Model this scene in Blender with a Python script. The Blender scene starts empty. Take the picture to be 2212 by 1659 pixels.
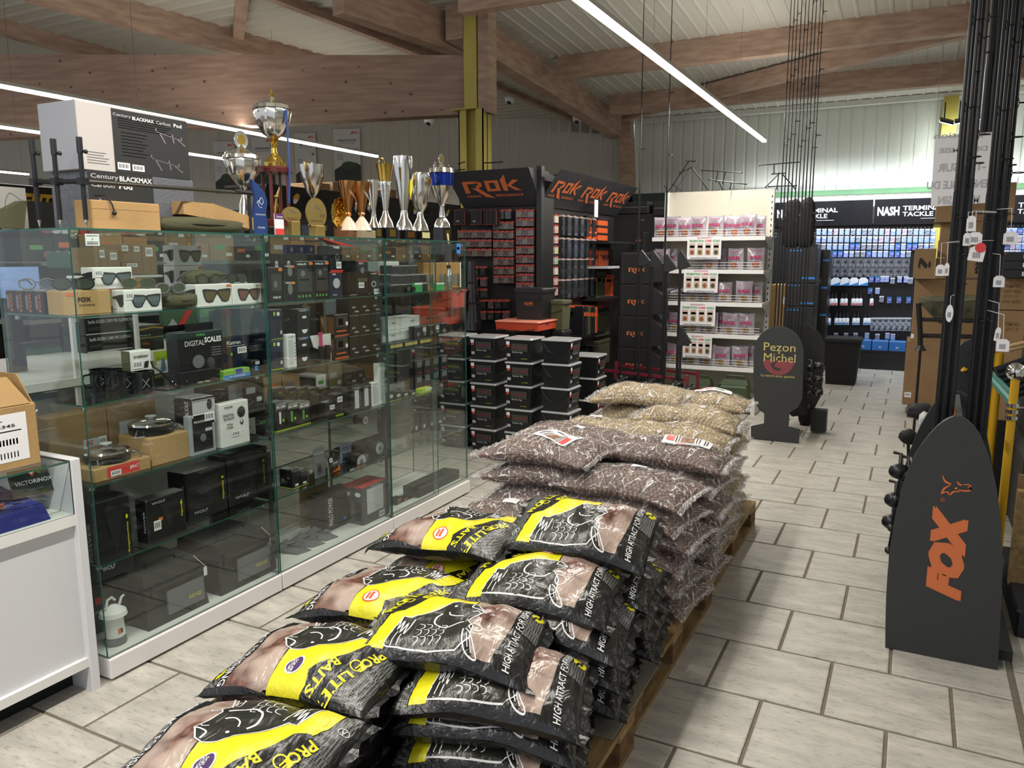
import bpy, bmesh, math, random
from mathutils import Vector as V, Matrix, noise
random.seed(7)
D = bpy.data
SC = bpy.context.scene
COL = SC.collection
PI = math.pi
# ---------------------------------------------------------------- camera, world, lights, exposure
RW = ((0.8907379, -0.0710057, 0.4489367), (0.4545138, 0.1430415, -0.8791794), (-0.0017899, 0.9871663, 0.1596855))
FPX = 1687.1; CX = 1106.0; CY = 829.5; EYE = 1.6
cam = D.cameras.new('camera'); cam.sensor_width = 36; cam.lens = FPX / 2212 * 36; cam.clip_end = 60; cam.clip_start = .05
co = D.objects.new('camera', cam); COL.objects.link(co)
co.matrix_world = Matrix.Translation((0, 0, EYE)) @ Matrix(RW).to_4x4()
SC.camera = co
SC.view_settings.view_transform = 'Standard'; SC.view_settings.look = 'None'
SC.view_settings.gamma = 1; SC.view_settings.use_curve_mapping = False
SC.view_settings.exposure = 0.0
wd = D.worlds.new('world'); SC.world = wd; wd.use_nodes = True
bg = wd.node_tree.nodes['Background']; bg.inputs[0].default_value = (.88, .92, 1, 1); bg.inputs[1].default_value = .66
def area(name, loc, sx, sy, power, col, rot=(0, 0, 0)):
 l = D.lights.new(name, 'AREA'); l.shape = 'RECTANGLE'; l.size = sx; l.size_y = sy; l.energy = power; l.color = col
 o = D.objects.new(name, l); COL.objects.link(o); o.location = loc; o.rotation_euler = rot
 return o
WARM = (1, .95, .86); COOL = (.82, .9, 1)
UP = (math.pi, 0, 0)
for x_, y_, l_, w_ in ((-1.74, 7.2, 5.9, 24), (-1.74, .2, 5.9, 26), (-6.77, 6.3, 5.2, 18), (2.9, 6.5, 5.9, 20), (-5.6, .5, 5, 14)): area('tube_and_fill_light', (x_, y_, 3.04), .06, l_, w_, WARM, UP)  # upward share of the tubes; rows out of view are added fill
area('tube_and_fill_light', (-1.74, 7.2, 2.975), .06, 5.9, 130, WARM)
area('tube_and_fill_light', (-1.74, .2, 2.975), .06, 5.9, 140, WARM)  # added fill row, unseen, overhead and behind the camera
area('tube_and_fill_light', (-6.77, 6.6, 2.965), .06, 5.2, 85, WARM)
area('tube_and_fill_light', (-8.85, 6.6, 2.965), .06, 3.2, 50, WARM)
area('tube_and_fill_light', (2.9, 6.5, 2.975), .06, 5.9, 50, WARM)  # added fill row for the right side, out of view
area('tube_and_fill_light', (-5.6, .5, 2.975), .06, 5.0, 40, WARM)  # added fill row, out of view at the near left
area('wall_display_light', (-.3, 11.9, 2.62), 3.2, .06, 60, COOL, (math.radians(28), 0, 0))
area('wall_wash_light', (-.2, 12.45, 2.45), 4.5, .05, 15, (.95, 1, .98), (math.radians(150), 0, 0))
area('flood_light', (.35, 12.1, 3.15), .3, .2, 9, (.9, 1, .97), (math.radians(60), 0, math.radians(-20)))
# ---------------------------------------------------------------- unprojection of photo pixels on real planes
CAM = V((0, 0, EYE)); RM = Matrix(RW)
def ray(px, py): return RM @ V((px - CX, CY - py, -FPX))
def at(px, py, x=None, y=None, z=None, dist=None):
 d = ray(px, py)
 if x is not None: t = x / d.x
 elif y is not None: t = y / d.y
 elif z is not None: t = (z - EYE) / d.z
 else: t = dist / FPX
 return CAM + d * t
RT = RM.transposed()
def sv(px=None, py=None, x=None, y=None, z=None):
 row = RT[0] * FPX + RT[2] * (px - CX) if px is not None else -RT[1] * FPX + RT[2] * (py - CY)
 v = [x, y, z]; k = v.index(None); t = 0
 for i in range(3):
  if i != k: t += row[i] * (v[i] - CAM[i])
 return CAM[k] - t / row[k]
# ---------------------------------------------------------------- materials
def s2l(c): return c / 12.92 if c <= .04045 else ((c + .055) / 1.055) ** 2.4
def rgb(h):
 if not isinstance(h, str): return (*h, 1)
 return tuple(s2l(int(h[i:i + 2], 16) / 255) for i in (0, 2, 4)) + (1,)
MATS = {}
def mat(name, col, rough=.5, metal=0, var=0, vscale=8, bump=0, bscale=40, col2=None, stretch=None, emit=0, alpha=1, coat=0, spec=.5, obj=False, detail=4):
 if name in MATS: return MATS[name]
 m = D.materials.new(name); m.use_nodes = True; nt = m.node_tree; N = nt.nodes; Lk = nt.links
 b = N['Principled BSDF']; b.inputs['Base Color'].default_value = rgb(col)
 b.inputs['Roughness'].default_value = rough; b.inputs['Metallic'].default_value = metal
 b.inputs['Specular IOR Level'].default_value = spec
 b.inputs['Coat Weight'].default_value = coat
 if alpha < 1: b.inputs['Alpha'].default_value = alpha
 if emit:
  b.inputs['Emission Color'].default_value = rgb(col); b.inputs['Emission Strength'].default_value = emit
 tc = mp = None
 if var or bump or col2:
  tc = N.new('ShaderNodeTexCoord'); mp = N.new('ShaderNodeMapping'); Lk.new(tc.outputs['Object'], mp.inputs[0])
  if stretch: mp.inputs['Scale'].default_value = stretch
  if obj:
   oi = N.new('ShaderNodeObjectInfo'); mu = N.new('ShaderNodeMath'); mu.operation = 'MULTIPLY'; mu.inputs[1].default_value = 37
   Lk.new(oi.outputs['Random'], mu.inputs[0]); cb = N.new('ShaderNodeCombineXYZ')
   for i in range(3): Lk.new(mu.outputs[0], cb.inputs[i])
   Lk.new(cb.outputs[0], mp.inputs['Location'])
 if var or col2:
  nz = N.new('ShaderNodeTexNoise'); nz.inputs['Scale'].default_value = vscale; nz.inputs['Detail'].default_value = detail
  Lk.new(mp.outputs[0], nz.inputs['Vector'])
  cr = N.new('ShaderNodeValToRGB'); Lk.new(nz.outputs['Fac'], cr.inputs[0])
  c = rgb(col); c2 = rgb(col2) if col2 else tuple(x * (1 - var) for x in c[:3]) + (1,)
  cr.color_ramp.elements[0].position = .35; cr.color_ramp.elements[1].position = .65
  cr.color_ramp.elements[0].color = c2; cr.color_ramp.elements[1].color = c
  Lk.new(cr.outputs[0], b.inputs['Base Color'])
 if bump:
  n2 = N.new('ShaderNodeTexNoise'); n2.inputs['Scale'].default_value = bscale; Lk.new(mp.outputs[0], n2.inputs['Vector'])
  bp = N.new('ShaderNodeBump'); bp.inputs['Strength'].default_value = bump; bp.inputs['Distance'].default_value = .01
  Lk.new(n2.outputs['Fac'], bp.inputs['Height']); Lk.new(bp.outputs[0], b.inputs['Normal'])
 MATS[name] = m
 return m
def glassy(name, tint=(.93, .98, .95), ior=1.45, rough=0, extra=0.0):
 if name in MATS: return MATS[name]
 m = D.materials.new(name); m.use_nodes = True; nt = m.node_tree; N = nt.nodes; Lk = nt.links
 N.remove(N['Principled BSDF']); out = N['Material Output']
 tr = N.new('ShaderNodeBsdfTransparent'); tr.inputs[0].default_value = (*tint, 1)
 gl = N.new('ShaderNodeBsdfGlossy'); gl.inputs['Roughness'].default_value = rough; gl.inputs[0].default_value = (1, 1, 1, 1)
 fr = N.new('ShaderNodeLayerWeight'); fr.inputs[0].default_value = .5
 pw = N.new('ShaderNodeMath'); pw.operation = 'POWER'; pw.inputs[1].default_value = 5; Lk.new(fr.outputs['Facing'], pw.inputs[0])
 ad = N.new('ShaderNodeMath'); ad.operation = 'MULTIPLY_ADD'; ad.inputs[1].default_value = .8; ad.inputs[2].default_value = .035 + extra; Lk.new(pw.outputs[0], ad.inputs[0])
 mx = N.new('ShaderNodeMixShader'); Lk.new(ad.outputs[0], mx.inputs[0]); Lk.new(tr.outputs[0], mx.inputs[1]); Lk.new(gl.outputs[0], mx.inputs[2])
 Lk.new(mx.outputs[0], out.inputs[0]); MATS[name] = m
 return m
K = mat('black_plastic', '17171a', .45); KM = mat('matt_black', '151517', .75); KC = mat('black_card', '1b1b1e', .4, var=.2)
WH = mat('white_paint', 'e9e8e6', .5); WP = mat('white_print', 'e8e8ea', .6); PAPER = mat('white_paper', 'eeedf0', .8)
CARD = mat('cardboard', 'b3905f', .85, var=.14, vscale=5, bump=.15, bscale=90)
CARDD = mat('dark_cardboard', '8f7352', .85, var=.14, vscale=5, bump=.15, bscale=90)
OR = mat('orange_print', 'd9692f', .6); ORP = mat('orange_plastic', 'e0602f', .45); RED = mat('red_print', 'd8413d', .5)
YE = mat('yellow_print', 'e8de20', .4); GREY = mat('grey_plastic', '6f7175', .5); LG = mat('light_grey', 'b9bac0', .5)
SIL = mat('silver', 'e6e4de', .14, 1); GOLD = mat('gold', 'd8b65a', .16, 1); COPPER = mat('copper_gilt', 'd39a62', .16, 1)
CHR = mat('chrome', 'dddddd', .08, 1); DGR = mat('dark_green', '2e4432', .6); OLV = mat('olive_fabric', '4c4c33', .8, bump=.3, bscale=60)
BLU = mat('blue_print', '2a7fd0', .5); NAVY = mat('navy_card', '1f2740', .45); GRN = mat('green_print', '5aa05a', .5); LIME = mat('lime_print', 'b5cf2c', .5)
INK = mat('black_ink', '1a1a1c', .7); STEEL = mat('steel', '8e8e8e', .3, 1); BRN = mat('brown_print', '6e4a2c', .6); SMOKE = mat('smoked_lens', '3b4436', .15, coat=.5)
PINK = mat('magenta_print', 'b0406a', .5); GP = glassy('clear_plastic', (.93, .93, .94), 1.5, .08, .04)
# ---------------------------------------------------------------- mesh building
class MB:
 def __init__(s): s.v = []; s.f = []; s.m = []; s.mi = 0
 def add(s, vs, fs):
  b = len(s.v); s.v += [tuple(p) for p in vs]; s.f += [tuple(i + b for i in q) for q in fs]; s.m += [s.mi] * len(fs); return s
 def box(s, x0, x1, y0, y1, z0, z1, M=None):
  vs = [V((x, y, z)) for x in (x0, x1) for y in (y0, y1) for z in (z0, z1)]
  if M: vs = [M @ p for p in vs]
  return s.add(vs, [(0, 1, 3, 2), (4, 6, 7, 5), (0, 4, 5, 1), (2, 3, 7, 6), (0, 2, 6, 4), (1, 5, 7, 3)])
 def hexa(s, a, b):   # two quads (lists of 4 points) joined
  return s.add(list(a) + list(b), [(0, 1, 2, 3), (7, 6, 5, 4), (0, 4, 5, 1), (1, 5, 6, 2), (2, 6, 7, 3), (3, 7, 4, 0)])
 def cbox(s, x0, x1, y0, y1, z0, z1, c=.01):   # box with chamfered upright edges and a bevelled top
  p = [(x0 + c, y0), (x1 - c, y0), (x1, y0 + c), (x1, y1 - c), (x1 - c, y1), (x0 + c, y1), (x0, y1 - c), (x0, y0 + c)]
  cx, cy = (x0 + x1) / 2, (y0 + y1) / 2
  q = [(x + (c * .6 if x < cx else -c * .6), y + (c * .6 if y < cy else -c * .6)) for x, y in p]
  vs = [(*a, z0) for a in p] + [(*a, z1 - c) for a in p] + [(*a, z1) for a in q]
  fs = [(i, (i + 1) % 8, 8 + (i + 1) % 8, 8 + i) for i in range(8)] + [(8 + i, 8 + (i + 1) % 8, 16 + (i + 1) % 8, 16 + i) for i in range(8)]
  return s.add(vs, fs + [tuple(range(7, -1, -1)), tuple(range(16, 24))])
 def tube(s, pts, r, n=8, r2=None, cap=True):
  pts = [V(p) for p in pts]; L = len(pts); b = len(s.v); vs = []
  for i, p in enumerate(pts):
   t = (pts[min(i + 1, L - 1)] - pts[max(i - 1, 0)]).normalized()
   a = t.orthogonal().normalized() if i == 0 else (a - t * a.dot(t)).normalized()
   c = t.cross(a); rr = r if r2 is None else r + (r2 - r) * i / (L - 1)
   vs += [p + (a * math.cos(k * 2 * PI / n) + c * math.sin(k * 2 * PI / n)) * rr for k in range(n)]
  fs = [(i * n + k, i * n + (k + 1) % n, (i + 1) * n + (k + 1) % n, (i + 1) * n + k) for i in range(L - 1) for k in range(n)]
  if cap: fs += [tuple(range(n - 1, -1, -1)), tuple((L - 1) * n + k for k in range(n))]
  return s.add(vs, fs)
 def lathe(s, prof, c=(0, 0, 0), n=24, M=None, flute=0):
  vs = []; L = len(prof)
  for i, (r, z) in enumerate(prof):
   for k in range(n):
    a = k * 2 * PI / n; rr = r * (1 + (flute if k % 2 else -flute))
    vs.append(V((rr * math.cos(a), rr * math.sin(a), z)))
  vs = [(M @ p if M else p) + V(c) for p in vs]
  fs = [(i * n + k, i * n + (k + 1) % n, (i + 1) * n + (k + 1) % n, (i + 1) * n + k) for i in range(L - 1) for k in range(n)]
  fs += [tuple(range(n - 1, -1, -1)), tuple((L - 1) * n + k for k in range(n))]
  return s.add(vs, fs)
 def prism(s, poly, o, ux, uy, un, t):   # 2D polygon in frame, thickness t along un
  o, ux, uy, un = V(o), V(ux), V(uy), V(un)
  A = [o + ux * a + uy * b for a, b in poly]; n = len(A)
  return s.add(A + [p + un * t for p in A], [tuple(range(n - 1, -1, -1)), tuple(range(n, 2 * n))] + [(i, (i + 1) % n, n + (i + 1) % n, n + i) for i in range(n)])
 def flat(s, poly, o, ux, uy):
  o, ux, uy = V(o), V(ux), V(uy)
  return s.add([o + ux * a + uy * b for a, b in poly], [tuple(range(len(poly)))])
 def ball(s, c, r, sub=2, sc=(1, 1, 1)):
  vs, fs = ico(sub); return s.add([(c[0] + p[0] * r * sc[0], c[1] + p[1] * r * sc[1], c[2] + p[2] * r * sc[2]) for p in vs], fs)
 def text(s, t, o, ux, uy, w=None, h=None, bold=.0, shear=0, mid=False):
  vs, fs = glyphs(t, bold, shear)
  if not vs: return s
  x0 = min(p[0] for p in vs); x1 = max(p[0] for p in vs); y0 = min(p[1] for p in vs); y1 = max(p[1] for p in vs)
  sx = w / (x1 - x0) if w else h / (y1 - y0); sy = h / (y1 - y0) if h else sx
  o, ux, uy = V(o), V(ux), V(uy)
  if mid: o = o - ux * (x1 - x0) * sx / 2 - uy * (y1 - y0) * sy / 2
  return s.add([o + ux * (p[0] - x0) * sx + uy * (p[1] - y0) * sy for p in vs], fs)
 def mesh(s, name, mats, smooth=False, off=(0, 0, 0)):
  me = D.meshes.new(name); o = V(off)
  me.from_pydata([V(p) - o for p in s.v] if any(off) else s.v, [], s.f)
  for m in (mats if isinstance(mats, (list, tuple)) else [mats]): me.materials.append(m)
  if max(s.m, default=0): me.polygons.foreach_set('material_index', s.m)
  if smooth:
   me.polygons.foreach_set('use_smooth', [True] * len(me.polygons))
   if smooth != 2: 
    try: me.set_sharp_from_angle(angle=math.radians(35))
    except Exception: pass
  me.update(); return me
_ico = {}
def ico(sub):
 if sub not in _ico:
  b = bmesh.new(); bmesh.ops.create_icosphere(b, subdivisions=sub, radius=1)
  _ico[sub] = ([tuple(v.co) for v in b.verts], [tuple(v.index for v in f.verts) for f in b.faces]); b.free()
 return _ico[sub]
_gl = {}
def glyphs(t, bold=0, shear=0):
 k = (t, bold, shear)
 if k not in _gl:
  c = D.curves.new('lettering', 'FONT'); c.body = t; c.resolution_u = 2; c.offset = bold; c.shear = shear; c.fill_mode = 'FRONT' if False else 'BOTH'
  o = D.objects.new('lettering', c); me = D.meshes.new_from_object(o)
  _gl[k] = ([tuple(v.co) for v in me.vertices], [tuple(p.vertices) for p in me.polygons])
  D.objects.remove(o); D.curves.remove(c); D.meshes.remove(me)
 return _gl[k]
# ---------------------------------------------------------------- objects
def tag(o, label=None, cat=None, group=None, kind=None):
 if label: o['label'] = label
 if cat: o['category'] = cat
 if group: o['group'] = group
 if kind: o['kind'] = kind
 return o
def thing(name, label, cat, loc=(0, 0, 0), group=None):
 o = D.objects.new(name, None); COL.objects.link(o); o.location = loc; o.empty_display_size = .05
 return tag(o, label, cat, group)
def root_loc(o):
 p = V((0, 0, 0))
 while o: p = p + o.location; o = o.parent
 return p
def part(name, mb, m, parent=None, smooth=False, label=None, kind=None):
 off = root_loc(parent) if parent else V((0, 0, 0))
 me = mb if isinstance(mb, bpy.types.Mesh) else mb.mesh(name, m, smooth, off)
 o = D.objects.new(name, me); COL.objects.link(o); o.parent = parent
 return tag(o, label, None, None, kind)
def solo(name, mb, m, label, cat, smooth=False, group=None, kind=None, loc=None):
 """a thing that is one mesh; origin at its base"""
 if loc is None:
  n = len(mb.v); loc = (sum(p[0] for p in mb.v) / n, sum(p[1] for p in mb.v) / n, min(p[2] for p in mb.v))
 o = D.objects.new(name, mb.mesh(name, m, smooth, loc)); COL.objects.link(o); o.location = loc
 return tag(o, label, cat, group, kind)
def struct(name, mb, m, parent=None, smooth=False):
 o = part(name, mb, m, parent, smooth)
 if not parent: o['kind'] = 'structure'
 return o
def copy_tree(o, parent=None, name=None):
 c = o.copy(); COL.objects.link(c)
 if parent is not None or o.parent is not None: c.parent = parent
 for ch in o.children: copy_tree(ch, c)
 return c
def again(src, loc, rz=0, label=None, group=None, rx=0, ry=0, sc=None):
 c = copy_tree(src); c.location = loc; c.rotation_euler = (rx, ry, rz)
 if sc: c.scale = sc
 if label: c['label'] = label
 if group: c['group'] = group
 return c
ORD = ['lowest', 'second', 'third', 'fourth', 'fifth', 'sixth', 'seventh', 'eighth', 'ninth', 'tenth', 'eleventh', 'twelfth', 'thirteenth', 'fourteenth', 'fifteenth',
       'sixteenth', 'seventeenth', 'eighteenth', 'nineteenth', 'twentieth', 'twenty-first', 'twenty-second', 'twenty-third', 'twenty-fourth', 'twenty-fifth', 'twenty-sixth', 'twenty-seventh']
ORF = ['first'] + ORD[1:]
# ================================================================ the room
def tile_mat():
 m = D.materials.new('stone_tile'); m.use_nodes = True; nt = m.node_tree; N = nt.nodes; Lk = nt.links; b = N['Principled BSDF']
 tc = N.new('ShaderNodeTexCoord'); oi = N.new('ShaderNodeObjectInfo'); mp = N.new('ShaderNodeMapping'); mp.inputs['Scale'].default_value = (1, 3.2, 1)
 mu = N.new('ShaderNodeVectorMath'); mu.operation = 'SCALE'; cb = N.new('ShaderNodeCombineXYZ')
 Lk.new(oi.outputs['Random'], cb.inputs[0]); Lk.new(oi.outputs['Random'], cb.inputs[1]); Lk.new(cb.outputs[0], mu.inputs[0]); mu.inputs['Scale'].default_value = 41
 Lk.new(mu.outputs[0], mp.inputs['Location']); Lk.new(tc.outputs['Object'], mp.inputs[0])
 a = N.new('ShaderNodeTexNoise'); a.inputs['Scale'].default_value = 5; a.inputs['Detail'].default_value = 6; Lk.new(mp.outputs[0], a.inputs['Vector'])
 c = N.new('ShaderNodeTexNoise'); c.inputs['Scale'].default_value = 22; c.inputs['Detail'].default_value = 8; c.inputs['Roughness'].default_value = .7; Lk.new(mp.outputs[0], c.inputs['Vector'])
 r1 = N.new('ShaderNodeValToRGB'); Lk.new(a.outputs['Fac'], r1.inputs[0])
 r1.color_ramp.elements[0].position = .3; r1.color_ramp.elements[0].color = rgb('aaa7a0'); r1.color_ramp.elements[1].position = .7; r1.color_ramp.elements[1].color = rgb('cbc6bc')
 r2 = N.new('ShaderNodeValToRGB'); Lk.new(c.outputs['Fac'], r2.inputs[0])
 r2.color_ramp.elements[0].position = .34; r2.color_ramp.elements[0].color = (.52, .5, .48, 1); r2.color_ramp.elements[1].position = .47; r2.color_ramp.elements[1].color = (1, 1, 1, 1)
 mx = N.new('ShaderNodeMix'); mx.data_type = 'RGBA'; mx.blend_type = 'MULTIPLY'; mx.inputs['Factor'].default_value = .75
 Lk.new(r1.outputs[0], mx.inputs[6]); Lk.new(r2.outputs[0], mx.inputs[7])
 Lk.new(mx.outputs[2], b.inputs['Base Color']); b.inputs['Roughness'].default_value = .42; b.inputs['Specular IOR Level'].default_value = .4
 bp = N.new('ShaderNodeBump'); bp.inputs['Strength'].default_value = .12; bp.inputs['Distance'].default_value = .01; Lk.new(c.outputs['Fac'], bp.inputs['Height']); Lk.new(bp.outputs[0], b.inputs['Normal'])
 return m
TILE = tile_mat(); GROUT = mat('grout', '7c7364', .9, var=.2, vscale=30)
fl = part('floor', MB().box(-23, 4.5, -2.5, 13.2, -.12, -.006), GROUT); fl['kind'] = 'structure'
TP = .4125; TW = .3995
def tmesh(w, h, name):
 c = .004; q = MB(); a, b = w / 2, h / 2
 vs = [(-a, -b, -.009), (a, -b, -.009), (a, b, -.009), (-a, b, -.009), (-a, -b, -.002), (a, -b, -.002), (a, b, -.002), (-a, b, -.002),
          (-a + c, -b + c, 0), (a - c, -b + c, 0), (a - c, b - c, 0), (-a + c, b - c, 0)]
 fs = [(i, (i + 1) % 4, 4 + (i + 1) % 4, 4 + i) for i in range(4)] + [(4 + i, 4 + (i + 1) % 4, 8 + (i + 1) % 4, 8 + i) for i in range(4)] + [(8, 9, 10, 11), (3, 2, 1, 0)]
 q.add(vs, fs); return q.mesh(name, TILE)
tfull = tmesh(TW, TW, 'tile'); thalf = tmesh(TP / 2 - .013, TW, 'half_tile'); cells = []
for r in range(-6, 26):
 yc = 2.765 + TP * (r + .5); x = .4375
 if r % 2 == 0: cells.append((x - TP / 4, yc, 1)); x -= TP / 2
 while x > -13:
  cells.append((x - TP / 2, yc, 0)); x -= TP
 for k in range(8): cells.append((.450 + TP * (k + .5), yc - .17, 0))
def seen(c):
 p = RT @ (V((c[0], c[1], 0)) - CAM)
 if p.z > -.3: return False
 px, py = CX - FPX * p.x / p.z, CY + FPX * p.y / p.z
 return -150 < px < 2360 and py < 1850
vis = sorted([c for c in cells if seen(c)], key=lambda c: c[0] ** 2 + c[1] ** 2 + (60 if c[0] < -3.4 else 0)); near = vis[:300]; ns = set(near)
for c in near:
 o = D.objects.new('tile', thalf if c[2] else tfull); COL.objects.link(o); o.parent = fl; o.location = (c[0], c[1], 0)
q = MB()
for c in cells:
 if c not in ns:
  w = (TP / 2 - .013 if c[2] else TW) / 2; q.box(c[0] - w, c[0] + w, c[1] - TW / 2, c[1] + TW / 2, -.009, 0)
part('outer_tiles', q, TILE, fl, kind='stuff')
CLAD = mat('cladding', 'd3d5cc', .45, var=.07, vscale=2.5, stretch=(1, 1, .3)); CLADC = mat('roof_cladding', 'c9c6bb', .55, var=.06, vscale=1.5)
GLUE = mat('laminated_timber', 'b59a86', .6, col2='9a7e6c', vscale=4, stretch=(1, 1, 5), detail=6, bump=.08)
def knots():
 m = D.materials.new('knotty_timber'); m.use_nodes = True; nt = m.node_tree; N = nt.nodes; Lk = nt.links; b = N['Principled BSDF']; b.inputs['Roughness'].default_value = .55
 tc = N.new('ShaderNodeTexCoord'); mp = N.new('ShaderNodeMapping'); mp.inputs['Scale'].default_value = (.8, .8, 1); Lk.new(tc.outputs['Object'], mp.inputs[0])
 w = N.new('ShaderNodeTexNoise'); w.inputs['Scale'].default_value = 9; w.inputs['Detail'].default_value = 5
 mp2 = N.new('ShaderNodeMapping'); mp2.inputs['Scale'].default_value = (.25, .25, 2.5); Lk.new(tc.outputs['Object'], mp2.inputs[0]); Lk.new(mp2.outputs[0], w.inputs['Vector'])
 r = N.new('ShaderNodeValToRGB'); r.color_ramp.elements[0].position = .35; r.color_ramp.elements[0].color = rgb('927563'); r.color_ramp.elements[1].position = .7; r.color_ramp.elements[1].color = rgb('ad8f7b'); Lk.new(w.outputs['Fac'], r.inputs[0])
 vo = N.new('ShaderNodeTexVoronoi'); vo.inputs['Scale'].default_value = 7; Lk.new(mp.outputs[0], vo.inputs['Vector'])
 r2 = N.new('ShaderNodeValToRGB'); r2.color_ramp.elements[0].position = .09; r2.color_ramp.elements[0].color = (.22, .16, .13, 1); r2.color_ramp.elements[1].position = .13; r2.color_ramp.elements[1].color = (1, 1, 1, 1); Lk.new(vo.outputs['Distance'], r2.inputs[0])
 mx = N.new('ShaderNodeMix'); mx.data_type = 'RGBA'; mx.blend_type = 'MULTIPLY'; mx.inputs['Factor'].default_value = .8; Lk.new(r.outputs[0], mx.inputs[6]); Lk.new(r2.outputs[0], mx.inputs[7]); Lk.new(mx.outputs[2], b.inputs['Base Color'])
 return m
KNOT = knots(); YST = mat('yellow_steel', 'bfb055', .5, var=.1, vscale=3); GST = mat('green_steel', '3f6b42', .5, var=.15, vscale=4)
def ribbed(p0, p1, z0, z1, pitch=.165, depth=.02, top=None):   # upright cladding from p0 to p1, facing the room
 a, b = V((*p0, 0)), V((*p1, 0)); L = (b - a).length; u = (b - a) / L; n = V((-u.y, u.x, 0)); s = 0; q = MB(); prev = None
 while s < L:
  for ds, dn in ((0, 0), (pitch * .72, 0), (pitch * .8, depth), (pitch * .92, depth)):
   p = a + u * (s + ds) + n * dn; zz = z1 if top is None else top(p)
   cur = (V((p.x, p.y, z0)), V((p.x, p.y, zz)))
   if prev: q.add([prev[0], cur[0], cur[1], prev[1]], [(0, 1, 2, 3)])
   prev = cur
  s += pitch
 return q
def CZ(y): return 3.81 + .067 * (12.75 - y)
struct('wall_back', ribbed((-4.25, 12.75), (4.4, 12.75), 0, 3.81, .165, .012), CLAD)
WL0, WL1 = V((-4.25, 12.6, 0)), V((-23, 5.87, 0)); wn = V((-(WL1 - WL0).y, (WL1 - WL0).x, 0)).normalized()
def atw(px, py, off=0):
 d = ray(px, py); n = wn; t = ((WL0 - n * off) - CAM).dot(n) / d.dot(n); return CAM + d * t
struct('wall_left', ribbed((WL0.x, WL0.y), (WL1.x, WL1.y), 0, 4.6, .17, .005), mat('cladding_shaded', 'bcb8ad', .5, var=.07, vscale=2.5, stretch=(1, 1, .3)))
struct('wall_right', ribbed((4.4, 12.75), (4.4, -2.4), 0, 3.8), CLAD)
# ceiling: ribbed sheets, ribs along y to the right of the ridge beam, along x to the left
q = MB(); pitch = .16; x = -4.2; prev = None
while x < 4.4:
 for ds, dn in ((0, 0), (.11, 0), (.125, -.008), (.145, -.008)):
  cur = (V((x + ds, -2.4, CZ(-2.4) + dn)), V((x + ds, 12.8, CZ(12.8) + dn)))
  if prev: q.add([prev[0], prev[1], cur[1], cur[0]], [(0, 1, 2, 3)])
  prev = cur
 x += pitch
struct('ceiling', q, CLADC)
q = MB(); y = -2.4; prev = None
while y < 12.9:
 for ds, dn in ((0, 0), (.10, 0), (.125, -.012), (.15, -.012)):
  yy = y + ds; cur = (V((-23, yy, CZ(yy) + dn)), V((-4.15, yy, CZ(yy) + dn)))
  if prev: q.add([prev[0], prev[1], cur[1], cur[0]], [(0, 3, 2, 1)])
  prev = cur
 y += .19
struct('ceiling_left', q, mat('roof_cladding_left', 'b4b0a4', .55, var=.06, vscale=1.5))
def cpl(px, py):
 d = ray(px, py); t = (3.81 + .067 * 12.75 - EYE) / (d.z + .067 * d.y); return CAM + d * t
def beam(name, a, b, h, w, m=GLUE, label=None, z=None):   # top edge a-b in space, height h, width w, hanging below
 a, b = V(a), V(b); u = V(((b - a).x, (b - a).y, 0)).normalized(); n = V((-u.y, u.x, 0)) * w
 if n.y < 0: n = -n
 h0, h1 = (h if isinstance(h, tuple) else (h, h))
 q = MB().hexa([a, a - V((0, 0, h0)), b - V((0, 0, h1)), b], [a + n, a + n - V((0, 0, h0)), b + n - V((0, 0, h1)), b + n])
 o = part(name, q, m); o['kind'] = 'structure'
 return o
def ybeam(name, x, y0, y1, h, w, zo=.0, m=GLUE): return beam(name, (x, y0, CZ(y0) - zo), (x, y1, CZ(y1) - zo), h, w, m)
def xbeam(name, y, x0, x1, h, w, zo=.0, m=GLUE): return beam(name, (x0, y, CZ(y) - zo), (x1, y, CZ(y) - zo), h, w, m)
ybeam('roof_beam', -4.32, 7.35, 12.4, .34, .2)          # from the column to the corner post
ybeam('roof_beam', .62, -2, 12.5, .36, .2)
xbeam('purlin', 9.25, -4.1, 4.3, .27, .14); xbeam('purlin', 11.15, -4.1, 4.3, .27, .14); xbeam('purlin', 6.9, -4.1, 4.3, .27, .14)
beam('roof_brace', (-4.1, 11.7, CZ(11.7) - .03), (.3, 9.5, CZ(9.5) - .03), .2, .12)
beam('roof_beam', cpl(-60, 20), cpl(330, 130), .17, .16); beam('roof_beam', cpl(60, -64), cpl(760, 135), .25, .18)
beam('purlin', cpl(512, -60), cpl(500, 84), .1, .12)
beam('roof_brace', cpl(500, -60), cpl(965, 122), .1, .1); beam('roof_beam', cpl(740, -78), cpl(1012, 46), (.42, .36), .16)
beam('roof_beam', cpl(1050, 95), cpl(1322, 232), .16, .14); beam('roof_brace', cpl(1053, 168), cpl(1250, 255), .07, .08)
# the deep laminated beam running left from the steel column
PA = at(1008, 119, y=7.45); PB = at(-150, 117, dist=9.2)
za = at(1008, 246, y=7.45).z; gb = MB(); pa2 = V((PA.x, PA.y, za)); pb2 = V((PB.x, PB.y, at(-150, 301, dist=9.2).z))
n = V((-.45, .9, 0)).normalized() * .2; gb.hexa([PB, pb2, pa2, PA], [PB + n, pb2 + n, pa2 + n, PA + n]); o = part('laminated_beam', gb, KNOT); o['kind'] = 'structure'
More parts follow.
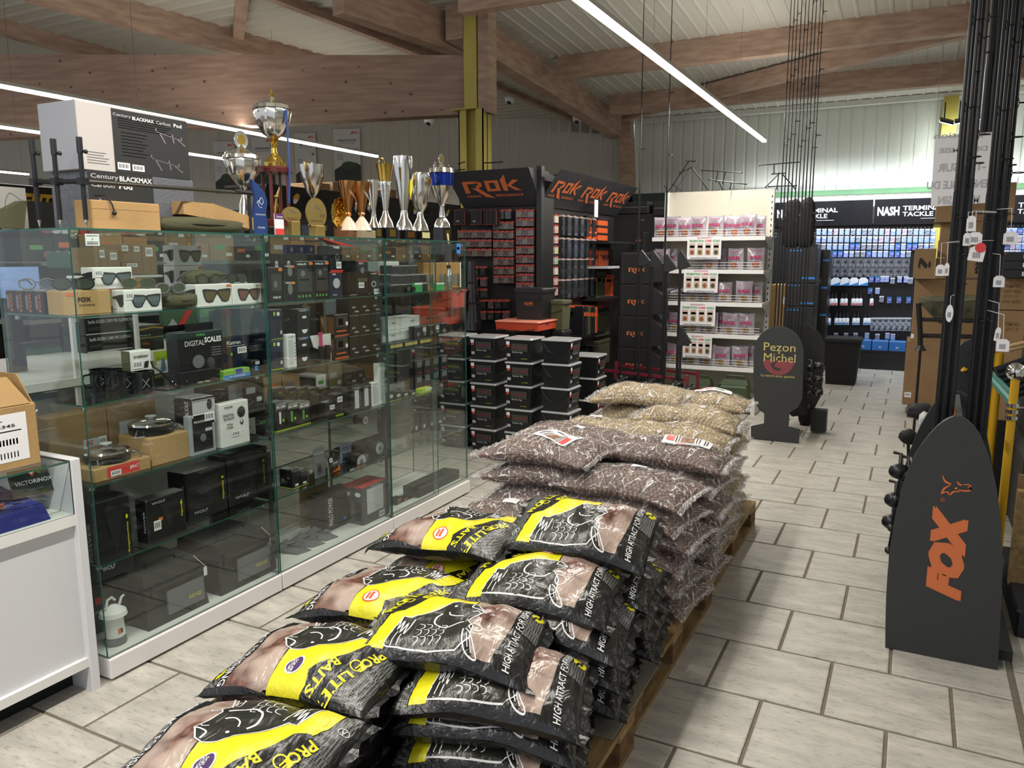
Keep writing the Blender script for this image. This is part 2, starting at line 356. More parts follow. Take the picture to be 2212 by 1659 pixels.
# fascia along the top of the far left wall
a, b = atw(640, 262, .12), atw(1322, 250, .12); c2, d2 = atw(640, 262, .12), atw(1322, 289, .12)
q = MB(); A0, A1, B0, B1 = atw(636, 266, .12), atw(1325, 256, .12), atw(636, 262, .12), atw(1325, 290, .12)
q.hexa([A0, atw(700, 258, .12), A1, B1], [A0 - wn * -.1, atw(700, 258, 0), atw(1325, 256, 0), atw(1325, 290, 0)]); part('fascia_beam', q, GLUE)['kind'] = 'structure'
# yellow steel column, its head plate and the timber beside it
cx, cy = -4.2, 7.42
t = thing('steel_column', 'tall yellow painted steel column rising to the roof behind the tackle stand', 'column', (cx, cy, 0))
x0, x1 = sv(px=1001, y=cy, z=2.6), sv(px=1053, y=cy, z=2.6); zt = at(1020, 240, y=cy).z
q = MB(); q.box(x0, x0 + .012, cy - .09, cy + .09, 0, zt); q.box(x1 - .012, x1, cy - .09, cy + .09, 0, zt); q.box(x0, x1, cy - .008, cy + .008, 0, zt)
q.box(x0, x0 + .09, cy - .09, cy - .078, 0, zt); q.box(x1 - .09, x1, cy - .09, cy - .078, 0, zt)
part('column_shaft', q, YST, t); part('head_plate', MB().box(x0 - .06, x1 - .06, cy - .13, cy + .11, zt, zt + .014), YST, t)
part('upper_shaft', MB().box(x0 + .05, x0 + .06, cy - .05, cy + .05, zt + .01, 4.1).box(x0 + .05, x1 - .09, cy - .055, cy - .045, zt + .01, 4.1).box(x1 - .1, x1 - .09, cy - .05, cy + .05, zt + .01, 4.1), YST, t)
xx0, xx1 = sv(px=1041, y=cy, z=3.3), sv(px=1061, y=cy, z=3.3)
part('timber_post', MB().box(xx0, xx1 + .01, cy - .08, cy + .1, zt - .04, 4.1), GLUE, t)
# corner post where the roof beam lands (its face tapers)
P = [at(1337, 250, y=12.3), at(1360, 252, y=12.3), at(1376, 440, y=12.3), at(1348, 440, y=12.3)]; P[2] = V((P[2].x + .08, P[2].y, 0)); P[3] = V((P[3].x + .04, P[3].y, 0))
solo('timber_post', MB().hexa(P, [p + V((0, .2, 0)) for p in P]), GLUE, 'pale timber post standing in the corner of the two clad walls', 'post')
for px, nm in ((2052, 0), (820, 1)):
 if nm: p = atw(px, 300, .1); q = MB().box(p.x - .09, p.x + .09, p.y - .05, p.y + .05, 0, 3.6)
 else: x = sv(px=px, y=12.6, z=3.5); q = MB().box(x - .09, x + .09, 12.52, 12.53, 0, 3.75).box(x - .005, x + .005, 12.53, 12.72, 0, 3.75)
 solo('steel_column', q, YST, 'slim yellow steel column on the far left wall beside the hanging posters' if nm else 'slim yellow steel column on the back wall above the flood lamps', 'column')
part('wall_rail', MB().box(-3.9, 4.3, 12.62, 12.73, 2.5, 2.57), GST)['kind'] = 'structure'
P0 = at(1359, 421, y=12.2); part('wall_rail', MB().box(P0.x - .1, P0.x + 1.0, 12.3, 12.5, P0.z - .12, P0.z + .02), mat('dark_green_steel', '26332b', .6))['kind'] = 'structure'
part('trim_back', MB().box(-4.1, 4.3, 12.6, 12.72, 3.74, 3.81), CLAD)['kind'] = 'structure'
# LED tubes on wires
LED = mat('lit_tube', 'fffdf2', .4, emit=9); ALU = mat('tube_rail', 'c9c9c4', .4, .6)
def tube(x, y0, y1, label, z=3.0, n=1):
 t = thing('ceiling_light', label, 'light', (x, y0, z), 'hanging light tubes')
 part('diffuser', MB().box(x - .022, x + .022, y0, y1, z - .02, z + .005), LED, t); part('light_rail', MB().box(x - .024, x + .024, y0, y1, z + .006, z + .035), ALU, t)
 k = max(2, int((y1 - y0) / 1.5))
 for i in range(k + 1):
  y = y0 + .1 + (y1 - y0 - .2) * i / k; part('wire', MB().tube([(x, y, z + .03), (x, y, CZ(y))], .0018, 4), STEEL, t)
tube(-1.74, 4.0, 10.18, 'long bright light tube hanging over the aisle to the right of the column')
tube(-6.77, 3.4, 9.15, 'long light tube passing behind the boxes and trophies')
tube(-8.85, 3.9, 8.4, 'lower light tube seen left of and behind the silver covered cup')
tube(-13.35, 7.4, 8.33, 'short light tube at the far left edge, lowest of the left tubes')
# cameras on the beams
for p, l in ((at(928, 260, y=9.6), 'round white security camera left of the yellow column'), (at(1248, 257, y=11.5), 'white dome security camera near the corner post'), (at(1102, 215, y=10.6), 'small white security camera right of the yellow column')):
 r = .075; t = thing('security_camera', l, 'camera', p)
 part('housing', MB().lathe([(r * .7, .06), (r, .04), (r, 0), (r * .95, -.02), (r * .6, -.05)], p, 20, Matrix.Rotation(math.radians(35), 3, 'X')), WH, t, True)
 part('lens', MB().ball(p + V((0, -.03, -.035)), r * .55), K, t, True, 'black lens')
# ================================================================ pallets
PW = mat('pallet_wood', 'a58a5c', .8, col2='7d6441', vscale=7, stretch=(5, 1, 5), bump=.2, obj=True); PWE = mat('pallet_block', '7c5c38', .85, col2='5c4228', vscale=25)
def pallet(x1, y0, label):
 x0 = x1 - .8; t = thing('pallet', label, 'pallet', ((x0 + x1) / 2, y0 + .6, 0), 'wooden pallets in the row')
 for i in range(3):
  x = x0 + (0, .35, .7)[i]; part('bottom_board', MB().box(x, x + .1, y0, y0 + 1.2, 0, .022), PW, t)
  for j in range(3):
   y = y0 + (0, .5275, 1.055)[j]; part('block', MB().box(x, x + .1, y, y + .145, .022, .1), PWE, t)
 for j in range(3):
  y = y0 + (0, .5275, 1.055)[j]; part('cross_board', MB().box(x0, x1, y, y + .145, .1, .122), PW, t)
 for i in range(5):
  x = x0 + i * .175; part('deck_board', MB().box(x, x + .1, y0, y0 + 1.2, .122, .144), PW, t)
 return t
pallet(-.715, 1.08, 'wooden pallet under the black and yellow bait bags, nearest'); pallet(-.738, 2.30, 'wooden pallet under the brown bait bags, middle of three'); pallet(-.757, 3.525, 'wooden pallet under the beige bait bags, farthest of three')
solo('cardboard_sheet', MB().box(-1.45, -.72, 2.08, 2.6, .145, .149), mat('grey_board', '8e877a', .8), 'grey cardboard sheet lying on the pallet under the black bags', 'cardboard')
# ================================================================ pillow surface shared by body, film, print and seals
def pillow(L, W, T, seed, droop=.0, wr=.006, rough=1.0):
 sd = V((seed * 7.3, seed * 3.1, seed * 1.7))
 def S(u, v, side=1, off=0):
  uu, vv = max(-1, min(1, u)), max(-1, min(1, v))
  prof = (max(0, 1 - abs(uu) ** 3.2) * max(0, 1 - abs(vv) ** 3.0)) ** .55
  x = u * L / 2 * (1 - .035 * (1 - vv * vv)); y = v * W / 2 * (1 - .07 * (1 - uu * uu))
  z = side * T / 2 * prof
  nz = noise.noise(V((x * 9, y * 9, side * 3)) + sd) * T * .16 * prof
  e = max(abs(uu), abs(vv)) ** 2
  w = noise.noise(V((x * 26, y * 12, side)) + sd) * wr + noise.noise(V((x * 14, y * 48, side * 2)) + sd) * wr * .8 * (.4 + e)
  z += nz + w * (1 if prof > .02 else .35) * rough
  z += noise.noise(V((uu * 1.3, vv * 1.3, 9)) + sd) * T * .12
  z -= droop * max(0, uu - .1) ** 2 + droop * .35 * max(0, -uu - .3) ** 2
  return V((x, y, z + off * side))
 return S
def grid_surf(S, nu, nv, off=0, both=True, fin=0, finw=0):
 q = MB(); rng = random.Random(5)
 for side in ((1, -1) if both else (1,)):
  vs = []; fs = []
  for i in range(nu + 1):
   for j in range(nv + 1):
    u = -1 + 2 * i / nu; v = -1 + 2 * j / nv
    u = math.copysign(abs(u) ** .85, u); v = math.copysign(abs(v) ** .85, v)
    vs.append(S(u, v, side, off))
  n = nv + 1
  for i in range(nu):
   for j in range(nv):
    a = i * n + j; f = (a, a + n, a + n + 1, a + 1); fs.append(f if side == 1 else f[::-1])
  q.add(vs, fs)
 return q
def dice(polys, S, off, cell=.045, L=.5, W=.4):
 """polys in bag uv (0..1); cut into small cells and laid on the top surface"""
 b = bmesh.new()
 for vs, fs in polys:
  bv = [b.verts.new((p[0] * 2 - 1, p[1] * 2 - 1, 0)) for p in vs]
  for f in fs:
   try: b.faces.new([bv[i] for i in f])
   except Exception: pass
 g = -1 + cell
 while g < 1:
  for no in ((1, 0, 0), (0, 1, 0)):
   bmesh.ops.bisect_plane(b, geom=b.verts[:] + b.edges[:] + b.faces[:], plane_co=(g, g, 0), plane_no=no)
  g += cell
 q = MB(); b.verts.index_update()
 q.add([S(v.co.x, v.co.y, 1, off) for v in b.verts], [tuple(v.index for v in f.verts) for f in b.faces]); b.free()
 # faces must look up
 fs = []
 for f in q.f:
  a, c, d = V(q.v[f[0]]), V(q.v[f[1]]), V(q.v[f[2]])
  fs.append(f if (c - a).cross(d - a).z >= 0 else f[::-1])
 q.f = fs
 return q
def stroke(pts, w, closed=False, ar=.8):
 """ribbon along a polyline in uv; ar = v size / u size so widths look even"""
 P = [V((p[0], p[1] * ar, 0)) for p in pts]; n = len(P); vs = []; fs = []
 for i in range(n):
  a = P[(i - 1) % n] if (closed or i > 0) else P[i]; c = P[(i + 1) % n] if (closed or i < n - 1) else P[i]
  t = (c - a); t = t.normalized() if t.length > 1e-6 else V((1, 0, 0)); nn = V((-t.y, t.x, 0)) * w / 2
  for s in (1, -1): p = P[i] + nn * s; vs.append((p.x, p.y / ar))
 m = n if closed else n - 1
 for i in range(m):
  j = (i + 1) % n; fs.append((2 * i, 2 * i + 1, 2 * j + 1, 2 * j))
 return vs, fs
def smooth_line(pts, k=4):
 out = []; n = len(pts)
 for i in range(n - 1):
  p0, p1, p2, p3 = pts[max(0, i - 1)], pts[i], pts[i + 1], pts[min(n - 1, i + 2)]
  for s in range(k):
   t = s / k
   out.append(tuple(.5 * (2 * p1[d] + (p2[d] - p0[d]) * t + (2 * p0[d] - 5 * p1[d] + 4 * p2[d] - p3[d]) * t * t + (3 * p1[d] - p0[d] - 3 * p2[d] + p3[d]) * t ** 3) for d in (0, 1)))
 return out + [pts[-1]]
def uvtext(t, u0, v0, du, dv, h, w=None, bold=.02, ar=.8, shear=0):
 """text laid in uv: starts at (u0,v0), runs along (du,dv); h = letter height in u units"""
 vs, fs = glyphs(t, bold, shear); x0 = min(p[0] for p in vs); x1 = max(p[0] for p in vs); y0 = min(p[1] for p in vs); y1 = max(p[1] for p in vs)
 d = V((du, dv * ar, 0)); Ld = d.length; d /= Ld; up = V((-d.y, d.x, 0)); sx = Ld / (x1 - x0); sy = h / (y1 - y0); o = V((u0, v0 * ar, 0))
 return [((o + d * (p[0] - x0) * sx + up * (p[1] - y0) * sy).x, (o + d * (p[0] - x0) * sx + up * (p[1] - y0) * sy).y / ar) for p in vs], fs
def circ(u, v, r, n=20, ar=.8, sq=1): return [(u + r * math.cos(k * 2 * PI / n), v + r * sq * math.sin(k * 2 * PI / n) / ar) for k in range(n)]
def pg(p): return (p, [tuple(range(len(p)))])
def fan(p):   # polygon filled with triangles
 from mathutils.geometry import tessellate_polygon
 return (p, [tuple(t) for t in tessellate_polygon([[V((a, b, 0)) for a, b in p]])])
def bagfilm(name, col, rough, bump, scale=38):
 m = D.materials.new(name); m.use_nodes = True; nt = m.node_tree; N = nt.nodes; Lk = nt.links; b = N['Principled BSDF']
 b.inputs['Base Color'].default_value = rgb(col); b.inputs['Roughness'].default_value = rough; b.inputs['Specular IOR Level'].default_value = .6
 tc = N.new('ShaderNodeTexCoord'); mp = N.new('ShaderNodeMapping'); mp.inputs['Scale'].default_value = (1, .45, 1); Lk.new(tc.outputs['Object'], mp.inputs[0])
 nz = N.new('ShaderNodeTexNoise'); nz.inputs['Scale'].default_value = scale; nz.inputs['Detail'].default_value = 2; nz.inputs['Distortion'].default_value = 1.2; Lk.new(mp.outputs[0], nz.inputs['Vector'])
 bp = N.new('ShaderNodeBump'); bp.inputs['Strength'].default_value = bump; bp.inputs['Distance'].default_value = .012; Lk.new(nz.outputs['Fac'], bp.inputs['Height']); Lk.new(bp.outputs[0], b.inputs['Normal'])
 return m, N, Lk, b, tc, bp
BF = bagfilm('black_film', '1d1e1f', .3, .35)[0]; YF = bagfilm('yellow_film', 'e6dd1c', .38, .25)[0]; CF = bagfilm('carp_film', '24261f', .32, .35)[0]
WF = bagfilm('white_film_print', 'e9e9ea', .4, .2)[0]; PF = bagfilm('purple_film_print', '4a2f63', .4, .2)[0]; OF = bagfilm('orange_film_print', 'd8602e', .4, .2)[0]
def mesh_print():
 m, N, Lk, b, tc, bp = bagfilm('dotted_film', '3a3b3b', .35, .3)
 vo = N.new('ShaderNodeTexVoronoi'); vo.inputs['Scale'].default_value = 150; vo.inputs['Randomness'].default_value = .1; Lk.new(tc.outputs['Object'], vo.inputs['Vector'])
 r = N.new('ShaderNodeValToRGB'); r.color_ramp.elements[0].position = .38; r.color_ramp.elements[0].color = rgb('222324'); r.color_ramp.elements[1].position = .6; r.color_ramp.elements[1].color = rgb('7b7c7a'); Lk.new(vo.outputs['Distance'], r.inputs[0]); Lk.new(r.outputs[0], b.inputs['Base Color'])
 return m
def window_mat():
 m, N, Lk, b, tc, bp = bagfilm('clear_film_over_bait', 'b2988c', .25, .4, 30)
 vo = N.new('ShaderNodeTexVoronoi'); vo.inputs['Scale'].default_value = 48; Lk.new(tc.outputs['Object'], vo.inputs['Vector'])
 r = N.new('ShaderNodeValToRGB'); r.color_ramp.elements[0].position = .1; r.color_ramp.elements[0].color = rgb('8f6558'); r.color_ramp.elements[1].position = .75; r.color_ramp.elements[1].color = rgb('55382f'); Lk.new(vo.outputs['Distance'], r.inputs[0])
 nz = N.new('ShaderNodeTexNoise'); nz.inputs['Scale'].default_value = 7; Lk.new(tc.outputs['Object'], nz.inputs['Vector'])
 r3 = N.new('ShaderNodeValToRGB'); r3.color_ramp.elements[0].position = .42; r3.color_ramp.elements[1].position = .62; Lk.new(nz.outputs['Fac'], r3.inputs[0])
 mx = N.new('ShaderNodeMix'); mx.data_type = 'RGBA'; Lk.new(r3.outputs[0], mx.inputs[0]); Lk.new(r.outputs[0], mx.inputs[6]); mx.inputs[7].default_value = rgb('b7a498'); Lk.new(mx.outputs[2], b.inputs['Base Color'])
 return m
DF = mesh_print(); WIN = window_mat()
YOUT = [(.585, 1), (.385, 1), (.33, .82), (.25, .60), (.19, .50), (.115, .62), (.135, .42), (.105, .26), (.105, .035), (.2, .035), (.215, .22), (.25, .36), (.33, .44), (.43, .54), (.52, .62), (.59, .66)]
CARP = [(.655, .60), (.62, .665), (.575, .68), (.51, .65), (.44, .59), (.36, .50), (.30, .42), (.27, .37), (.225, .37), (.21, .24), (.2, .05), (.30, .035), (.45, .03), (.6, .05), (.665, .16), (.655, .32), (.61, .40), (.63, .47), (.655, .53), (.675, .57)]
WINP = [(.585, 1), (.86, .97), (.845, .6), (.825, .3), (.80, .05), (.70, .04), (.66, .16), (.655, .32), (.61, .40), (.63, .47), (.675, .57), (.655, .60), (.60, .67)]
def elite_bag(seed, badge, droop):
 L, W, T = .52, .40, .135
 S = pillow(L, W, T, seed, droop, .005)
 t = D.objects.new('bait_bag', None)
 def P(name, q, m, sm=2, label=None):
  o = D.objects.new(name, q.mesh(name, m, sm)); o.parent = t
  if label: o['label'] = label
  return o
 parts = [P('bag_film', grid_surf(S, 56, 44), BF)]
 # flat welded seals at both ends
 for e in (-1, 1):
  q = MB(); prev = None
  for j in range(25):
   v = -1 + j / 12; a = S(e, v); w = .022 + .006 * math.sin(j * 1.7 + seed); b = a + V((e * w, 0, .009 * math.sin(j * .9 + seed * 2) - (.012 if e > 0 else 0)))
   if prev: q.add([prev[0], a, b, prev[1]], [(0, 1, 2, 3)]); q.add([p - V((0, 0, .0015)) for p in (prev[0], a, b, prev[1])], [(3, 2, 1, 0)])
   prev = (a, b)
  parts.append(P('end_seal', q, BF))
 for pl_ in ([(.02, .03), (.1, .03), (.1, .3), (.125, .45), (.1, .64), (.2, .56), (.25, .66), (.37, .98), (.02, .97)], [(.90, .55), (.985, .55), (.985, .97), (.91, .97)]): parts.append(P('dotted_panel', dice([fan(pl_)], S, .0012), DF))
 parts.append(P('clear_window', dice([fan(WINP)], S, .0012), WIN, 2, 'pinkish clear window showing the round baits'))
 parts.append(P('yellow_panel', dice([fan(YOUT)], S, .0016), YF, 2, 'yellow printed swoosh'))
 parts.append(P('fish_picture', dice([fan(CARP)], S, .002), CF, 2, 'black carp with white outline'))
 st = [stroke(CARP, .008, True)]
 for pts, w in (([(.43, .50), (.41, .42), (.42, .34), (.47, .295), (.53, .30), (.59, .37)], .011), ([(.475, .50), (.49, .45), (.53, .425), (.57, .45)], .008), ([(.6, .655), (.595, .6), (.63, .585), (.67, .575)], .009), ([(.61, .54), (.64, .555), (.66, .53)], .006),
                   ([(.222, .36), (.235, .2), (.245, .32), (.26, .16), (.272, .3), (.288, .14), (.30, .36)], .007), ([(.235, .05), (.245, .18)], .006), ([(.27, .05), (.275, .14)], .006),
                   ([(.645, .37), (.695, .36), (.70, .29), (.665, .25), (.635, .3), (.645, .37)], .008), ([(.625, .25), (.66, .2), (.70, .1), (.72, .03), (.66, .05), (.625, .14), (.615, .24)], .008), ([(.66, .17), (.69, .06)], .005), ([(.64, .2), (.665, .09)], .005)):
  st.append(stroke(smooth_line(pts), w))
 for i in range(4):
  for j in range(3):
   u, v = .36 + i * .042, .09 + j * .085 + i * .008; st.append(stroke(smooth_line([(u - .018, v + .04), (u + .012, v + .035), (u + .018, v), (u + .004, v - .03)]), .0055))
 st.append(pg(circ(.50, .565, .010, 10)))
 parts.append(P('fish_outline', dice(st, S, .0026, .09), WF, 2, 'white line drawing of the carp'))
 blk = [stroke([(.10, .36), (.30, 1)], .115), ]
 parts.append(P('logo_ground', dice([fan([(.075, .44), (.14, .40), (.20, .46), (.25, .60), (.30, .74), (.385, .86), (.36, 1), (.22, 1), (.16, .82)])], S, .0022), BF))
 yl = [uvtext('PRO', .125, .44, .052, .19, .058, bold=.025), uvtext('LITE', .198, .74, .075, .255, .058, bold=.025), uvtext('BAITS', .29, .70, .075, .28, .05, bold=.025)]
 yl.append(stroke(circ(.175, .665, .034), .008, True)); yl += [uvtext('E', .165, .628, .012, .06, .04, bold=.03)]
 parts.append(P('logo_lettering', dice(yl, S, .0032, .12), YF, 2, 'yellow lettering'))
 parts.append(P('side_lettering', dice([uvtext('HIGH ATTRACT FOR FISHING', .905, .04, -.004, .93, .04, bold=.01)], S, .0024, .12), WF, 2, 'white lettering'))
 parts.append(P('round_mark', dice([pg(circ(.945, .86, .036, sq=1.15))], S, .0026), YF, 2, 'yellow round mark')); parts.append(P('fish_mark', dice([stroke(smooth_line([(.925, .80), (.94, .86), (.955, .85), (.95, .93)]), .012)], S, .0034), BF))
 parts.append(P('ring_mark', dice([stroke(circ(.05, .22, .026), .004, True), stroke(smooth_line([(.04, .19), (.05, .23), (.06, .2), (.045, .25)]), .004)], S, .0034), WF))
 if badge == 'purple':
  parts.append(P('flavour_badge', dice([stroke(circ(.485, .83, .052), .008, True)], S, .0028), WF)); parts.append(P('badge_ground', dice([pg(circ(.485, .83, .049))], S, .0026), PF, 2, 'purple round badge'))
  parts.append(P('badge_lettering', dice([uvtext('SQUID', .492, .79, .012, .10, .022, bold=.03), uvtext('OCTOPUS', .512, .77, .012, .12, .02, bold=.03)], S, .0036, .12), WF))
 else:
  parts.append(P('flavour_badge', dice([stroke(circ(.485, .86, .052), .01, True)], S, .0028), OF, 2, 'orange ring badge')); parts.append(P('badge_ground', dice([pg(circ(.485, .86, .047))], S, .0026), WF))
  parts.append(P('badge_print', dice([stroke([(.475, .82), (.48, .9)], .018), stroke([(.5, .83), (.505, .9)], .016)], S, .0036), OF))
 for o in parts: COL.objects.link(o)
 nm = {o.name.split('.')[0]: o for o in parts}
 for a, b in (('fish_outline', 'fish_picture'), ('logo_lettering', 'logo_ground'), ('badge_lettering', 'badge_ground'), ('badge_print', 'badge_ground'), ('fish_mark', 'round_mark')):
  if a in nm and b in nm: nm[a].parent = nm[b]
 COL.objects.link(t); tag(t, 'x', 'bag'); return t
EB = [elite_bag(1, 'orange', .05), elite_bag(2, 'purple', .055), elite_bag(3, 'orange', .04)]
used = set()
def place(src, loc, rz, label, group, rx=0, ry=0, sc=None):
 if id(src) in used or src.name in used: return again(src, loc, rz, label, group, rx, ry, sc)
 used.add(src.name); src.location = loc; src.rotation_euler = (rx, ry, rz)
 if sc: src.scale = sc
 src['label'] = label; src['group'] = group; return src
R_ = math.radians; GE = 'black and yellow bait bags piled on the pallet'
zs = [.215, .30, .385, .47]
piles = [('right', -1.01, 1.84, 14, 4, 'nearest right-hand pile'), ('right', -1.01, 2.25, 10, 4, 'second right-hand pile'), ('right', -1.02, 2.60, 8, 4, 'third right-hand pile'),
         ('left', -1.36, 1.21, 192, 4, 'nearest left-hand pile'), ('left', -1.45, 1.61, 188, 4, 'second left-hand pile'), ('left', -1.50, 2.03, 186, 4, 'third left-hand pile'), ('left', -1.49, 2.44, 184, 4, 'fourth left-hand pile')]
WORD = {0: 'lowest', 1: 'second', 2: 'third', 3: 'top'}
extra = {('nearest right-hand pile', 3): (-.14, .03, .01, 0, 0), ('second right-hand pile', 3): (-.05, .04, .0, 2, 0), ('third right-hand pile', 3): (-.01, .0, .09, 11, 0), ('fourth left-hand pile', 3): (0, .0, .075, 2, 0)}
for side, x, y, rz, n, pn in piles:
 for k in range(n):
  r = random.Random(hash_ := (int(x * 100) * 31 + int(y * 100) * 7 + k)); top = k == n - 1
  src = EB[1] if (side == 'left' and y < 1.7 and top) else EB[(k + int(y * 3)) % 2 * 2]
  dx, dy, dz, tx, ty = extra.get((pn, k), (0, 0, 0, 0, 0))
  ox = (0 if top else r.uniform(.0, .035) * (1 if side == 'right' else -1))
  lab = {3: 'top', 2: 'third', 1: 'second', 0: 'lowest'}[k] + ' black and yellow bait bag of the ' + pn
  if top: lab = 'black and yellow bait bag on top of the ' + pn
  z = zs[k] + dz + (.0 if side == 'right' else -.02) + (y - 1.6) * .045
  place(src, (x + dx + ox, y + dy + (0 if top else r.uniform(-.015, .015)), z), R_(rz + (0 if top else r.uniform(-3, 3))), lab, GE, rx=R_(tx + r.uniform(-1, 1)))
# ================================================================ clear bags of round baits
def boilie_mat(name, c1, c2):
 m = mat(name, c1, .55, col2=c2, vscale=14, bump=.1, bscale=120); return m
BB = boilie_mat('brown_bait', '7d5d52', '5c423a'); BG = boilie_mat('beige_bait', 'c0aa7c', '9c875c')
def wrap_film():
 m = D.materials.new('crinkled_clear_film'); m.use_nodes = True; nt = m.node_tree; N = nt.nodes; Lk = nt.links; b = N['Principled BSDF']; out = N['Material Output']
 b.inputs['Base Color'].default_value = (.86, .83, .81, 1); b.inputs['Roughness'].default_value = .14; b.inputs['Specular IOR Level'].default_value = .9
 tc = N.new('ShaderNodeTexCoord'); mp = N.new('ShaderNodeMapping'); mp.inputs['Scale'].default_value = (1, .5, 1); Lk.new(tc.outputs['Object'], mp.inputs[0])
 nz = N.new('ShaderNodeTexNoise'); nz.inputs['Scale'].default_value = 15; nz.inputs['Detail'].default_value = 2; nz.inputs['Distortion'].default_value = 1.8; Lk.new(mp.outputs[0], nz.inputs['Vector'])
 bp = N.new('ShaderNodeBump'); bp.inputs['Strength'].default_value = 1; bp.inputs['Distance'].default_value = .03; Lk.new(nz.outputs['Fac'], bp.inputs['Height']); Lk.new(bp.outputs[0], b.inputs['Normal'])
 # creases: narrow ridges of the noise are milkier, painting in the film's glints
 ab = N.new('ShaderNodeMath'); ab.operation = 'SUBTRACT'; ab.inputs[1].default_value = .5; Lk.new(nz.outputs['Fac'], ab.inputs[0]); a2 = N.new('ShaderNodeMath'); a2.operation = 'ABSOLUTE'; Lk.new(ab.outputs[0], a2.inputs[0])
 r = N.new('ShaderNodeValToRGB'); r.color_ramp.elements[0].position = .0; r.color_ramp.elements[0].color = (.85, .85, .85, 1); r.color_ramp.elements[1].position = .03; r.color_ramp.elements[1].color = (.13, .13, .13, 1); Lk.new(a2.outputs[0], r.inputs[0])
 Lk.new(r.outputs[0], b.inputs['Alpha']); return m
FILM = wrap_film()
def clear_bag(seed, m, droop):
 L, W, T = .56, .385, .118; S = pillow(L, W, T, seed, droop, .004); S2 = pillow(L * .95, W * .94, T * .93, seed, droop, .001)
 t = D.objects.new('clear_bait_bag', None); q = MB(); rng = random.Random(seed); ics, icf = ico(2); r = .0108
 for side in (1, -1):
  nu, nv = 27, 20
  for i in range(nu):
   for j in range(nv):
    u = -1 + 2 * (i + .5 + (.5 if j % 2 else 0)) / nu; v = -1 + 2 * (j + .5) / nv
    if u > .99: continue
    if side < 0 and abs(v) < .62 and abs(u) < .72: continue
    p = S2(math.copysign(abs(u) ** .9, u), math.copysign(abs(v) ** .85, v), side) - V((0, 0, side * r)); p += V((rng.uniform(-.002, .002), rng.uniform(-.002, .002), rng.uniform(-.002, .002)))
    q.add([(p.x + a * r, p.y + b * r, p.z + c * r) for a, b, c in ics], icf)
 o = D.objects.new('round_baits', q.mesh('round_baits', m, 2)); o['kind'] = 'stuff'; o.parent = t; ob = [o]
 S3 = pillow(L * .90, W * .9, T * .72, seed, droop, 0)
 o = D.objects.new('bait_core', grid_surf(S3, 16, 12).mesh('bait_core', m, 2)); o.parent = t; ob.append(o)
 o = D.objects.new('clear_film', grid_surf(S, 50, 40, .001).mesh('clear_film', FILM, 2)); o.parent = t; ob.append(o)
 for e in (-1, 1):
  q = MB(); prev = None
  for j in range(41):
   v = -1 + j / 20; a = S(e * .985, v); w = .03 + .012 * noise.noise(V((j * .7, seed, e))); b = a + V((e * w * .5, 0, .012 * math.sin(j * 1.9 + seed))); c = a + V((e * w, .004 * math.sin(j), .02 * noise.noise(V((j * .55, seed * 3, e)))))
   if prev: q.add([prev[0], a, b, prev[1]], [(0, 1, 2, 3)]); q.add([prev[1], b, c, prev[2]], [(0, 1, 2, 3)])
   prev = (a, b, c)
  o = D.objects.new('end_seal', q.mesh('end_seal', FILM, 2)); o.parent = t; ob.append(o)
 for o in ob: COL.objects.link(o)
 COL.objects.link(t); tag(t, 'x', 'bag'); t['_'] = 0; del t['_']; return t, S
CB = [clear_bag(11, BB, .045), clear_bag(12, BB, .03), clear_bag(13, BG, .045), clear_bag(14, BG, .03)]
# near pile centre y, left / right, material, number, top height
GB = {'brown': 'clear bags of brown round baits', 'beige': 'clear bags of beige round baits'}
LBL = mat('bait_label_photo', 'a4703f', .6, col2='5d3a20', vscale=60)
def label_sheet(t, S, cx, cy, w, h, rz):
 def poly(a0, b0, a1, b1):
  out = []
  for a, b in ((a0, b0), (a1, b0), (a1, b1), (a0, b1)): 
   x, y = (a - .5) * w, (b - .5) * h; out.append((.5 + cx + (x * math.cos(rz) - y * math.sin(rz)) / .56, .5 + cy + (x * math.sin(rz) + y * math.cos(rz)) / .385))
  return out
 me = [('label_sheet', [pg(poly(0, 0, 1, 1))], PAPER, .0035), ('label_picture', [pg(poly(.36, .42, .64, .92))], LBL, .0045), ('label_red_print', [pg(poly(.06, .5, .22, .92)), pg(poly(.28, .18, .5, .3))], RED, .0045),
          ('label_text', [pg(poly(.25, .42, .275, .95)), pg(poly(.31, .42, .33, .95)), pg(poly(.68, .42, .70, .9)), pg(poly(.74, .42, .76, .9)), pg(poly(.85, .3, .87, .85)), pg(poly(.9, .35, .92, .85)), pg(poly(.06, .12, .24, .2)), pg(poly(.55, .14, .8, .2))], INK, .0045)]
 for nm, pl, m, off in me:
  o = D.objects.new(nm, dice(pl, S, off, .06).mesh(nm, m, 2)); COL.objects.link(o); o.parent = t
LB2 = []
for (src, S), (a, b, w, h, rz) in zip((CB[0], CB[1], CB[3]), ((-.12, .02, .2, .145, -.35), (.14, .05, .23, .15, .1), (.12, .1, .22, .14, .1))):
 c = copy_tree(src); c['label'] = 'x'; label_sheet(c, S, a, b, w, h, rz); LB2.append(c)
def sticker(t, S, cx, cy, w=.07, h=.05, rz=.3):
 p = []
 for a, b in ((-.5, -.5), (.5, -.5), (.5, .5), (-.5, .5)): x, y = a * w, b * h; p.append((.5 + cx + (x * math.cos(rz) - y * math.sin(rz)) / .56, .5 + cy + (x * math.sin(rz) + y * math.cos(rz)) / .385))
 o = D.objects.new('sticker', dice([pg(p)], S, .004, .06).mesh('sticker', PAPER, 2)); COL.objects.link(o); o.parent = t
ST = []
for i, (a, b, r) in enumerate(((.05, .05, .2), (-.1, .1, -.3), (.1, -.05, .3), (-.05, .1, .1))):
 c = copy_tree(CB[i][0]); sticker(c, CB[i][1], a, b, rz=r); ST.append(c)
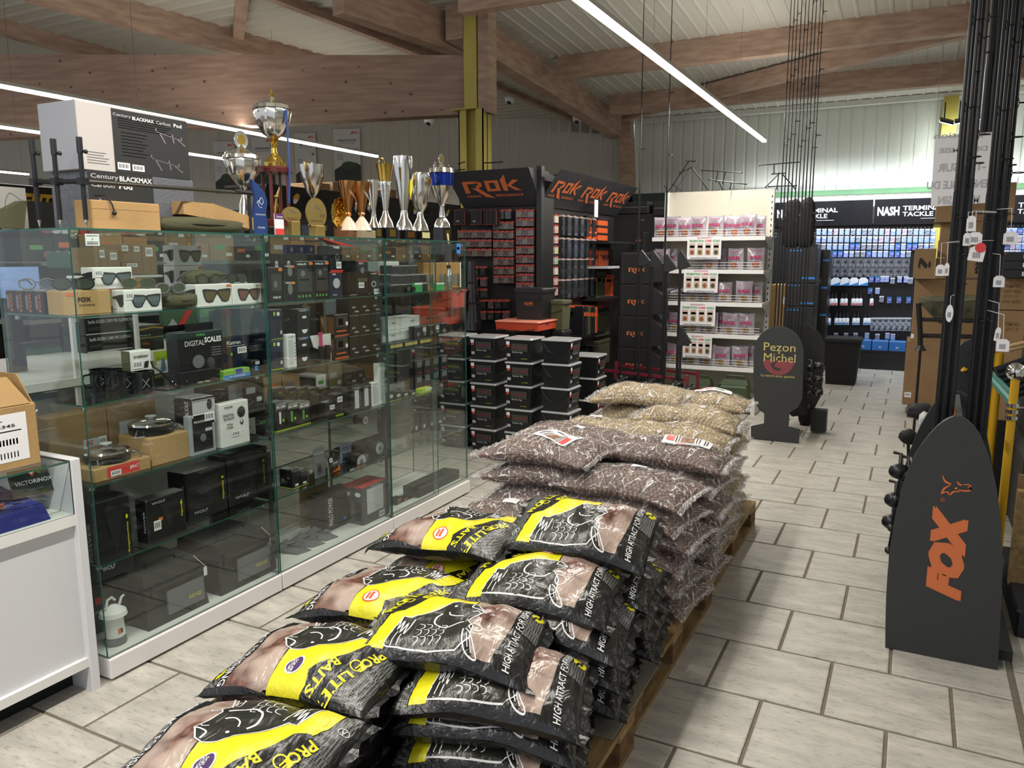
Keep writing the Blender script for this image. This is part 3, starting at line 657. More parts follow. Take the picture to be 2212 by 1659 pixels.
bp = [  # side, x, y, rz, n, top z, colour, top variant, name
 ('right', -1.0, 3.13, -8, 6, .645, 'brown', ST[0], 'nearest right-hand stack'), ('right', -.98, 3.50, -3, 6, .70, 'brown', LB2[1], 'second right-hand stack'),
 ('right', -1.04, 3.86, -2, 6, .70, 'beige', ST[3], 'third right-hand stack'), ('right', -1.04, 4.2, 2, 6, .735, 'beige', CB[2][0], 'fourth right-hand stack'), ('right', -1.09, 4.55, 4, 6, .765, 'beige', LB2[2], 'farthest right-hand stack'),
 ('left', -1.43, 3.16, 176, 6, .745, 'brown', LB2[0], 'nearest left-hand stack'), ('left', -1.46, 3.52, 181, 6, .72, 'brown', ST[1], 'second left-hand stack'),
 ('left', -1.50, 4.02, 178, 6, .66, 'beige', ST[2], 'third left-hand stack'), ('left', -1.41, 4.42, 184, 6, .80, 'beige', CB[3][0], 'farthest left-hand stack')]
for side, x, y, rz, n, zt, colr, topv, pn in bp:
 for k in range(n):
  r = random.Random(int(abs(x * 1000)) + int(y * 100) * 3 + k); top = k == n - 1; z = .205 + (zt - .205) * k / (n - 1)
  base = CB[(0 if colr == 'brown' else 2) + (k % 2)][0]
  lab = ('clear bag of %s round baits on top of the %s' % (colr, pn)) if top else ('%s clear bag of %s round baits in the %s' % (ORD[k], colr, pn))
  src = topv if top else base
  if not top and r.random() < .3 and side == 'right': z += .0
  place(src, (x + r.uniform(-.02, .025), y + r.uniform(-.015, .015), z), R_(rz + r.uniform(-4, 4)), lab, GB[colr], rx=R_(r.uniform(-2, 2)), ry=R_(r.uniform(-1, 2) * (1 if side == 'right' else -1)))
# one clear bag lying low between the left piles
place(ST[1], (-1.42, 2.88, .50), R_(20), 'clear bag of brown round baits lying flat behind the fourth left-hand pile of black bags', GB['brown'])
for c in [x[0] for x in CB] + ST + LB2 + EB:
 if c.get('label') == 'x':
  for ch in list(c.children): D.objects.remove(ch)
  D.objects.remove(c)
# ================================================================ decoration of flat faces
def deco(par, o, ux, uy, w, h, items):
 o, ux, uy = V(o), V(ux), V(uy); un = ux.cross(uy); G = {}
 def g(nm, m, lvl):
  k = (nm, m.name)
  if k not in G: G[k] = (MB(), m, lvl)
  return G[k][0]
 for it in items:
  k, m = it[0], it[1]
  if k == 'r': a, b, c, d = it[2:6]; g('printed_panel', m, 1).flat([(a * w, b * h), (c * w, b * h), (c * w, d * h), (a * w, d * h)], o + un * .0010, ux, uy)
  elif k == 'p': g('printed_shape', m, 2).flat([(a * w, b * h) for a, b in it[2]], o + un * .0016, ux, uy)
  elif k == 't': s, cx, cy, tw, th = it[2:7]; g('lettering', m, 3).text(s, o + un * .0024 + ux * cx * w + uy * cy * h, ux, uy, tw * w, th * h, .015 if len(it) < 8 else it[7], 0, True)
  elif k == 'v': s, cx, cy, tw, th = it[2:7]; g('lettering', m, 3).text(s, o + un * .0024 + ux * cx * w + uy * cy * h, uy, -ux, th * h, tw * w, .015, 0, True)
  elif k == 'e': cx, cy, rx, ry = it[2:6]; g('round_print', m, 2).flat([(cx * w + rx * w * math.cos(i * PI / 9), cy * h + ry * h * math.sin(i * PI / 9)) for i in range(18)], o + un * (.0018 if len(it) < 7 else it[6]), ux, uy)
  elif k == 'b':   # barcode sticker
   a, b, c, d = it[2:6]; g('price_sticker', PAPER, 2).flat([(a * w, b * h), (c * w, b * h), (c * w, d * h), (a * w, d * h)], o + un * .0022, ux, uy); q = g('barcode', INK, 3); s = (c - a) / 15
   for i in range(6): q.flat([((a + s * (2 + 2 * i)) * w, (b + (d - b) * .25) * h), ((a + s * (3 + 2 * i - (i % 2) * .4)) * w, (b + (d - b) * .25) * h), ((a + s * (3 + 2 * i - (i % 2) * .4)) * w, (b + (d - b) * .8) * h), ((a + s * (2 + 2 * i)) * w, (b + (d - b) * .8) * h)], o + un * .0028, ux, uy)
  elif k == 'g':   # sunglasses picture
   a, b, c, d, lm = it[2:7]; W_, H_ = c - a, d - b
   fr = [(0, .95), (.08, 1), (.45, .93), (.5, .86), (.55, .93), (.92, 1), (1, .95), (.97, .5), (.9, .1), (.8, 0), (.66, .05), (.58, .35), (.5, .62), (.42, .35), (.34, .05), (.2, 0), (.1, .1), (.03, .5)]
   g('glasses_picture', INK, 2).flat([((a + p * W_) * w, (b + q_ * H_) * h) for p, q_ in fr], o + un * .0016, ux, uy)
   for f0 in (0, 1):
    ln = [(.06, .82), (.44, .8), (.46, .68), (.38, .38), (.31, .12), (.18, .08), (.11, .2), (.07, .5)]
    if f0: ln = [(1 - p, q_) for p, q_ in ln][::-1]
    g('lens_picture', lm, 3).flat([((a + p * W_) * w, (b + q_ * H_) * h) for p, q_ in ln], o + un * .0024, ux, uy)
  elif k == 'a': a, b, c, d = it[2:6]; W_, H_ = c - a, d - b; g('glasses_picture', INK, 2).flat([((a + p * W_) * w, (b + q_ * H_) * h) for p, q_ in [(0, .8), (.6, .95), (1, 1), (.95, .2), (.8, 0), (.6, .05), (.45, .4), (.3, .62), (0, .68)]], o + un * .0016, ux, uy)
 mk = {}
 for (nm, _), (q, m, l) in sorted(G.items(), key=lambda g_: g_[1][2]): mk[nm] = part(nm, q, m, mk.get({'barcode': 'price_sticker', 'lens_picture': 'glasses_picture'}.get(nm), par))
def rbox(name, label, cat, x0, x1, y0, y1, z0, z1, m, front=(), side=(), top=(), rz=0, group=None, lid=None):
 """retail or shipping box: body with softened edges, prints on the +X face (front), the -Y face (side) and the top"""
 c = ((x0 + x1) / 2, (y0 + y1) / 2, z0); t = thing(name, label, cat, c, group)
 w = min(x1 - x0, y1 - y0, z1 - z0); part('box_body', MB().cbox(x0, x1, y0, y1, z0, z1, min(.004, w * .08)), m, t)
 if front: deco(t, (x1, y0, z0), (0, 1, 0), (0, 0, 1), y1 - y0, z1 - z0, front)
 if side: deco(t, (x0, y0, z0), (1, 0, 0), (0, 0, 1), x1 - x0, z1 - z0, side)
 if top: deco(t, (x0, y1, z1), (0, -1, 0), (1, 0, 0), y1 - y0, x1 - x0, top)
 if lid: part('hang_tab', MB().box(x1 - .004, x1 - .002, y0 + (y1 - y0) * .2, y1 - (y1 - y0) * .2, z1, z1 + lid), m, t)
 if rz: t.rotation_euler.z = R_(rz)
 return t
def cb(name, label, cat, pl, pr, z, pt, d, m, front=(), side=(), top=(), xf=-2.70, group=None, lid=None, h=None):
 y0, y1 = sv(px=pl, x=xf, z=z), sv(px=pr, x=xf, z=z); z1 = z + h if h else sv(py=pt, x=xf, y=(y0 + y1) / 2)
 return rbox(name, label, cat, xf - d, xf, y0, y1, z, z1, m, front, side, top, 0, group, lid)
# ================================================================ glass show-cases
GLS = glassy('case_glass', (.95, .985, .97), 1.48, 0, .012); EDGE = mat('glass_edge', '2c5a50', .15, coat=.5); FIT = mat('fitting', 'b8b8b4', .25, 1)
XF, XB = -2.635, -3.09; SH = [1.395, 1.07, .765, .455]
def pane(name, q, par): return part(name, q, [GLS, EDGE], par)
def glass_box(x0, x1, y0, y1, z0, z1):   # thin pane; the large faces are glass, the rims show the green edge
 q = MB().box(x0, x1, y0, y1, z0, z1); d = [x1 - x0, y1 - y0, z1 - z0]; k = d.index(min(d)); ax = {0: (0, 1), 1: (2, 3), 2: (4, 5)}[k]
 q.m = [0 if i in ax else 1 for i in range(6)]; return q
UY = [(1.768, 2.685), (2.692, 3.607), (3.614, 4.50)]
for i, (a, b) in enumerate(UY):
 t = thing('glass_showcase', ['glass show-case on a white plinth next to the white counter, nearest of three', 'middle glass show-case of the three in a row, full of boxed alarms and lamps', 'farthest glass show-case of the three, beside the stacked black tubs'][i], 'display case', ((XF + XB) / 2, (a + b) / 2, 0), 'glass show-cases in a row')
 part('plinth', MB().cbox(XB, XF + .012, a, b, .012, .088, .003), WH, t); part('plinth_foot', MB().box(XB + .03, XF - .02, a + .02, b - .02, 0, .012), KM, t)
 part('floor_panel', MB().box(XB + .01, XF - .005, a + .01, b - .01, .088, .094), WH, t)
 pane('top_pane', glass_box(XB, XF, a, b, 1.699, 1.707), t)
 mid = (a + b) / 2
 if i < 2: pane('front_pane', glass_box(XF - .006, XF, a + .002, b - .002, .094, 1.699), t)
 else:
  pane('front_pane', glass_box(XF - .006, XF, a + .002, 4.12, .094, 1.699), t); pane('sliding_pane', glass_box(XF - .016, XF - .010, 4.08, b - .002, .094, 1.699), t)
  part('slide_rail', MB().box(XF - .03, XF - .002, a, b, .094, .104), ALU, t)
 pane('back_pane', glass_box(XB, XB + .006, a + .002, b - .002, .094, 1.699), t)
 pane('side_pane', glass_box(XB + .006, XF - .006, a, a + .006, .094, 1.699), t)
 pane('side_pane', glass_box(XB + .006, XF - .006, b - .006, b, .094, 1.699), t)
 for z in SH:
  pane('shelf', glass_box(XB + .012, XF - .02, a + .012, b - .012, z - .006, z), t)
  for y in (a + .03, b - .03):
   for x in (XF - .05, XB + .06): part('shelf_clip', MB().lathe([(.004, 0), (.011, .004), (.011, .016), (.004, .02)], (x, y, z - .026), 10), FIT, t, True)
 for y in (a + .03, b - .03): part('corner_fitting', MB().ball((XF - .02, y, 1.68), .012), FIT, t, True)
 part('lock_strip', MB().box(XF - .02, XF - .008, b - .03, b - .012, .12, .70), KM, t) if i < 2 else None
S1, S2, S3, S4, S0 = SH[0] + .001, SH[1] + .001, SH[2] + .001, SH[3] + .001, .095
LENS = mat('green_grey_lens', '56636a', .4); LENB = mat('brown_lens', '5d5030', .4); LENR = mat('copper_lens', '7a5048', .4); WB = mat('white_card_box', 'e4e3e2', .55)
def sunbox(label, pl, pr, z, pt, lm=LENS, xf=-2.70, sticker=True, d=.075):
 fr = [('g', INK, .16, .15, .96, .78, lm)] + ([('b', PAPER, .03, .55, .24, .88)] if sticker else [('r', OR, .84, .84, .97, .95)])
 return cb('sunglasses_box', label, 'box', pl, pr, z, pt, d, WB, fr, [('a', INK, .1, .2, .95, .8), ('r', GREY, .08, .08, .35, .12)], xf=xf)
def glasses(label, loc, rz=0, lm=SMOKE, fm=K, s=1.0, rx=0):
 t = thing('sunglasses', label, 'sunglasses', (0, 0, 0))
 for e in (-1, 1):
  c = [(e * (.034 + .028 * math.cos(a)) * s, 0, (.022 + .020 * math.sin(a)) * s) for a in [k * 2 * PI / 14 for k in range(15)]]
  part('rim', MB().tube(c, .0028 * s, 6), fm, t, True); part('lens', MB().lathe([(.0265 * s, -.001), (.0265 * s, .001)], (e * .034 * s, 0, .022 * s), 14, Matrix.Diagonal((1, 1, .74)) @ Matrix.Rotation(PI / 2, 3, 'X')), lm, t)
  part('temple_arm', MB().tube([(e * .062 * s, 0, .034 * s), (e * .066 * s, .03 * s, .036 * s), (e * .066 * s, .10 * s, .034 * s), (e * .062 * s, .135 * s, .014 * s)], .0032 * s, 6), fm, t, True)
 part('nose_bridge', MB().tube([(-.008 * s, 0, .026 * s), (0, -.003 * s, .030 * s), (.008 * s, 0, .026 * s)], .0026 * s, 6), fm, t, True)
 t.location = loc; t.rotation_euler = (rx, 0, R_(rz)); return t
def soft(name, label, cat, c, sx, sy, sz, m, rz=0, extra=None, seed=0):   # soft pouch or bag
 q = MB(); vs, fs = ico(3); out = []
 for p in vs:
  p = V(p); s = lambda a: math.copysign(abs(a) ** .6, a); v = V((s(p.x), s(p.y), s(p.z))); w = 1 + .10 * noise.noise(p * 2.2 + V((seed * 5, 0, 0)))
  out.append((v.x * sx / 2 * w, v.y * sy / 2 * w, max(0, (v.z + 1) / 2 * sz * w)))
 q.add(out, fs); t = thing(name, label, cat, (0, 0, 0)); part('pouch_body', q, m, t, 2)
 part('zip', MB().tube([(math.cos(a) * sx * .51, math.sin(a) * sy * .51, sz * .5) for a in [k * PI / 12 for k in range(-6, 7)]], .0025, 6), KM, t, True)
 t.location = c; t.rotation_euler.z = R_(rz); return t
# ---- shelf 1, nearest case
y0 = 1.785
c1 = cb('shipping_carton', 'small brown eyewear carton with black lettering on the top shelf behind the glass corner', 'box', 141, 242, S1, 627, .10, CARD, [('t', INK, 'FOX', .42, .62, .28, .2, .03), ('t', INK, 'EYEWEAR', .47, .38, .34, .07), ('r', OR, .05, .78, .2, .9)], xf=-2.735)
zc = sv(py=627, x=-2.735, y=1.86)
for k in range(4):
 x = -2.85 - k * .058; rbox('sunglasses_box', 'black sunglasses box with orange lettering, %s behind the brown eyewear carton' % ORF[k], 'box', x - .052, x, y0, y0 + .17, S1, S1 + .085, KC, side=[('v', OR, 'FOX', .72, .5, .3, .8), ('r', GREY, .15, .2, .45, .8)], group='black sunglasses boxes')
sunbox('white sunglasses box with dark wrap lens picture and barcode, right of the brown eyewear carton', 271, 352, S1, 625)
sunbox('white sunglasses box standing on top of the brown eyewear carton', 204, 289, zc, 577, xf=-2.78)
sunbox('white sunglasses box with olive lenses pictured, left of the copper-lens box', 426, 503, S1, 613, LENB, sticker=False)
sunbox('white sunglasses box with copper lenses pictured, last on the right of its shelf', 504, 566, S1, 613, LENR, sticker=False)
zb = S1 + .085
sunbox('grey-white sunglasses box, lower of the two stacked at the back', 380, 440, S1 + .075, 574, LENB, xf=-2.90, sticker=False); sunbox('grey-white sunglasses box, upper of the two stacked at the back', 378, 438, sv(py=573, x=-2.90, y=sv(px=410, x=-2.9, z=1.5)), 530, LENB, xf=-2.90, sticker=False)
rbox('black_box', 'plain black box carrying the two stacked sunglasses boxes', 'box', -3.06, -2.9, sv(px=380, x=-2.9, z=S1), sv(px=440, x=-2.9, z=S1), S1, S1 + .074, KC)
p = at(388, 660, x=-2.70); soft('glasses_pouch', 'olive zipped glasses pouch lying between the white sunglasses boxes', 'pouch', (-2.73, sv(px=388, x=-2.73, z=S1), S1), .09, .15, .06, OLV, 0)
glasses('sunglasses with clear frame resting on the olive pouch', (-2.70, sv(px=370, x=-2.70, z=S1 + .06), S1 + .062), 78, fm=GREY)
z2 = sv(py=613, x=-2.70, y=2.5); soft('glasses_pouch', 'olive glasses pouch on top of the two right-hand sunglasses boxes', 'pouch', (-2.76, sv(px=440, x=-2.76, z=z2), z2), .08, .2, .06, OLV, 0, seed=2)
glasses('dark sunglasses in front of the pouch on the right-hand boxes', (-2.715, sv(px=458, x=-2.7, z=z2), z2), 85); glasses('round dark sunglasses at the right end above the copper-lens box', (-2.715, sv(px=518, x=-2.7, z=z2), z2), 95)
glasses('black wrap sunglasses lying on the brown eyewear carton', (-2.76, sv(px=160, x=-2.76, z=zc), zc), 60, s=1.1); glasses('clear rimmed glasses left of the black wrap pair', (-2.92, y0 + .03, zc), 40, lm=GP, fm=GREY)
zs2 = sv(py=625, x=-2.70, y=sv(px=310, x=-2.7, z=S1)); glasses('mottled olive sunglasses on top of the white box with the barcode', (-2.74, sv(px=300, x=-2.74, z=zs2), zs2), 70, fm=OLV)
p = at(182, 515, x=-2.66); t = thing('notice_card', 'small white notice card stuck inside the glass near the case corner', 'card', p)
deco(t, (-2.643, sv(px=184, x=-2.643, z=1.66), sv(py=531, x=-2.643, y=1.9)), (0, 1, 0), (0, 0, 1), .055, .042, [('r', PAPER, 0, 0, 1, 1), ('r', INK, .1, .12, .9, .2), ('r', INK, .1, .28, .9, .34), ('p', INK, [(.45, .5), (.5, .48), (.6, .68), (.52, .6)]), ('r', INK, .1, .8, .9, .86)])
# ---- shelf 2
def mug(label, px, x):
 y = sv(px=px, x=x, z=S2); t = thing('mug', label, 'mug', (x, y, S2), 'black enamel mugs'); r = .043
 part('cup', MB().lathe([(r * .96, 0), (r, .004), (r, .084), (r + .002, .088), (r - .003, .088), (r - .004, .008)], (x, y, S2), 28), mat('black_enamel', '15181c', .2, coat=.3), t, True)
 part('handle', MB().tube([(x - .01, y - r, S2 + .07), (x - .01, y - r - .028, S2 + .068), (x - .01, y - r - .034, S2 + .045), (x - .01, y - r - .024, S2 + .02), (x - .01, y - r, S2 + .018)], .004, 8), K, t, True)
 q = MB()
 for a, b in (((-.6, -.6), (.6, .6)), ((-.6, .6), (.6, -.6)), ((-.6, .6), (-.25, .25)), ((.6, .6), (.2, .3))):
  pts = []
  for s in range(5):
   u = a[0] + (b[0] - a[0]) * s / 4; w = a[1] + (b[1] - a[1]) * s / 4; an = u * .5 - .4; pts.append((x + (r + .0008) * math.cos(an), y + (r + .0008) * math.sin(an), S2 + .044 + w * .03))
  q.tube(pts, .0008, 4)
 part('cross_print', q, LG, t); return t
for px, x, l in ((311, -2.70, 'black mug with a white crossed print, nearest the front glass'), (277, -2.76, 'second black mug behind the front one'), (250, -2.85, 'third black mug, middle of the shelf depth'), (222, -2.90, 'rearmost black mug at the left of the shelf')): mug(l, px, x)
zm = S2 + .089; cb('small_box', 'small white and olive box standing on the black mugs', 'box', 283, 329, zm, 757, .05, WB, [('t', INK, 'trakker', .5, .72, .7, .16), ('b', PAPER, .1, .1, .55, .5), ('p', INK, [(.6, .1), (.8, .1), (.85, .45), (.65, .4)])], [('r', OLV, 0, 0, 1, 1)], xf=-2.72)
t = thing('multi_tool', 'blue-grey folding multi-tool opened and leaning beside the mugs', 'tool', (-2.68, 2.2, S2)); y = sv(px=350, x=-2.68, z=S2 + .06)
part('handle', MB().hexa([(-2.68, y - .004, S2 + .075), (-2.68, y + .016, S2 + .07), (-2.68, y + .085, S2 + .002), (-2.68, y + .065, S2 + .002)], [(-2.692, y - .004, S2 + .075), (-2.692, y + .016, S2 + .07), (-2.692, y + .085, S2 + .002), (-2.692, y + .065, S2 + .002)]), K, t)
part('handle', MB().tube([(-2.686, y, S2 + .08), (-2.686, y - .03, S2 + .10), (-2.686, y - .04, S2 + .125)], .006, 8), STEEL, t, True); part('jaw', MB().prism([(0, 0), (.03, .01), (.025, .05), (.018, .06), (.012, .03)], (-2.69, y - .005, S2 + .07), (0, 1, 0), (0, 0, 1), (1, 0, 0), .008), mat('blue_steel', '4d6478', .35, .6), t)
part('rivet', MB().ball((-2.677, y + .045, S2 + .03), .004).ball((-2.677, y + .06, S2 + .017), .004), CHR, t, True)
q_ = [('t', WP, 'DIGITAL', .36, .78, .42, .1, .0), ('t', WP, 'SCALES', .76, .82, .38, .11, .04), ('t', GRN, 'KORDA', .5, .93, .2, .05, .04), ('e', GREY, .42, .42, .13, .13), ('p', GRN, [(.33, .38), (.45, .33), (.52, .48), (.4, .54)]), ('r', GREY, .72, .5, .94, .52), ('r', GREY, .72, .55, .94, .57), ('r', GREY, .72, .6, .94, .62), ('r', GREY, .72, .65, .94, .67), ('e', STEEL, .85, .16, .07, .07), ('e', K, .84, .17, .045, .045, .0024)]
cb('digital_scales_box', 'large black digital scales box with a green screen picture on the second shelf', 'box', 389, 487, S2, 715, .07, KC, q_, lid=.035)
cb('torch_box', 'black torch box with white lettering right of the large scales box', 'box', 488, 537, S2, 728, .05, NAVY, [('t', WP, 'Katran', .4, .86, .6, .1, .04), ('b', PAPER, .55, .55, .95, .72), ('e', K, .35, .55, .15, .08), ('e', GRN, .28, .55, .05, .05, .0026), ('r', WP, .1, .76, .9, .77)], xf=-2.76)
cb('scales_case', 'flat black scales pack lying in front of the large scales box', 'box', 392, 470, S2, 800, .02, KC, [('t', WP, '100lb / 45kg', .6, .16, .34, .12), ('e', GREY, .15, .4, .02, .05)], xf=-2.665)
cb('lure_box', 'small blue and lime printed box in front of the torch box', 'box', 484, 541, S2, 797, .04, mat('lime_card', '7fb54a', .5), [('r', BLU, 0, .0, 1, .42), ('r', mat('indigo_card', '4a42a8', .5), .45, .42, .7, 1), ('t', WP, 'IN WINTER', .5, .2, .6, .16)], xf=-2.675)
cb('dark_packet', 'dark tackle packet with a blue square at the right end of the second shelf', 'packet', 545, 563, S2, 778, .06, KC, [('r', BLU, .3, .25, .7, .6), ('b', PAPER, .4, .7, .9, .9)], xf=-2.68)
for k in range(4): cb('navy_box', 'navy blue lamp box in the back row of the second shelf, %s from the left' % ORF[k], 'box', 496 + k * 18, 512 + k * 18, S2, 668, .08, NAVY, [('t', LG, 'Z', .5, .6, .2, .08), ('r', STEEL, .2, .3, .8, .32)], xf=-2.92)
# ---- shelf 3
cb('shipping_carton', 'long brown carton with a red label at the left of the third shelf', 'box', 205, 327, S3, 1000, .16, CARD, [('r', RED, .22, .1, .78, .95), ('t', WP, 'JRC', .68, .5, .16, .3, .03), ('b', PAPER, .27, .15, .45, .6)], [('r', CARDD, .45, 0, .5, 1)], xf=-2.69)
zk = sv(py=975, x=-2.69, y=2.2)
cb('shipping_carton', 'flat brown carton, lower of two under the round pan', 'box', 329, 428, S3, 981, .19, CARD, xf=-2.70); zl = sv(py=981, x=-2.70, y=sv(px=380, x=-2.7, z=S3))
cb('shipping_carton', 'flat brown carton, upper of two under the round pan', 'box', 326, 427, zl, 937, .19, CARD, xf=-2.70); zu = sv(py=937, x=-2.70, y=sv(px=380, x=-2.7, z=zl))
DARKM = mat('dark_metal', '3c3e3f', .25, .9)
def pan(label, px, x, z, r):
 y = sv(px=px, x=x, z=z); t = thing('camping_pan', label, 'pan', (x, y, z), 'round camping pans with steel lids')
 part('pan_bowl', MB().lathe([(r * .93, 0), (r, .008), (r, .036), (r + .004, .04)], (x, y, z), 32), DARKM, t, True); part('pan_lid', MB().lathe([(r + .004, .0405), (r, .048), (r * .75, .058), (r * .3, .062), (.02, .062)], (x, y, z), 32), CHR, t, True)
 part('lid_knob', MB().lathe([(.010, .062), (.010, .068), (.022, .07), (.022, .074), (.004, .077)], (x, y, z), 16), LG, t, True)
 for e in (-1, 1): part('ring_handle', MB().tube([(x + .6 * r * .5, y + e * r, z + .028), (x + .6 * r * .5 + .02, y + e * (r + .02), z + .02), (x + .05, y + e * (r + .03), z + .006), (x + .075, y + e * (r + .006), z + .012), (x + .06, y + e * r * .95, z + .026)], .004, 8), CHR, t, True)
pan('round dark camping pan with steel lid on the two flat cartons', 328, -2.80, zu, .088); pan('round camping pan on the long carton with the red label', 232, -2.78, sv(py=1000, x=-2.69, y=1.95), .085)
cb('shipping_carton', 'tall brown carton with a white label behind the left pan', 'box', 112, 240, S3, 893, .1, CARDD, [('r', LG, .55, .1, .95, .5), ('t', RED, 'JRC', .65, .42, .12, .1, .03), ('b', PAPER, .82, .35, .95, .5)], xf=-2.93); cb('shipping_carton', 'brown carton standing behind the right pan', 'box', 242, 344, S3, 872, .1, CARDD, [('r', LG, .2, .4, .62, .7)], xf=-2.93)
cb('scales_box', 'white and yellow digital scales box with black side lying on the grey boxes', 'box', 418, 466, S3 + .125, 858, .11, WB, [('r', LG, 0, .45, 1, 1), ('r', YE, 0, .93, 1, 1), ('e', INK, .75, .7, .12, .2), ('b', PAPER, .5, .1, .95, .42)], [('r', KC, 0, 0, 1, 1), ('v', WP, 'DIGITAL SCALES', .7, .5, .2, .8)], xf=-2.69)
SGB = mat('silver_card', '9aa0a8', .45)
cb('scales_box', 'silver and black scales box, front of the grey row', 'box', 413, 468, S3, 894, .035, SGB, [('r', KC, .12, .08, .88, .93), ('t', WP, 'PROLOGIC', .4, .82, .45, .06), ('r', OR, .66, .8, .86, .92), ('e', GREY, .5, .4, .12, .1), ('b', PAPER, .6, .55, .85, .62)], [('r', OR, .3, .4, .7, .6)], xf=-2.69)
for k in range(3): rbox('scales_box', 'silver scales box seen edge on, %s behind the silver and black one' % ORF[k], 'box', -2.766 - k * .037, -2.731 - k * .037, sv(px=413, x=-2.69, z=S3), sv(px=466, x=-2.69, z=S3), S3, S3 + .125, SGB, side=[('r', OR, .2, .35, .8, .55)], group='silver scales boxes in a row')
cb('scales_box', 'upright white digital scales box with a hanging scale drawing', 'box', 480, 541, S3, 868, .045, WB, [('t', INK, 'FOX', .3, .9, .28, .05, .03), ('t', INK, 'DIGITAL', .28, .72, .38, .06), ('t', INK, 'SCALES', .28, .64, .36, .06), ('e', INK, .72, .74, .14, .13), ('r', PAPER, .64, .73, .8, .8), ('e', INK, .72, .5, .06, .06), ('e', WB, .71, .52, .035, .035, .0026), ('t', INK, '60kg', .3, .5, .2, .05), ('t', INK, '132lb', .3, .43, .22, .05), ('b', PAPER, .35, .2, .65, .32)], xf=-2.685)
cb('card_box', 'dark box with see-through window behind the silver scales boxes', 'box', 445, 532, S3, 822, .06, KC, [('r', LG, .6, .6, .95, .9), ('b', PAPER, .7, .4, .95, .6)], xf=-2.86)
# ---- shelf 4: tall black boxes
def blackbox(label, pl, pr, pt, xf=-2.70, z=S4, d=.12, flip=0):
 return cb('charger_box', label, 'box', pl, pr, z, pt, d, KC, [('p', mat('carbon_print', '2b2b2e', .3), [(.55, .25), (.8, .85), (.3, .85)]), ('t', LG, 'WOLF', .3, .14 if not flip else .9, .34, .06), ('v', YE, 'Ridgemonkey', .88, .45 if not flip else .6, .06, .4), ('e', YE, .88, .72, .03, .03)], [('v', LG, 'POWER', .8, .5, .16, .5)], xf=xf)
blackbox('black power-bank box at the left end of the fourth shelf', 212, 292, 1078, z=S0 + .28); blackbox('black box with a white and orange price sticker in the middle of the lower shelf', 322, 405, 1070, -2.685, d=.07, flip=1)
blackbox('tall black box with yellow mark right of the price-stickered one', 408, 494, 1012, -2.76); blackbox('tall black box at the right end of the lower shelf', 497, 582, 975, -2.76)
y = sv(px=331, x=-2.683, z=.55); t = thing('price_label', 'white barcode price sticker with an orange corner on the black box', 'label', (-2.683, y, .55)); deco(t, (-2.6835, y, sv(py=1148, x=-2.683, y=y)), (0, 1, 0), (0, 0, 1), .035, .042, [('b', PAPER, 0, 0, 1, 1), ('r', OR, .7, .85, 1.3, 1.2)])
# ---- bottom: tackle cases, lantern
def hard_case(label, pl, pr, pt, xf=-2.68):
 y0, y1 = sv(px=pl, x=xf, z=S0), sv(px=pr, x=xf, z=S0); z1 = sv(py=pt, x=xf, y=(y0 + y1) / 2); t = thing('battery_case', label, 'case', (xf - .14, (y0 + y1) / 2, S0), 'black hard cases with swing tags'); m = mat('charcoal_plastic', '2c2e2f', .55)
 q = MB(); e = .018; zt = z1; q.hexa([(xf - .30, y0, S0), (xf, y0, S0), (xf, y1, S0), (xf - .30, y1, S0)], [(xf - .30 + e, y0 + e, zt), (xf - .02 - e, y0 + e, zt), (xf - .02 - e, y1 - e, zt), (xf - .30 + e, y1 - e, zt)]); part('case_shell', q, m, t)
 part('lid_rim', MB().box(xf - .305, xf + .006, y0 - .004, y1 + .004, S0 + (zt - S0) * .72, S0 + (zt - S0) * .78), K, t)
 part('front_window', MB().box(xf - .006, xf + .004, y0 + (y1 - y0) * .32, y0 + (y1 - y0) * .92, S0 + .03, S0 + (zt - S0) * .6), GREY, t); part('latch', MB().box(xf, xf + .012, y0 + .02, y0 + .045, S0 + (zt - S0) * .6, S0 + (zt - S0) * .85), K, t)
 part('lettering', MB().text('RIDGE', (xf + .0048, y0 + (y1 - y0) * .66, S0 + .06), (0, 1, 0), (0, 0, 1), (y1 - y0) * .2), YE, t); part('handle', MB().tube([(xf - .1, y0 + .08, zt), (xf - .1, y0 + .08, zt + .02), (xf - .1, y1 - .08, zt + .02), (xf - .1, y1 - .08, zt)], .007, 8), K, t, True)
 yt = y1 - .02; tg = thing('swing_tag', 'white swing tag hanging on ' + label[:label.index(' case')] + ' case', 'tag', (xf + .012, yt, S0)); part('string', MB().tube([(xf - .02, yt - .03, zt + .01), (xf + .012, yt, zt - .04)], .0012, 4), PAPER, tg)
 part('tag_card', MB().prism([(-.009, 0), (.009, 0), (.009, .035), (.004, .042), (-.004, .042), (-.009, .035)], (xf + .012, yt, zt - .085), (0, 1, 0), (0, 0, 1), (1, 0, 0), .001), PAPER, tg)
hard_case('left black hard case with a clear front panel on the case floor', 322, 452, 1225); hard_case('right black hard case with a clear front panel on the case floor', 478, 592, 1160)
y = sv(px=250, x=-2.72, z=S0); t = thing('camping_lantern', 'white camping lantern in the near bottom corner of the first case', 'lantern', (-2.72, y, S0))
part('lantern_base', MB().lathe([(.038, 0), (.042, .006), (.042, .02), (.036, .03)], (-2.72, y, S0), 24), GREY, t, True); part('lamp_body', MB().lathe([(.036, .03), (.039, .034), (.036, .09), (.034, .11)], (-2.72, y, S0), 24), WH, t, True); part('lamp_hood', MB().lathe([(.034, .11), (.052, .118), (.048, .135), (.02, .155), (.006, .16)], (-2.72, y, S0), 24), WH, t, True)
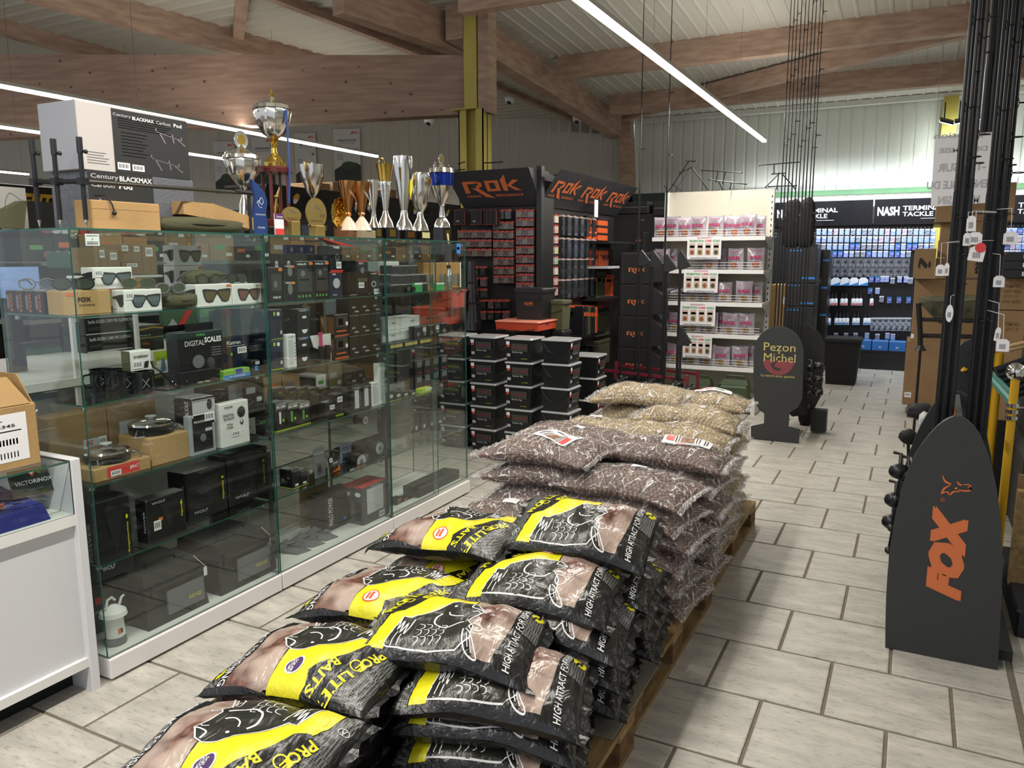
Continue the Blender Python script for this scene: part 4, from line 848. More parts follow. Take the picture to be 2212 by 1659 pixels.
part('hook_handle', MB().tube([(-2.72, y - .03, S0 + .15), (-2.72, y - .02, S0 + .185), (-2.72, y, S0 + .19), (-2.72, y + .012, S0 + .175)], .005, 8), WH, t, True); part('hook_handle', MB().tube([(-2.72, y + .03, S0 + .15), (-2.72, y + .04, S0 + .175), (-2.72, y + .052, S0 + .18)], .005, 8), WH, t, True)
deco(t, (-2.72 + .0385, y - .012, S0 + .05), (0, 1, 0), (0, 0, 1), .02, .02, [('r', OR, 0, 0, .6, 1), ('r', K, .6, 0, 1, 1)])
rbox('fishing_light_box', 'dark box with a small red logo behind the white lantern', 'box', -3.0, -2.85, 1.80, 2.0, S0, S0 + .2, KC, [('r', RED, .4, .6, .55, .75), ('t', LG, 'FISHING LIGHT', .5, .45, .5, .08)])
# ---- second case
REDC = mat('red_card', 'd43a35', .45); WINB = mat('blister_plastic', '3d4042', .2, coat=.6)
ORC = mat('orange_card', 'e07b2c', .5)
def halo(label, pl, pr, z, pt, xf=-2.70, kind=0, d=.08):
 F = {0: [('t', WP, 'HALO', .5, .12, .55, .07, .03), ('r', WINB, .15, .3, .9, .8), ('r', ORC, .7, .88, .98, .97), ('e', GREY, .45, .5, .12, .1)],
         1: [('t', WP, 'HALO', .35, .92, .5, .05, .03), ('r', WINB, .1, .2, .9, .8), ('r', ORC, .75, .9, .98, .97), ('r', REDC, .2, .5, .75, .53), ('e', GREY, .4, .68, .12, .08), ('r', GRN, .1, .06, .2, .12), ('r', GRN, .3, .06, .4, .12), ('r', GRN, .5, .06, .6, .12), ('r', GRN, .7, .06, .8, .12)],
         2: [('e', CHR, .5, .6, .22, .3), ('r', ORC, .6, .85, .95, .97), ('t', WP, 'HALO', .35, .92, .4, .08, .03)]}[kind]
 return cb('alarm_box', label, 'box', pl, pr, z, pt, d, KC, F, xf=xf)
halo('black bite-alarm box with orange tab, first on the top shelf of the middle case', 583, 613, S1, 578) if False else halo('black bite-alarm box with orange tab, first on the top shelf of the middle case', 583, 613, S1, 577)
halo('small black lamp box with yellow picture, lower of two', 615, 640, S1, 608, kind=2); zq = sv(py=608, x=-2.70, y=2.85); halo('small black lamp box, upper of two in the middle case', 615, 638, zq, 573, kind=2)
halo('wide clear-fronted alarm set box with red alarm inside', 641, 679, S1, 564, kind=1); halo('wide clear-fronted alarm set box with a cream price sticker', 680, 713, S1, 563, kind=1)
for k in range(4): cb('hang_card', 'black hanging card with oval hole, %s above the alarm boxes' % ORF[k], 'card', 586 + k * 26, 610 + k * 26, S1 + .12, 548, .004, KC, [('e', LG, .5, .5, .16, .18)], xf=-2.73)
for k in range(3): cb('blue_packet', 'translucent blue packet high at the back, %s of three' % ORF[k], 'packet', 622 + k * 21, 641 + k * 21, S1 + .15, 529, .03, mat('blue_card', '343c80', .45), [('t', LG, 'LED', .5, .2, .4, .16), ('e', LG, .5, .8, .15, .1)], xf=-2.88)
cb('camera_box', 'black and red monitor box, lower of two stacked', 'box', 714, 741, S1, 587, .09, NAVY, [('r', REDC, 0, .96, 1, 1), ('t', WP, 'TIBE', .3, .9, .3, .06), ('e', LG, .5, .55, .28, .2), ('t', WP, 'MULTI', .35, .1, .3, .05)]); zq = sv(py=587, x=-2.70, y=3.2)
cb('camera_box', 'black monitor box with an open red lid, upper of two stacked', 'box', 714, 741, zq, 531, .09, KC, [('t', WP, 'TIBE', .5, .93, .5, .07, .03), ('e', GREY, .55, .55, .16, .16), ('e', KC, .55, .55, .09, .09, .0026), ('b', PAPER, .45, .12, .85, .38), ('r', REDC, 0, .0, 1, .06)])
yy = sv(px=700, x=-2.74, z=1.62); zz = sv(py=530, x=-2.74, y=yy); solo('red_flap', MB().hexa([(-2.70, yy + .1, zz), (-2.70, yy + .22, zz - .005), (-2.78, yy + .22, zz + .002), (-2.78, yy + .08, zz + .004)], [(-2.70, yy + .1, zz + .002), (-2.70, yy + .22, zz - .003), (-2.78, yy + .22, zz + .004), (-2.79, yy, zz + .045)]), REDC, 'bright red cardboard flap sticking up above the monitor boxes', 'card')
cb('alarm_box', 'wide black and red alarm set box with red top on the top shelf', 'box', 771, 797, S1, 563, .12, KC, [('r', REDC, 0, .97, 1, 1), ('t', WP, 'SET', .4, .92, .4, .05), ('e', GREY, .5, .72, .16, .09), ('r', OLV, .1, .4, .9, .5), ('b', PAPER, .15, .22, .6, .38)], [('r', KM, .08, .05, .92, .95), ('r', STEEL, .2, .2, .22, .8), ('r', STEEL, .45, .2, .47, .8), ('r', STEEL, .7, .2, .72, .8)])
cb('alarm_box', 'small black alarm box with round picture at the right of the top shelf', 'box', 799, 820, S1, 585, .05, KC, [('r', REDC, .7, .85, 1, 1), ('t', WP, 'HUNTER', .4, .88, .5, .06), ('e', LG, .4, .45, .25, .13), ('e', KC, .4, .45, .16, .08, .0026), ('b', PAPER, .4, .02, .9, .24)])
# second shelf of the middle case
for k in range(2):
 zq = S2 + k * .145; cb('headlamp_box', 'navy head-lamp box with lime edge, %s of two at the left' % ('lower', 'upper')[k], 'box', 586, 614 - k, zq, 0, .08, NAVY, [('r', LIME, 0, 0, 1, .02), ('r', LIME, .25, .8, .4, .92), ('e', WP, .62, .85, .12, .07), ('e', LG, .8, .22, .09, .07), ('p', KM, [(.4, .2), (.8, .2), (.7, .6)])], h=.142)
WT = mat('tube_glass', 'c9cbd0', .2, coat=.5)
def tubebox(label, pl, pr, z, pt, red=False, xf=-2.69, d=.035):
 return cb('lamp_box', label, 'box', pl, pr, z, pt, d, KC if red else WB, [('r', WT, .2, .1, .66, .84), ('t', WP if red else INK, 'tronixpro', .5, .92, .7, .04)] + [('r', GREY, .78, .2 + .1 * i, .88, .24 + .1 * i) for i in range(6)], lid=.018 if red else None, xf=xf)
tubebox('white boxed light tube on the second shelf of the middle case', 622, 642, S2, 722)
for k in range(2): cb('lamp_box', 'tall black lamp box with a white half-moon print, %s of two' % ('lower', 'upper')[k], 'box', 646, 671, S2 + k * .14, 0, .06, KC, [('r', BLU, .5, .93, .95, .96), ('t', WP, 'Lumitec', .4, .94, .6, .05), ('e', WP, .5, .7, .2, .05), ('p', WP, [(.25, .25), (.3, .15), (.45, .1), (.6, .12), (.72, .2), (.75, .25)])], h=.137, xf=-2.72)
for k in range(3): cb('lamp_box', 'black lamp box with hanging tab in the back row, %s from the left' % ORF[k], 'box', 612 + k * 29, 638 + k * 29, S2, 680, .06, KC, [('t', LG, 'LUMI', .5, .9, .6, .05), ('r', BLU, .6, .86, .95, .88)], xf=-2.86, lid=.04)
q = MB(); zq = S2; y = sv(px=678, x=-2.70, z=S2); t = thing('torch_pack', 'pink torch in a white winged card pack on the second shelf', 'torch', (-2.70, y + .07, S2))
ya, yb = y, sv(px=722, x=-2.70, z=S2); hh = sv(py=726, x=-2.70, y=ya) - S2; part('back_card', MB().prism([(0, hh), (yb - ya, hh), (yb - ya, 0), ((yb - ya) * .82, 0), ((yb - ya) * .9, hh * .55), ((yb - ya) * .5, hh * .4), ((yb - ya) * .15, hh * .55)], (-2.72, ya, S2), (0, 1, 0), (0, 0, 1), (1, 0, 0), .003), WB, t)
part('torch_body', MB().lathe([(.014, 0), (.016, .01), (.014, .08)], (-2.70, (ya + yb) / 2 - .02, S2), 16).lathe([(.014, 0), (.016, .08)], (-2.70, (ya + yb) / 2 + .03, S2), 16), KM, t, True); part('torch_grip', MB().lathe([(.010, .08), (.008, .13), (.014, .15)], (-2.70, (ya + yb) / 2 - .02, S2), 16), mat('pink_plastic', 'c8487c', .4), t, True); part('purple_shape', MB().prism([(0, 0), (.03, .04), (.03, .02), (.01, -.02)], (-2.705, yb - .04, S2 + .04), (0, 1, 0), (0, 0, 1), (1, 0, 0), .003), mat('purple_print', '5e2a66', .5), t)
for k in range(2): cb('loading_box', 'black and orange window box with a red screen picture, %s of two' % ('lower', 'upper')[k], 'box', 724, 754, S2 + k * .118, 0, .06, KC, [('r', OR, 0, 0, 1, .05), ('r', WINB, .1, .42, .92, .92), ('r', REDC, .25, .5, .6, .8), ('r', OR, .1, .2, .8, .26), ('e', WP, .85, .55, .09, .1)], [('r', BRN, .1, .1, .9, .9)], h=.116)
for r in range(3):
 for c in range(3):
  cb('bite_alarm_box', 'black NT alarm box, %s row, %s of the stack of nine' % (('bottom', 'middle', 'top')[r], ('left', 'middle', 'right')[c]), 'box', (757, 780, 803)[c], (779, 802, 824)[c], S2 + r * .112, 0, .10, KC, [('t', WP, 'NT-', .35, .36, .34, .09), ('t', WP, 'Delkim', .6, .16, .4, .08)], [('r', KM, .1, .3, .9, .32)], h=.110, group='black alarm boxes in a block of nine')
zt = S2 + .19; q = MB(); 
y0 = sv(px=622, x=-2.99, z=zt); y1 = sv(px=706, x=-2.99, z=zt); t = thing('folded_carton', 'brown flat folded carton leaning at the back of the second shelf', 'carton', (-3.0, (y0 + y1) / 2, S2)); part('card_panel', MB().prism([(-.0, 0), (y1 - y0, 0), (y1 - y0 - .06, .15), (y1 - y0 - .16, .20), (.06, .14)], (-3.0, y0, S2 + .08), (0, 1, 0), (0, 0, 1), (-.2, 0, .05), .02), CARD, t)
# third shelf
for k in range(3):
 pl = 597 + k * 25; cb('security_light_box', 'black and lime infra-red lamp box under the grey arched header, %s from the left' % ORF[k], 'box', pl, pl + 24, S3, 868, .07, KC, [('r', LIME, 0, 0, 1, .035), ('r', mat('arch_grey', '5d5c5b', .5), 0, .72, 1, 1), ('t', WP, 'VAULT LITE', .5, .93, .8, .05), ('t', WP, 'IR180', .5, .83, .8, .1, .04), ('r', WP if k == 0 else GRN, .3, .25, .48, .66), ('r', LIME, .6, .3, .75, .4)], [('r', LIME, 0, 0, 1, .035), ('v', WP, 'VAULT', .5, .5, .2, .5)])
for k in range(6): cb('lamp_box', 'dark olive lamp box in the third shelf back row, %s from the left' % ORF[k], 'box', 598 + k * 24, 620 + k * 24, S3, 838, .06, mat('dark_olive_card', '24261c', .5), [('t', LIME, 'RM', .4, .85, .3, .05), ('r', GREY, .1, .1, .12, .9)], xf=-2.90)
cb('lamp_box', 'narrow black box with lime foot and a white barcode sticker', 'box', 725, 742, S3, 850, .05, KC, [('r', LIME, 0, 0, 1, .04), ('b', PAPER, .25, .6, .9, .85)]); cb('lamp_box', 'small black box with a white sticker left of the lime-footed narrow box', 'box', 705, 724, S3, 868, .05, KC, [('b', PAPER, .4, .5, .95, .78)])
soft('camo_pouch', 'dark netted camouflage pouch at the right of the third shelf', 'pouch', (-2.8, sv(px=752, x=-2.8, z=S3), S3), .12, .16, .12, mat('dark_net', '1d1f18', .8, bump=.6, bscale=40), seed=3)
tubebox('black and red boxed light tube, left of two on the third shelf', 763, 783, S3, 834, True); tubebox('black and red boxed light tube, right of two on the third shelf', 784, 803, S3, 830, True); tubebox('short white boxed light tube beside the red-topped ones', 804, 818, S3, 826); tubebox('tall white boxed light tube next to the case edge', 819, 833, S3, 784)
# fourth shelf of the middle case
for k in range(2): cb('sounder_box', 'black lime-footed box with a white square, %s of two on the fourth shelf' % ('left', 'right')[k], 'box', 633 + k * 17, 649 + k * 17, S4, 1014, .09, KC, [('r', LIME, 0, 0, 1, .03), ('r', WP, .3, .1, .75, .22), ('t', LG, 'RIDGE', .5, .92, .7, .05)], [('r', LIME, 0, 0, 1, .03), ('r', GREY, .2, .3, .4, .5), ('r', GREY, .6, .5, .8, .6)])
def blister(label, px, py_b, py_t, w, tilt, m, items, xf=-2.72, z=S4):
 y = sv(px=px, x=xf, z=z + .1); zb_ = max(z + .002, sv(py=py_b, x=xf, y=y)); h = sv(py=py_t, x=xf, y=y) - zb_; t = thing('blister_pack', label, 'packet', (xf, y, zb_))
 ux = V((0, 1, 0)); uy = V((-.15, tilt, 1)).normalized(); o = V((xf, y - w / 2, zb_)); part('backing_card', MB().prism([(0, 0), (w, 0), (w, h * .95), (w - .006, h), (.006, h), (0, h * .95)], o, ux, uy, ux.cross(uy), .002), m, t)
 deco(t, o + ux.cross(uy) * .002, ux, uy, w, h, items); part('clear_blister', MB().prism([(w * .2, h * .08), (w * .8, h * .08), (w * .8, h * .5), (w * .2, h * .5)], o + ux.cross(uy) * .004, ux, uy, ux.cross(uy), .02), GP, t); return t
blister('smoky prologic blister pack leaning on the fourth shelf', 690, 1050, 968, .085, .12, GREY, [('t', LG, 'PROLOGIC', .5, .8, .8, .08), ('e', CHR, .5, .3, .15, .12)]); blister('black and orange packet with a barcode on the fourth shelf', 722, 1036, 985, .085, 0, KC, [('p', ORC, [(.1, 0), (1, 0), (1, .4), (.8, .2)]), ('b', PAPER, .1, .65, .4, .9), ('t', WP, 'STAINLESS', .6, .55, .5, .07), ('e', STEEL, .4, .3, .2, .2)])
blister('pale blue blister pack tilted on the fourth shelf', 745, 1005, 957, .1, .25, mat('pale_blue_card', '8793ab', .4), [('t', GREY, 'ESSENTIALS', .5, .75, .7, .09), ('t', GREY, 'TOP POP', .5, .62, .5, .09)], xf=-2.80)
def spool(label, px, py, r, x=-2.70):
 y = sv(px=px, x=x, z=.6); z = sv(py=py, x=x, y=y); t = thing('line_spool', label, 'spool', (x, y, z), 'large line spools'); M_ = Matrix.Rotation(PI / 2, 3, 'Y')
 part('spool_body', MB().lathe([(r, -.07), (r, -.06), (r * .8, -.058), (r * .8, -.012), (r, -.01), (r, 0)], (x, y, z), 28, M_), K, t, True); part('spool_label', MB().lathe([(r * .86, .0002), (r * .86, .002)], (x, y, z), 28, M_), LG, t); part('spool_hub', MB().lathe([(r * .35, .002), (r * .3, .004)], (x, y, z), 20, M_), GREY, t)
spool('left line spool with a pale round label on the fourth shelf', 779, 997, .045); spool('right line spool with a pale round label, higher on the fourth shelf', 819, 968, .042, -2.72); spool('dark spool with yellow centre above the right spools', 790, 908, .028, -2.76)
cb('orange_tag_box', 'black box with an orange name plate and barcode at the edge of the fourth shelf', 'box', 755, 826, S4, 1008, .1, KC, [('r', ORC, .18, .2, .4, .75), ('t', INK, 'FOX', .29, .48, .16, .3, .03), ('b', PAPER, .0, .2, .14, .75)], xf=-2.69)
cb('halo_power_box', 'dark power pack box with vertical white letters on the floor of the middle case', 'box', 706, 770, S0, 1062, .12, KC, [('v', WP, 'HALO POWER', .14, .55, .14, .8), ('e', BLU, .6, .2, .05, .05)], xf=-2.80); rbox('cardboard_sheet', 'brown card sheet standing behind the power pack box', 'box', -2.99, -2.97, sv(px=655, x=-2.97, z=.1), sv(px=712, x=-2.97, z=.1), S0, S0 + .3, CARDD)
for k in range(2): rbox('lamp_box', 'grey lamp box with a white window and red top, %s of the pair' % ('front', 'rear')[k], 'box', -2.76 - k * .075, -2.69 - k * .075, sv(px=786, x=-2.69, z=S0), sv(px=838, x=-2.69, z=S0), S0, S0 + .22, mat('slate_card', '515356', .5), [('r', WT, .15, .25, .82, .92), ('b', PAPER, .62, .04, .85, .2), ('t', WP, 'tronixpro', .5, .96, .4, .04)], [('r', REDC, 0, .97, 1, 1), ('e', WP, .5, .8, .3, .06), ('r', KM, .2, .1, .8, .6)], [('r', REDC, 0, 0, 1, 1)])
for k in range(3): 
 y = 2.92 + k * .11; t = thing('rig_pack', 'grey rod-rest head pack lying on the middle case floor, %s from the left' % ORF[k], 'packet', (-2.78, y, S0)); part('card_panel', MB().hexa([(-2.86, y - .05, S0), (-2.72, y - .02, S0), (-2.70, y + .06, S0), (-2.84, y + .03, S0)], [(-2.86, y - .05, S0 + .02), (-2.72, y - .02, S0 + .004), (-2.70, y + .06, S0 + .004), (-2.84, y + .03, S0 + .05)]), GREY, t); part('metal_head', MB().tube([(-2.8, y, S0 + .03), (-2.76, y + .02, S0 + .045), (-2.74, y + .05, S0 + .03)], .006, 8), CHR, t, True)
# ---- third case
for k in range(3): cb('rail_pack', 'black rod-rest rail pack, %s of the pile in the third case' % ('lowest', 'middle', 'top')[k], 'packet', 843 + k * 2, (925, 922, 904)[k], S1 + k * .055, 0, .09, mat('dark_slate', '2a2c30', .35), [('r', STEEL, .02, .75, .96, .8), ('r', KM, .05, .3, .2, .7), ('r', KM, .4, .3, .55, .9)], h=.05)
cb('white_box', 'plain white box behind the black rails in the third case', 'box', 818, 864, S1, 565, .08, WB, xf=-2.95)
for k in range(3): cb('bottle_box', 'brown drinking-bottle box with a cut-out bottle picture, %s in the third case' % ORF[k], 'box', 915 + k * 28, 940 + k * 28, S1, 567, .06, mat('kraft_print', 'a87b45', .7), [('r', WB, .9, 0, 1, 1), ('r', GREY, .25, .1, .6, .55), ('p', OLV, [(.65, .05), (.85, .05), (.85, .5), (.75, .6), (.65, .5)])], xf=-2.82)
y = sv(px=970, x=-2.72, z=S1); t = thing('steel_bottle', 'shiny steel drinking bottle on the top shelf of the third case', 'bottle', (-2.72, y, S1)); part('bottle_body', MB().lathe([(.017, 0), (.019, .004), (.019, .11), (.012, .125), (.012, .135)], (-2.72, y, S1), 20), CHR, t, True); part('bottle_cap', MB().lathe([(.014, .135), (.014, .155), (.01, .158)], (-2.72, y, S1), 16), K, t, True)
for k, (a, b) in enumerate(((896, 913), (943, 960))): cb('green_tab_box', 'tiny green and white box at the shelf front, %s of two' % ORF[k], 'box', a, b, S1, 611, .03, mat('green_card', '3fa35e', .5), [('r', WP, 0, .8, 1, 1)], xf=-2.68)
y = sv(px=880, x=-2.69, z=S1); t = thing('monocular', 'black monocular eyepieces at the front of the top shelf', 'monocular', (-2.69, y, S1)); part('barrel', MB().lathe([(.016, 0), (.018, .01), (.018, .06)], (-2.74, y, S1 + .02), 16, Matrix.Rotation(PI / 2, 3, 'Y')).lathe([(.012, 0), (.014, .05)], (-2.73, y + .06, S1 + .018), 16, Matrix.Rotation(PI / 2, 3, 'Y')), K, t, True); part('lens_ring', MB().lathe([(.014, 0), (.014, .003)], (-2.68, y, S1 + .02), 16, Matrix.Rotation(PI / 2, 3, 'Y')), CHR, t)
for k in range(2):
 for j in range(2): cb('white_box', 'white flat box in the third case, %s %s of four' % (('lower', 'upper')[k], ('left', 'right')[j]), 'box', 826 + j * 40, 865 + j * 42, S2 + .02 + k * .075, 0, .12, WB, [('t', GREY, 'BANK', .6, .6, .2, .12)], xf=-2.80, h=.073)
for k in range(5): cb('small_black_box', 'small black box on the third case second shelf, %s from the left' % ORF[k], 'box', 897 + k * 14, 910 + k * 14, S2 + .035, 0, .05, KC, [('e', GREY, .5, .3, .25, .2), ('b', PAPER, .2, .5, .7, .85)] if k % 2 else [('e', GREY, .5, .3, .25, .2)], h=.07, xf=-2.74)
for k in range(3): cb('flat_box', 'flat yellow and black box under the small black boxes, %s from the left' % ORF[k], 'box', 842 + k * 32, 871 + k * 32, S2, 0, .1, KC, [('r', mat('mustard_card', 'b5a45a', .5), .05, .2, .95, .8)], h=.032, xf=-2.69)
for k in range(8): cb('rig_box', 'black rig box on the third shelf of the third case, %s from the left' % ORF[k], 'box', 898 + (k % 4) * 18, 914 + (k % 4) * 18, S3 + (k // 4) * .095, 0, .05, KC, [('r', GREY, .2, .5, .8, .9), ('r', REDC, .2, .1, .8, .14)], h=.092, xf=-2.78)
for k in range(4): cb('bobbin_pack', 'black and lime bobbin pack, %s on the third shelf of the third case' % ORF[k], 'packet', 838 + k * 16, 852 + k * 16, S3, 845, .05, mat('dark_olive_card', '24261c', .5), [('r', LIME, 0, 0, 1, .04), ('e', LG, .5, .5, .3, .2)], xf=-2.69)
cb('lime_box', 'white and lime slim box lying at the front of the third shelf', 'box', 912, 934, S3, 838, .05, LIME, [('r', WP, .3, .4, 1, 1)], xf=-2.68)
soft('plastic_bag', 'bulging clear plastic bag with red print on the fourth shelf of the third case', 'bag', (-2.82, sv(px=855, x=-2.82, z=S4 + .03), S4 + .031), .16, .26, .24, mat('milky_film', '7e7d70', .2, bump=1, bscale=20, alpha=.6), seed=5)
for k in range(4): cb('rig_pack', 'dark rig packet with a small label, %s on the fourth shelf of the third case' % ORF[k], 'packet', 893 + k * 17, 908 + k * 17, S4 + .03, 890, .04, KC, [('r', LG, .3, .1, .6, .3)], xf=-2.80)
y0, y1 = sv(px=905, x=-2.70, z=S0), sv(px=992, x=-2.70, z=S0); t = thing('wire_tray', 'black wire-edged tackle tray on the floor of the third case', 'tray', (-2.75, (y0 + y1) / 2, S0)); part('tray_body', MB().box(-2.82, -2.70, y0, y1, S0, S0 + .055), mat('charcoal_plastic', '2c2e2f', .55), t); part('tray_rim', MB().tube([(-2.70, y0, S0 + .06), (-2.70, y1, S0 + .06), (-2.82, y1, S0 + .06), (-2.82, y0, S0 + .06), (-2.70, y0, S0 + .06)], .005, 6), STEEL, t)
for k in range(3): cb('tag_box', 'little dark box with orange label on the floor of the third case, %s of three' % ORF[k], 'box', 857 + k * 14, 869 + k * 14, S0, 1075, .05, KC, [('r', ORC, .2, .6, .8, .8), ('r', GRN, .2, .2, .6, .35)], xf=-2.74)
# ================================================================ white counter with a glass display at the near end of the cases
CW = mat('white_laminate', 'd9dade', .45); t = thing('display_counter', 'white sales counter with a glass display top at the left edge', 'counter', (-2.9, 1.2, 0))
part('end_panel', MB().cbox(-3.25, -2.625, 1.69, 1.725, .0, .893, .003), CW, t); part('front_panel', MB().box(-2.665, -2.65, -.6, 1.69, .12, .65), CW, t)
part('ledge', MB().box(-3.2, -2.63, -.6, 1.69, .65, .69), WH, t); part('bottom_rail', MB().box(-2.66, -2.632, -.6, 1.69, .1, .135), WH, t); part('kick_board', MB().box(-2.75, -2.74, -.6, 1.69, 0, .1), KM, t); part('back_board', MB().box(-3.22, -3.20, -.6, 1.69, 0, .89), CW, t)
part('front_glass', glass_box(-2.638, -2.632, -.6, 1.69, .69, .882), [GLS, EDGE], t); part('glass_top', glass_box(-3.2, -2.632, -.6, 1.69, .882, .89), [GLS, EDGE], t)
VB = mat('blue_velvet', '262a78', .9, bump=.3, bscale=200); t = thing('velvet_stand', 'blue velvet display block inside the counter glass', 'stand', (-2.8, 1.4, .69)); part('velvet_block', MB().hexa([(-2.95, .9, .691), (-2.66, .9, .691), (-2.66, 1.62, .691), (-2.95, 1.62, .691)], [(-2.95, .9, .79), (-2.70, .9, .75), (-2.68, 1.61, .745), (-2.95, 1.61, .78)]), VB, t)
t = thing('brand_sign', 'dark green knife-maker sign with a red shield on the blue velvet', 'sign', (-2.76, 1.45, .75)); y0, y1 = sv(px=27, x=-2.76, z=.78), sv(px=121, x=-2.76, z=.78); DG = mat('sign_green', '24302b', .35); ux = V((.12, 1, 0)).normalized(); uy = V((-.35, 0, 1)).normalized(); w_ = y1 - y0
part('sign_board', MB().prism([(.0, 0), (w_, 0), (w_ - .005, .098), (.005, .098)], (-2.76, y0, .765), ux, uy, ux.cross(uy), .006), DG, t)
deco(t, V((-2.76, y0, .765)) + ux.cross(uy) * .006, ux, uy, w_, .1, [('t', WP, 'VICTORINOX', .5, .48, .8, .15), ('t', GREY, 'SWISS ARMY', .5, .2, .36, .06), ('p', RED, [(.43, .92), (.57, .92), (.56, .76), (.5, .66), (.44, .76)]), ('t', WP, '+', .5, .81, .09, .16, .05)])
for k in range(3):
 y = 1.33 + k * .07; z = .765; t = thing('pocket_knife', 'open red pocket knife on the blue velvet, %s of three' % ORF[k], 'knife', (-2.72, y, z), 'pocket knives'); part('knife_handle', MB().hexa([(-2.74, y - .06, z), (-2.72, y - .06, z), (-2.70, y + .02, z - .005), (-2.72, y + .03, z - .005)], [(-2.74, y - .06, z + .015), (-2.72, y - .06, z + .015), (-2.70, y + .02, z + .01), (-2.72, y + .03, z + .01)]), mat('knife_red', '8e2a20', .35), t); part('blade', MB().hexa([(-2.715, y + .02, z), (-2.70, y + .02, z), (-2.69, y + .09, z), (-2.694, y + .09, z)], [(-2.715, y + .02, z + .002), (-2.70, y + .02, z + .002), (-2.69, y + .09, z + .002), (-2.694, y + .09, z + .002)]), CHR, t)
# parcel on the counter
y1 = sv(px=84, x=-2.70, z=1.0); t = thing('parcel', 'opened brown parcel with a white shipping label on the counter', 'parcel', (-2.9, y1 - .2, .891)); xf = -2.70; zt_ = sv(py=868, x=xf, y=y1)
part('box_body', MB().cbox(xf - .34, xf, y1 - .42, y1, .891, zt_, .006), CARD, t); part('open_flap', MB().hexa([(xf, y1 - .4, zt_), (xf, y1 - .02, zt_), (xf - .07, y1 - .05, zt_ + .09), (xf - .07, y1 - .4, zt_ + .11)], [(xf - .004, y1 - .4, zt_), (xf - .004, y1 - .02, zt_), (xf - .074, y1 - .05, zt_ + .09), (xf - .074, y1 - .4, zt_ + .11)]), CARD, t)
part('open_flap', MB().hexa([(xf - .02, y1 - .004, zt_), (xf - .3, y1 - .004, zt_), (xf - .28, y1 - .03, zt_ + .10), (xf - .05, y1 - .03, zt_ + .10)], [(xf - .02, y1, zt_), (xf - .3, y1, zt_), (xf - .28, y1 - .026, zt_ + .10), (xf - .05, y1 - .026, zt_ + .10)]), CARD, t)
deco(t, (xf, y1 - .4, .895), (0, 1, 0), (0, 0, 1), .4, zt_ - .9, [('r', PAPER, .05, .1, .9, .9), ('r', INK, .55, .60, .85, .62), ('r', INK, .1, .78, .7, .795), ('t', INK, 'COLI 12345', .6, .7, .4, .05)] + [('r', INK, .35 + i * .028, .38, .365 + i * .028, .48) for i in range(17)] + [('r', INK, .35 + i * .028, .16, .36 + i * .028, .26) for i in range(17)])
# ================================================================ on top of the cases
T0 = 1.708
XT = -2.80
def yx(px, x, z): return sv(px=px, x=x, z=z)
CGR = mat('carton_grey', 'c4bfbc', .6); CBK = mat('carton_black', '2b2c2d', .5); CWV = mat('carbon_weave', '6c7078', .5, col2='585b63', vscale=120)
def tack(label, pl, pr, ptl, zb_, items, side, m, wbase, xs=XT, d=.22):
 y0, y1 = sv(px=pl, x=xs, z=(zb_ + 2) / 2), sv(px=pr, x=xs, z=(zb_ + 2) / 2); z1 = sv(py=ptl, x=xs, y=y0); return rbox('tripod_carton', label, 'carton', xs - d, xs, y0, y1, zb_, z1, m, items, side), z1
POD = lambda m, ox, oy, s: [('p', m, [(ox + a * s, oy + b * s) for a, b in P_]) for P_ in ([(0, .6), (.9, .3), (.9, .34), (0, .64)], [(.1, .62), (.3, 0), (.34, .02), (.15, .62)], [(.7, .38), (1.0, 0), (1.04, .03), (.75, .38)], [(.55, .6), (.6, .1), (.64, .1), (.6, .6)], [(0, .6), (0, .8), (.04, .8), (.04, .6)], [(.88, .3), (.88, .5), (.92, .5), (.92, .3)])]
LILAC = mat('lilac_print', '8d7f8c', .5)
lines = [('r', LG, .34, .90 - .035 * i, .34 + .5 * (1 - .06 * (i % 3)), .91 - .035 * i) for i in range(1, 7)] + [('r', LG, .36, .62 - .05 * i, .36 + .24 * (1 - .1 * (i % 3)), .63 - .05 * i) for i in range(8)]
t1, z1 = tack('lower tripod carton with grey weave print on the show-case', 192, 420, 366, T0, [('r', CBK, 0, .12, .58, 1), ('t', LG, 'Century', .14, .90, .24, .10), ('t', WP, 'BLACKMAX', .42, .9, .3, .09, .03), ('t', LG, 'Carbon', .12, .77, .2, .09), ('t', WP, 'Pod', .32, .77, .12, .10, .03)] + POD(LILAC, .08, .2, .42), [('r', CWV, 0, 0, 1, .98)], CWV, 0)
t2, z2 = tack('upper tripod carton standing on the other, grey and black with small white print', 172, 410, 214, z1 + .001, [('r', CBK, .29, 0, 1, .97), ('t', LG, 'Century', .38, .88, .16, .055), ('t', WP, 'BLACKMAX', .57, .87, .2, .055, .03), ('t', LG, 'Carbon', .76, .87, .14, .055), ('t', WP, 'Pod', .9, .87, .08, .06, .03), ('b', PAPER, .31, .05, .42, .16), ('b', PAPER, .44, .05, .55, .15), ('r', GREY, .06, .1, .24, .11), ('r', GREY, .06, .14, .22, .15), ('r', GREY, .06, .18, .24, .19), ('r', GREY, .06, .22, .2, .23), ('r', GREY, .06, .26, .22, .27)] + lines + POD(LILAC, .68, .55, .28) + POD(GREY, .62, .1, .3), [('r', mat('carton_side', 'a3a5ac', .6), 0, 0, 1, 1)], CGR, 0)
KP = mat('satin_black_metal', '2a2b2e', .35, .5)
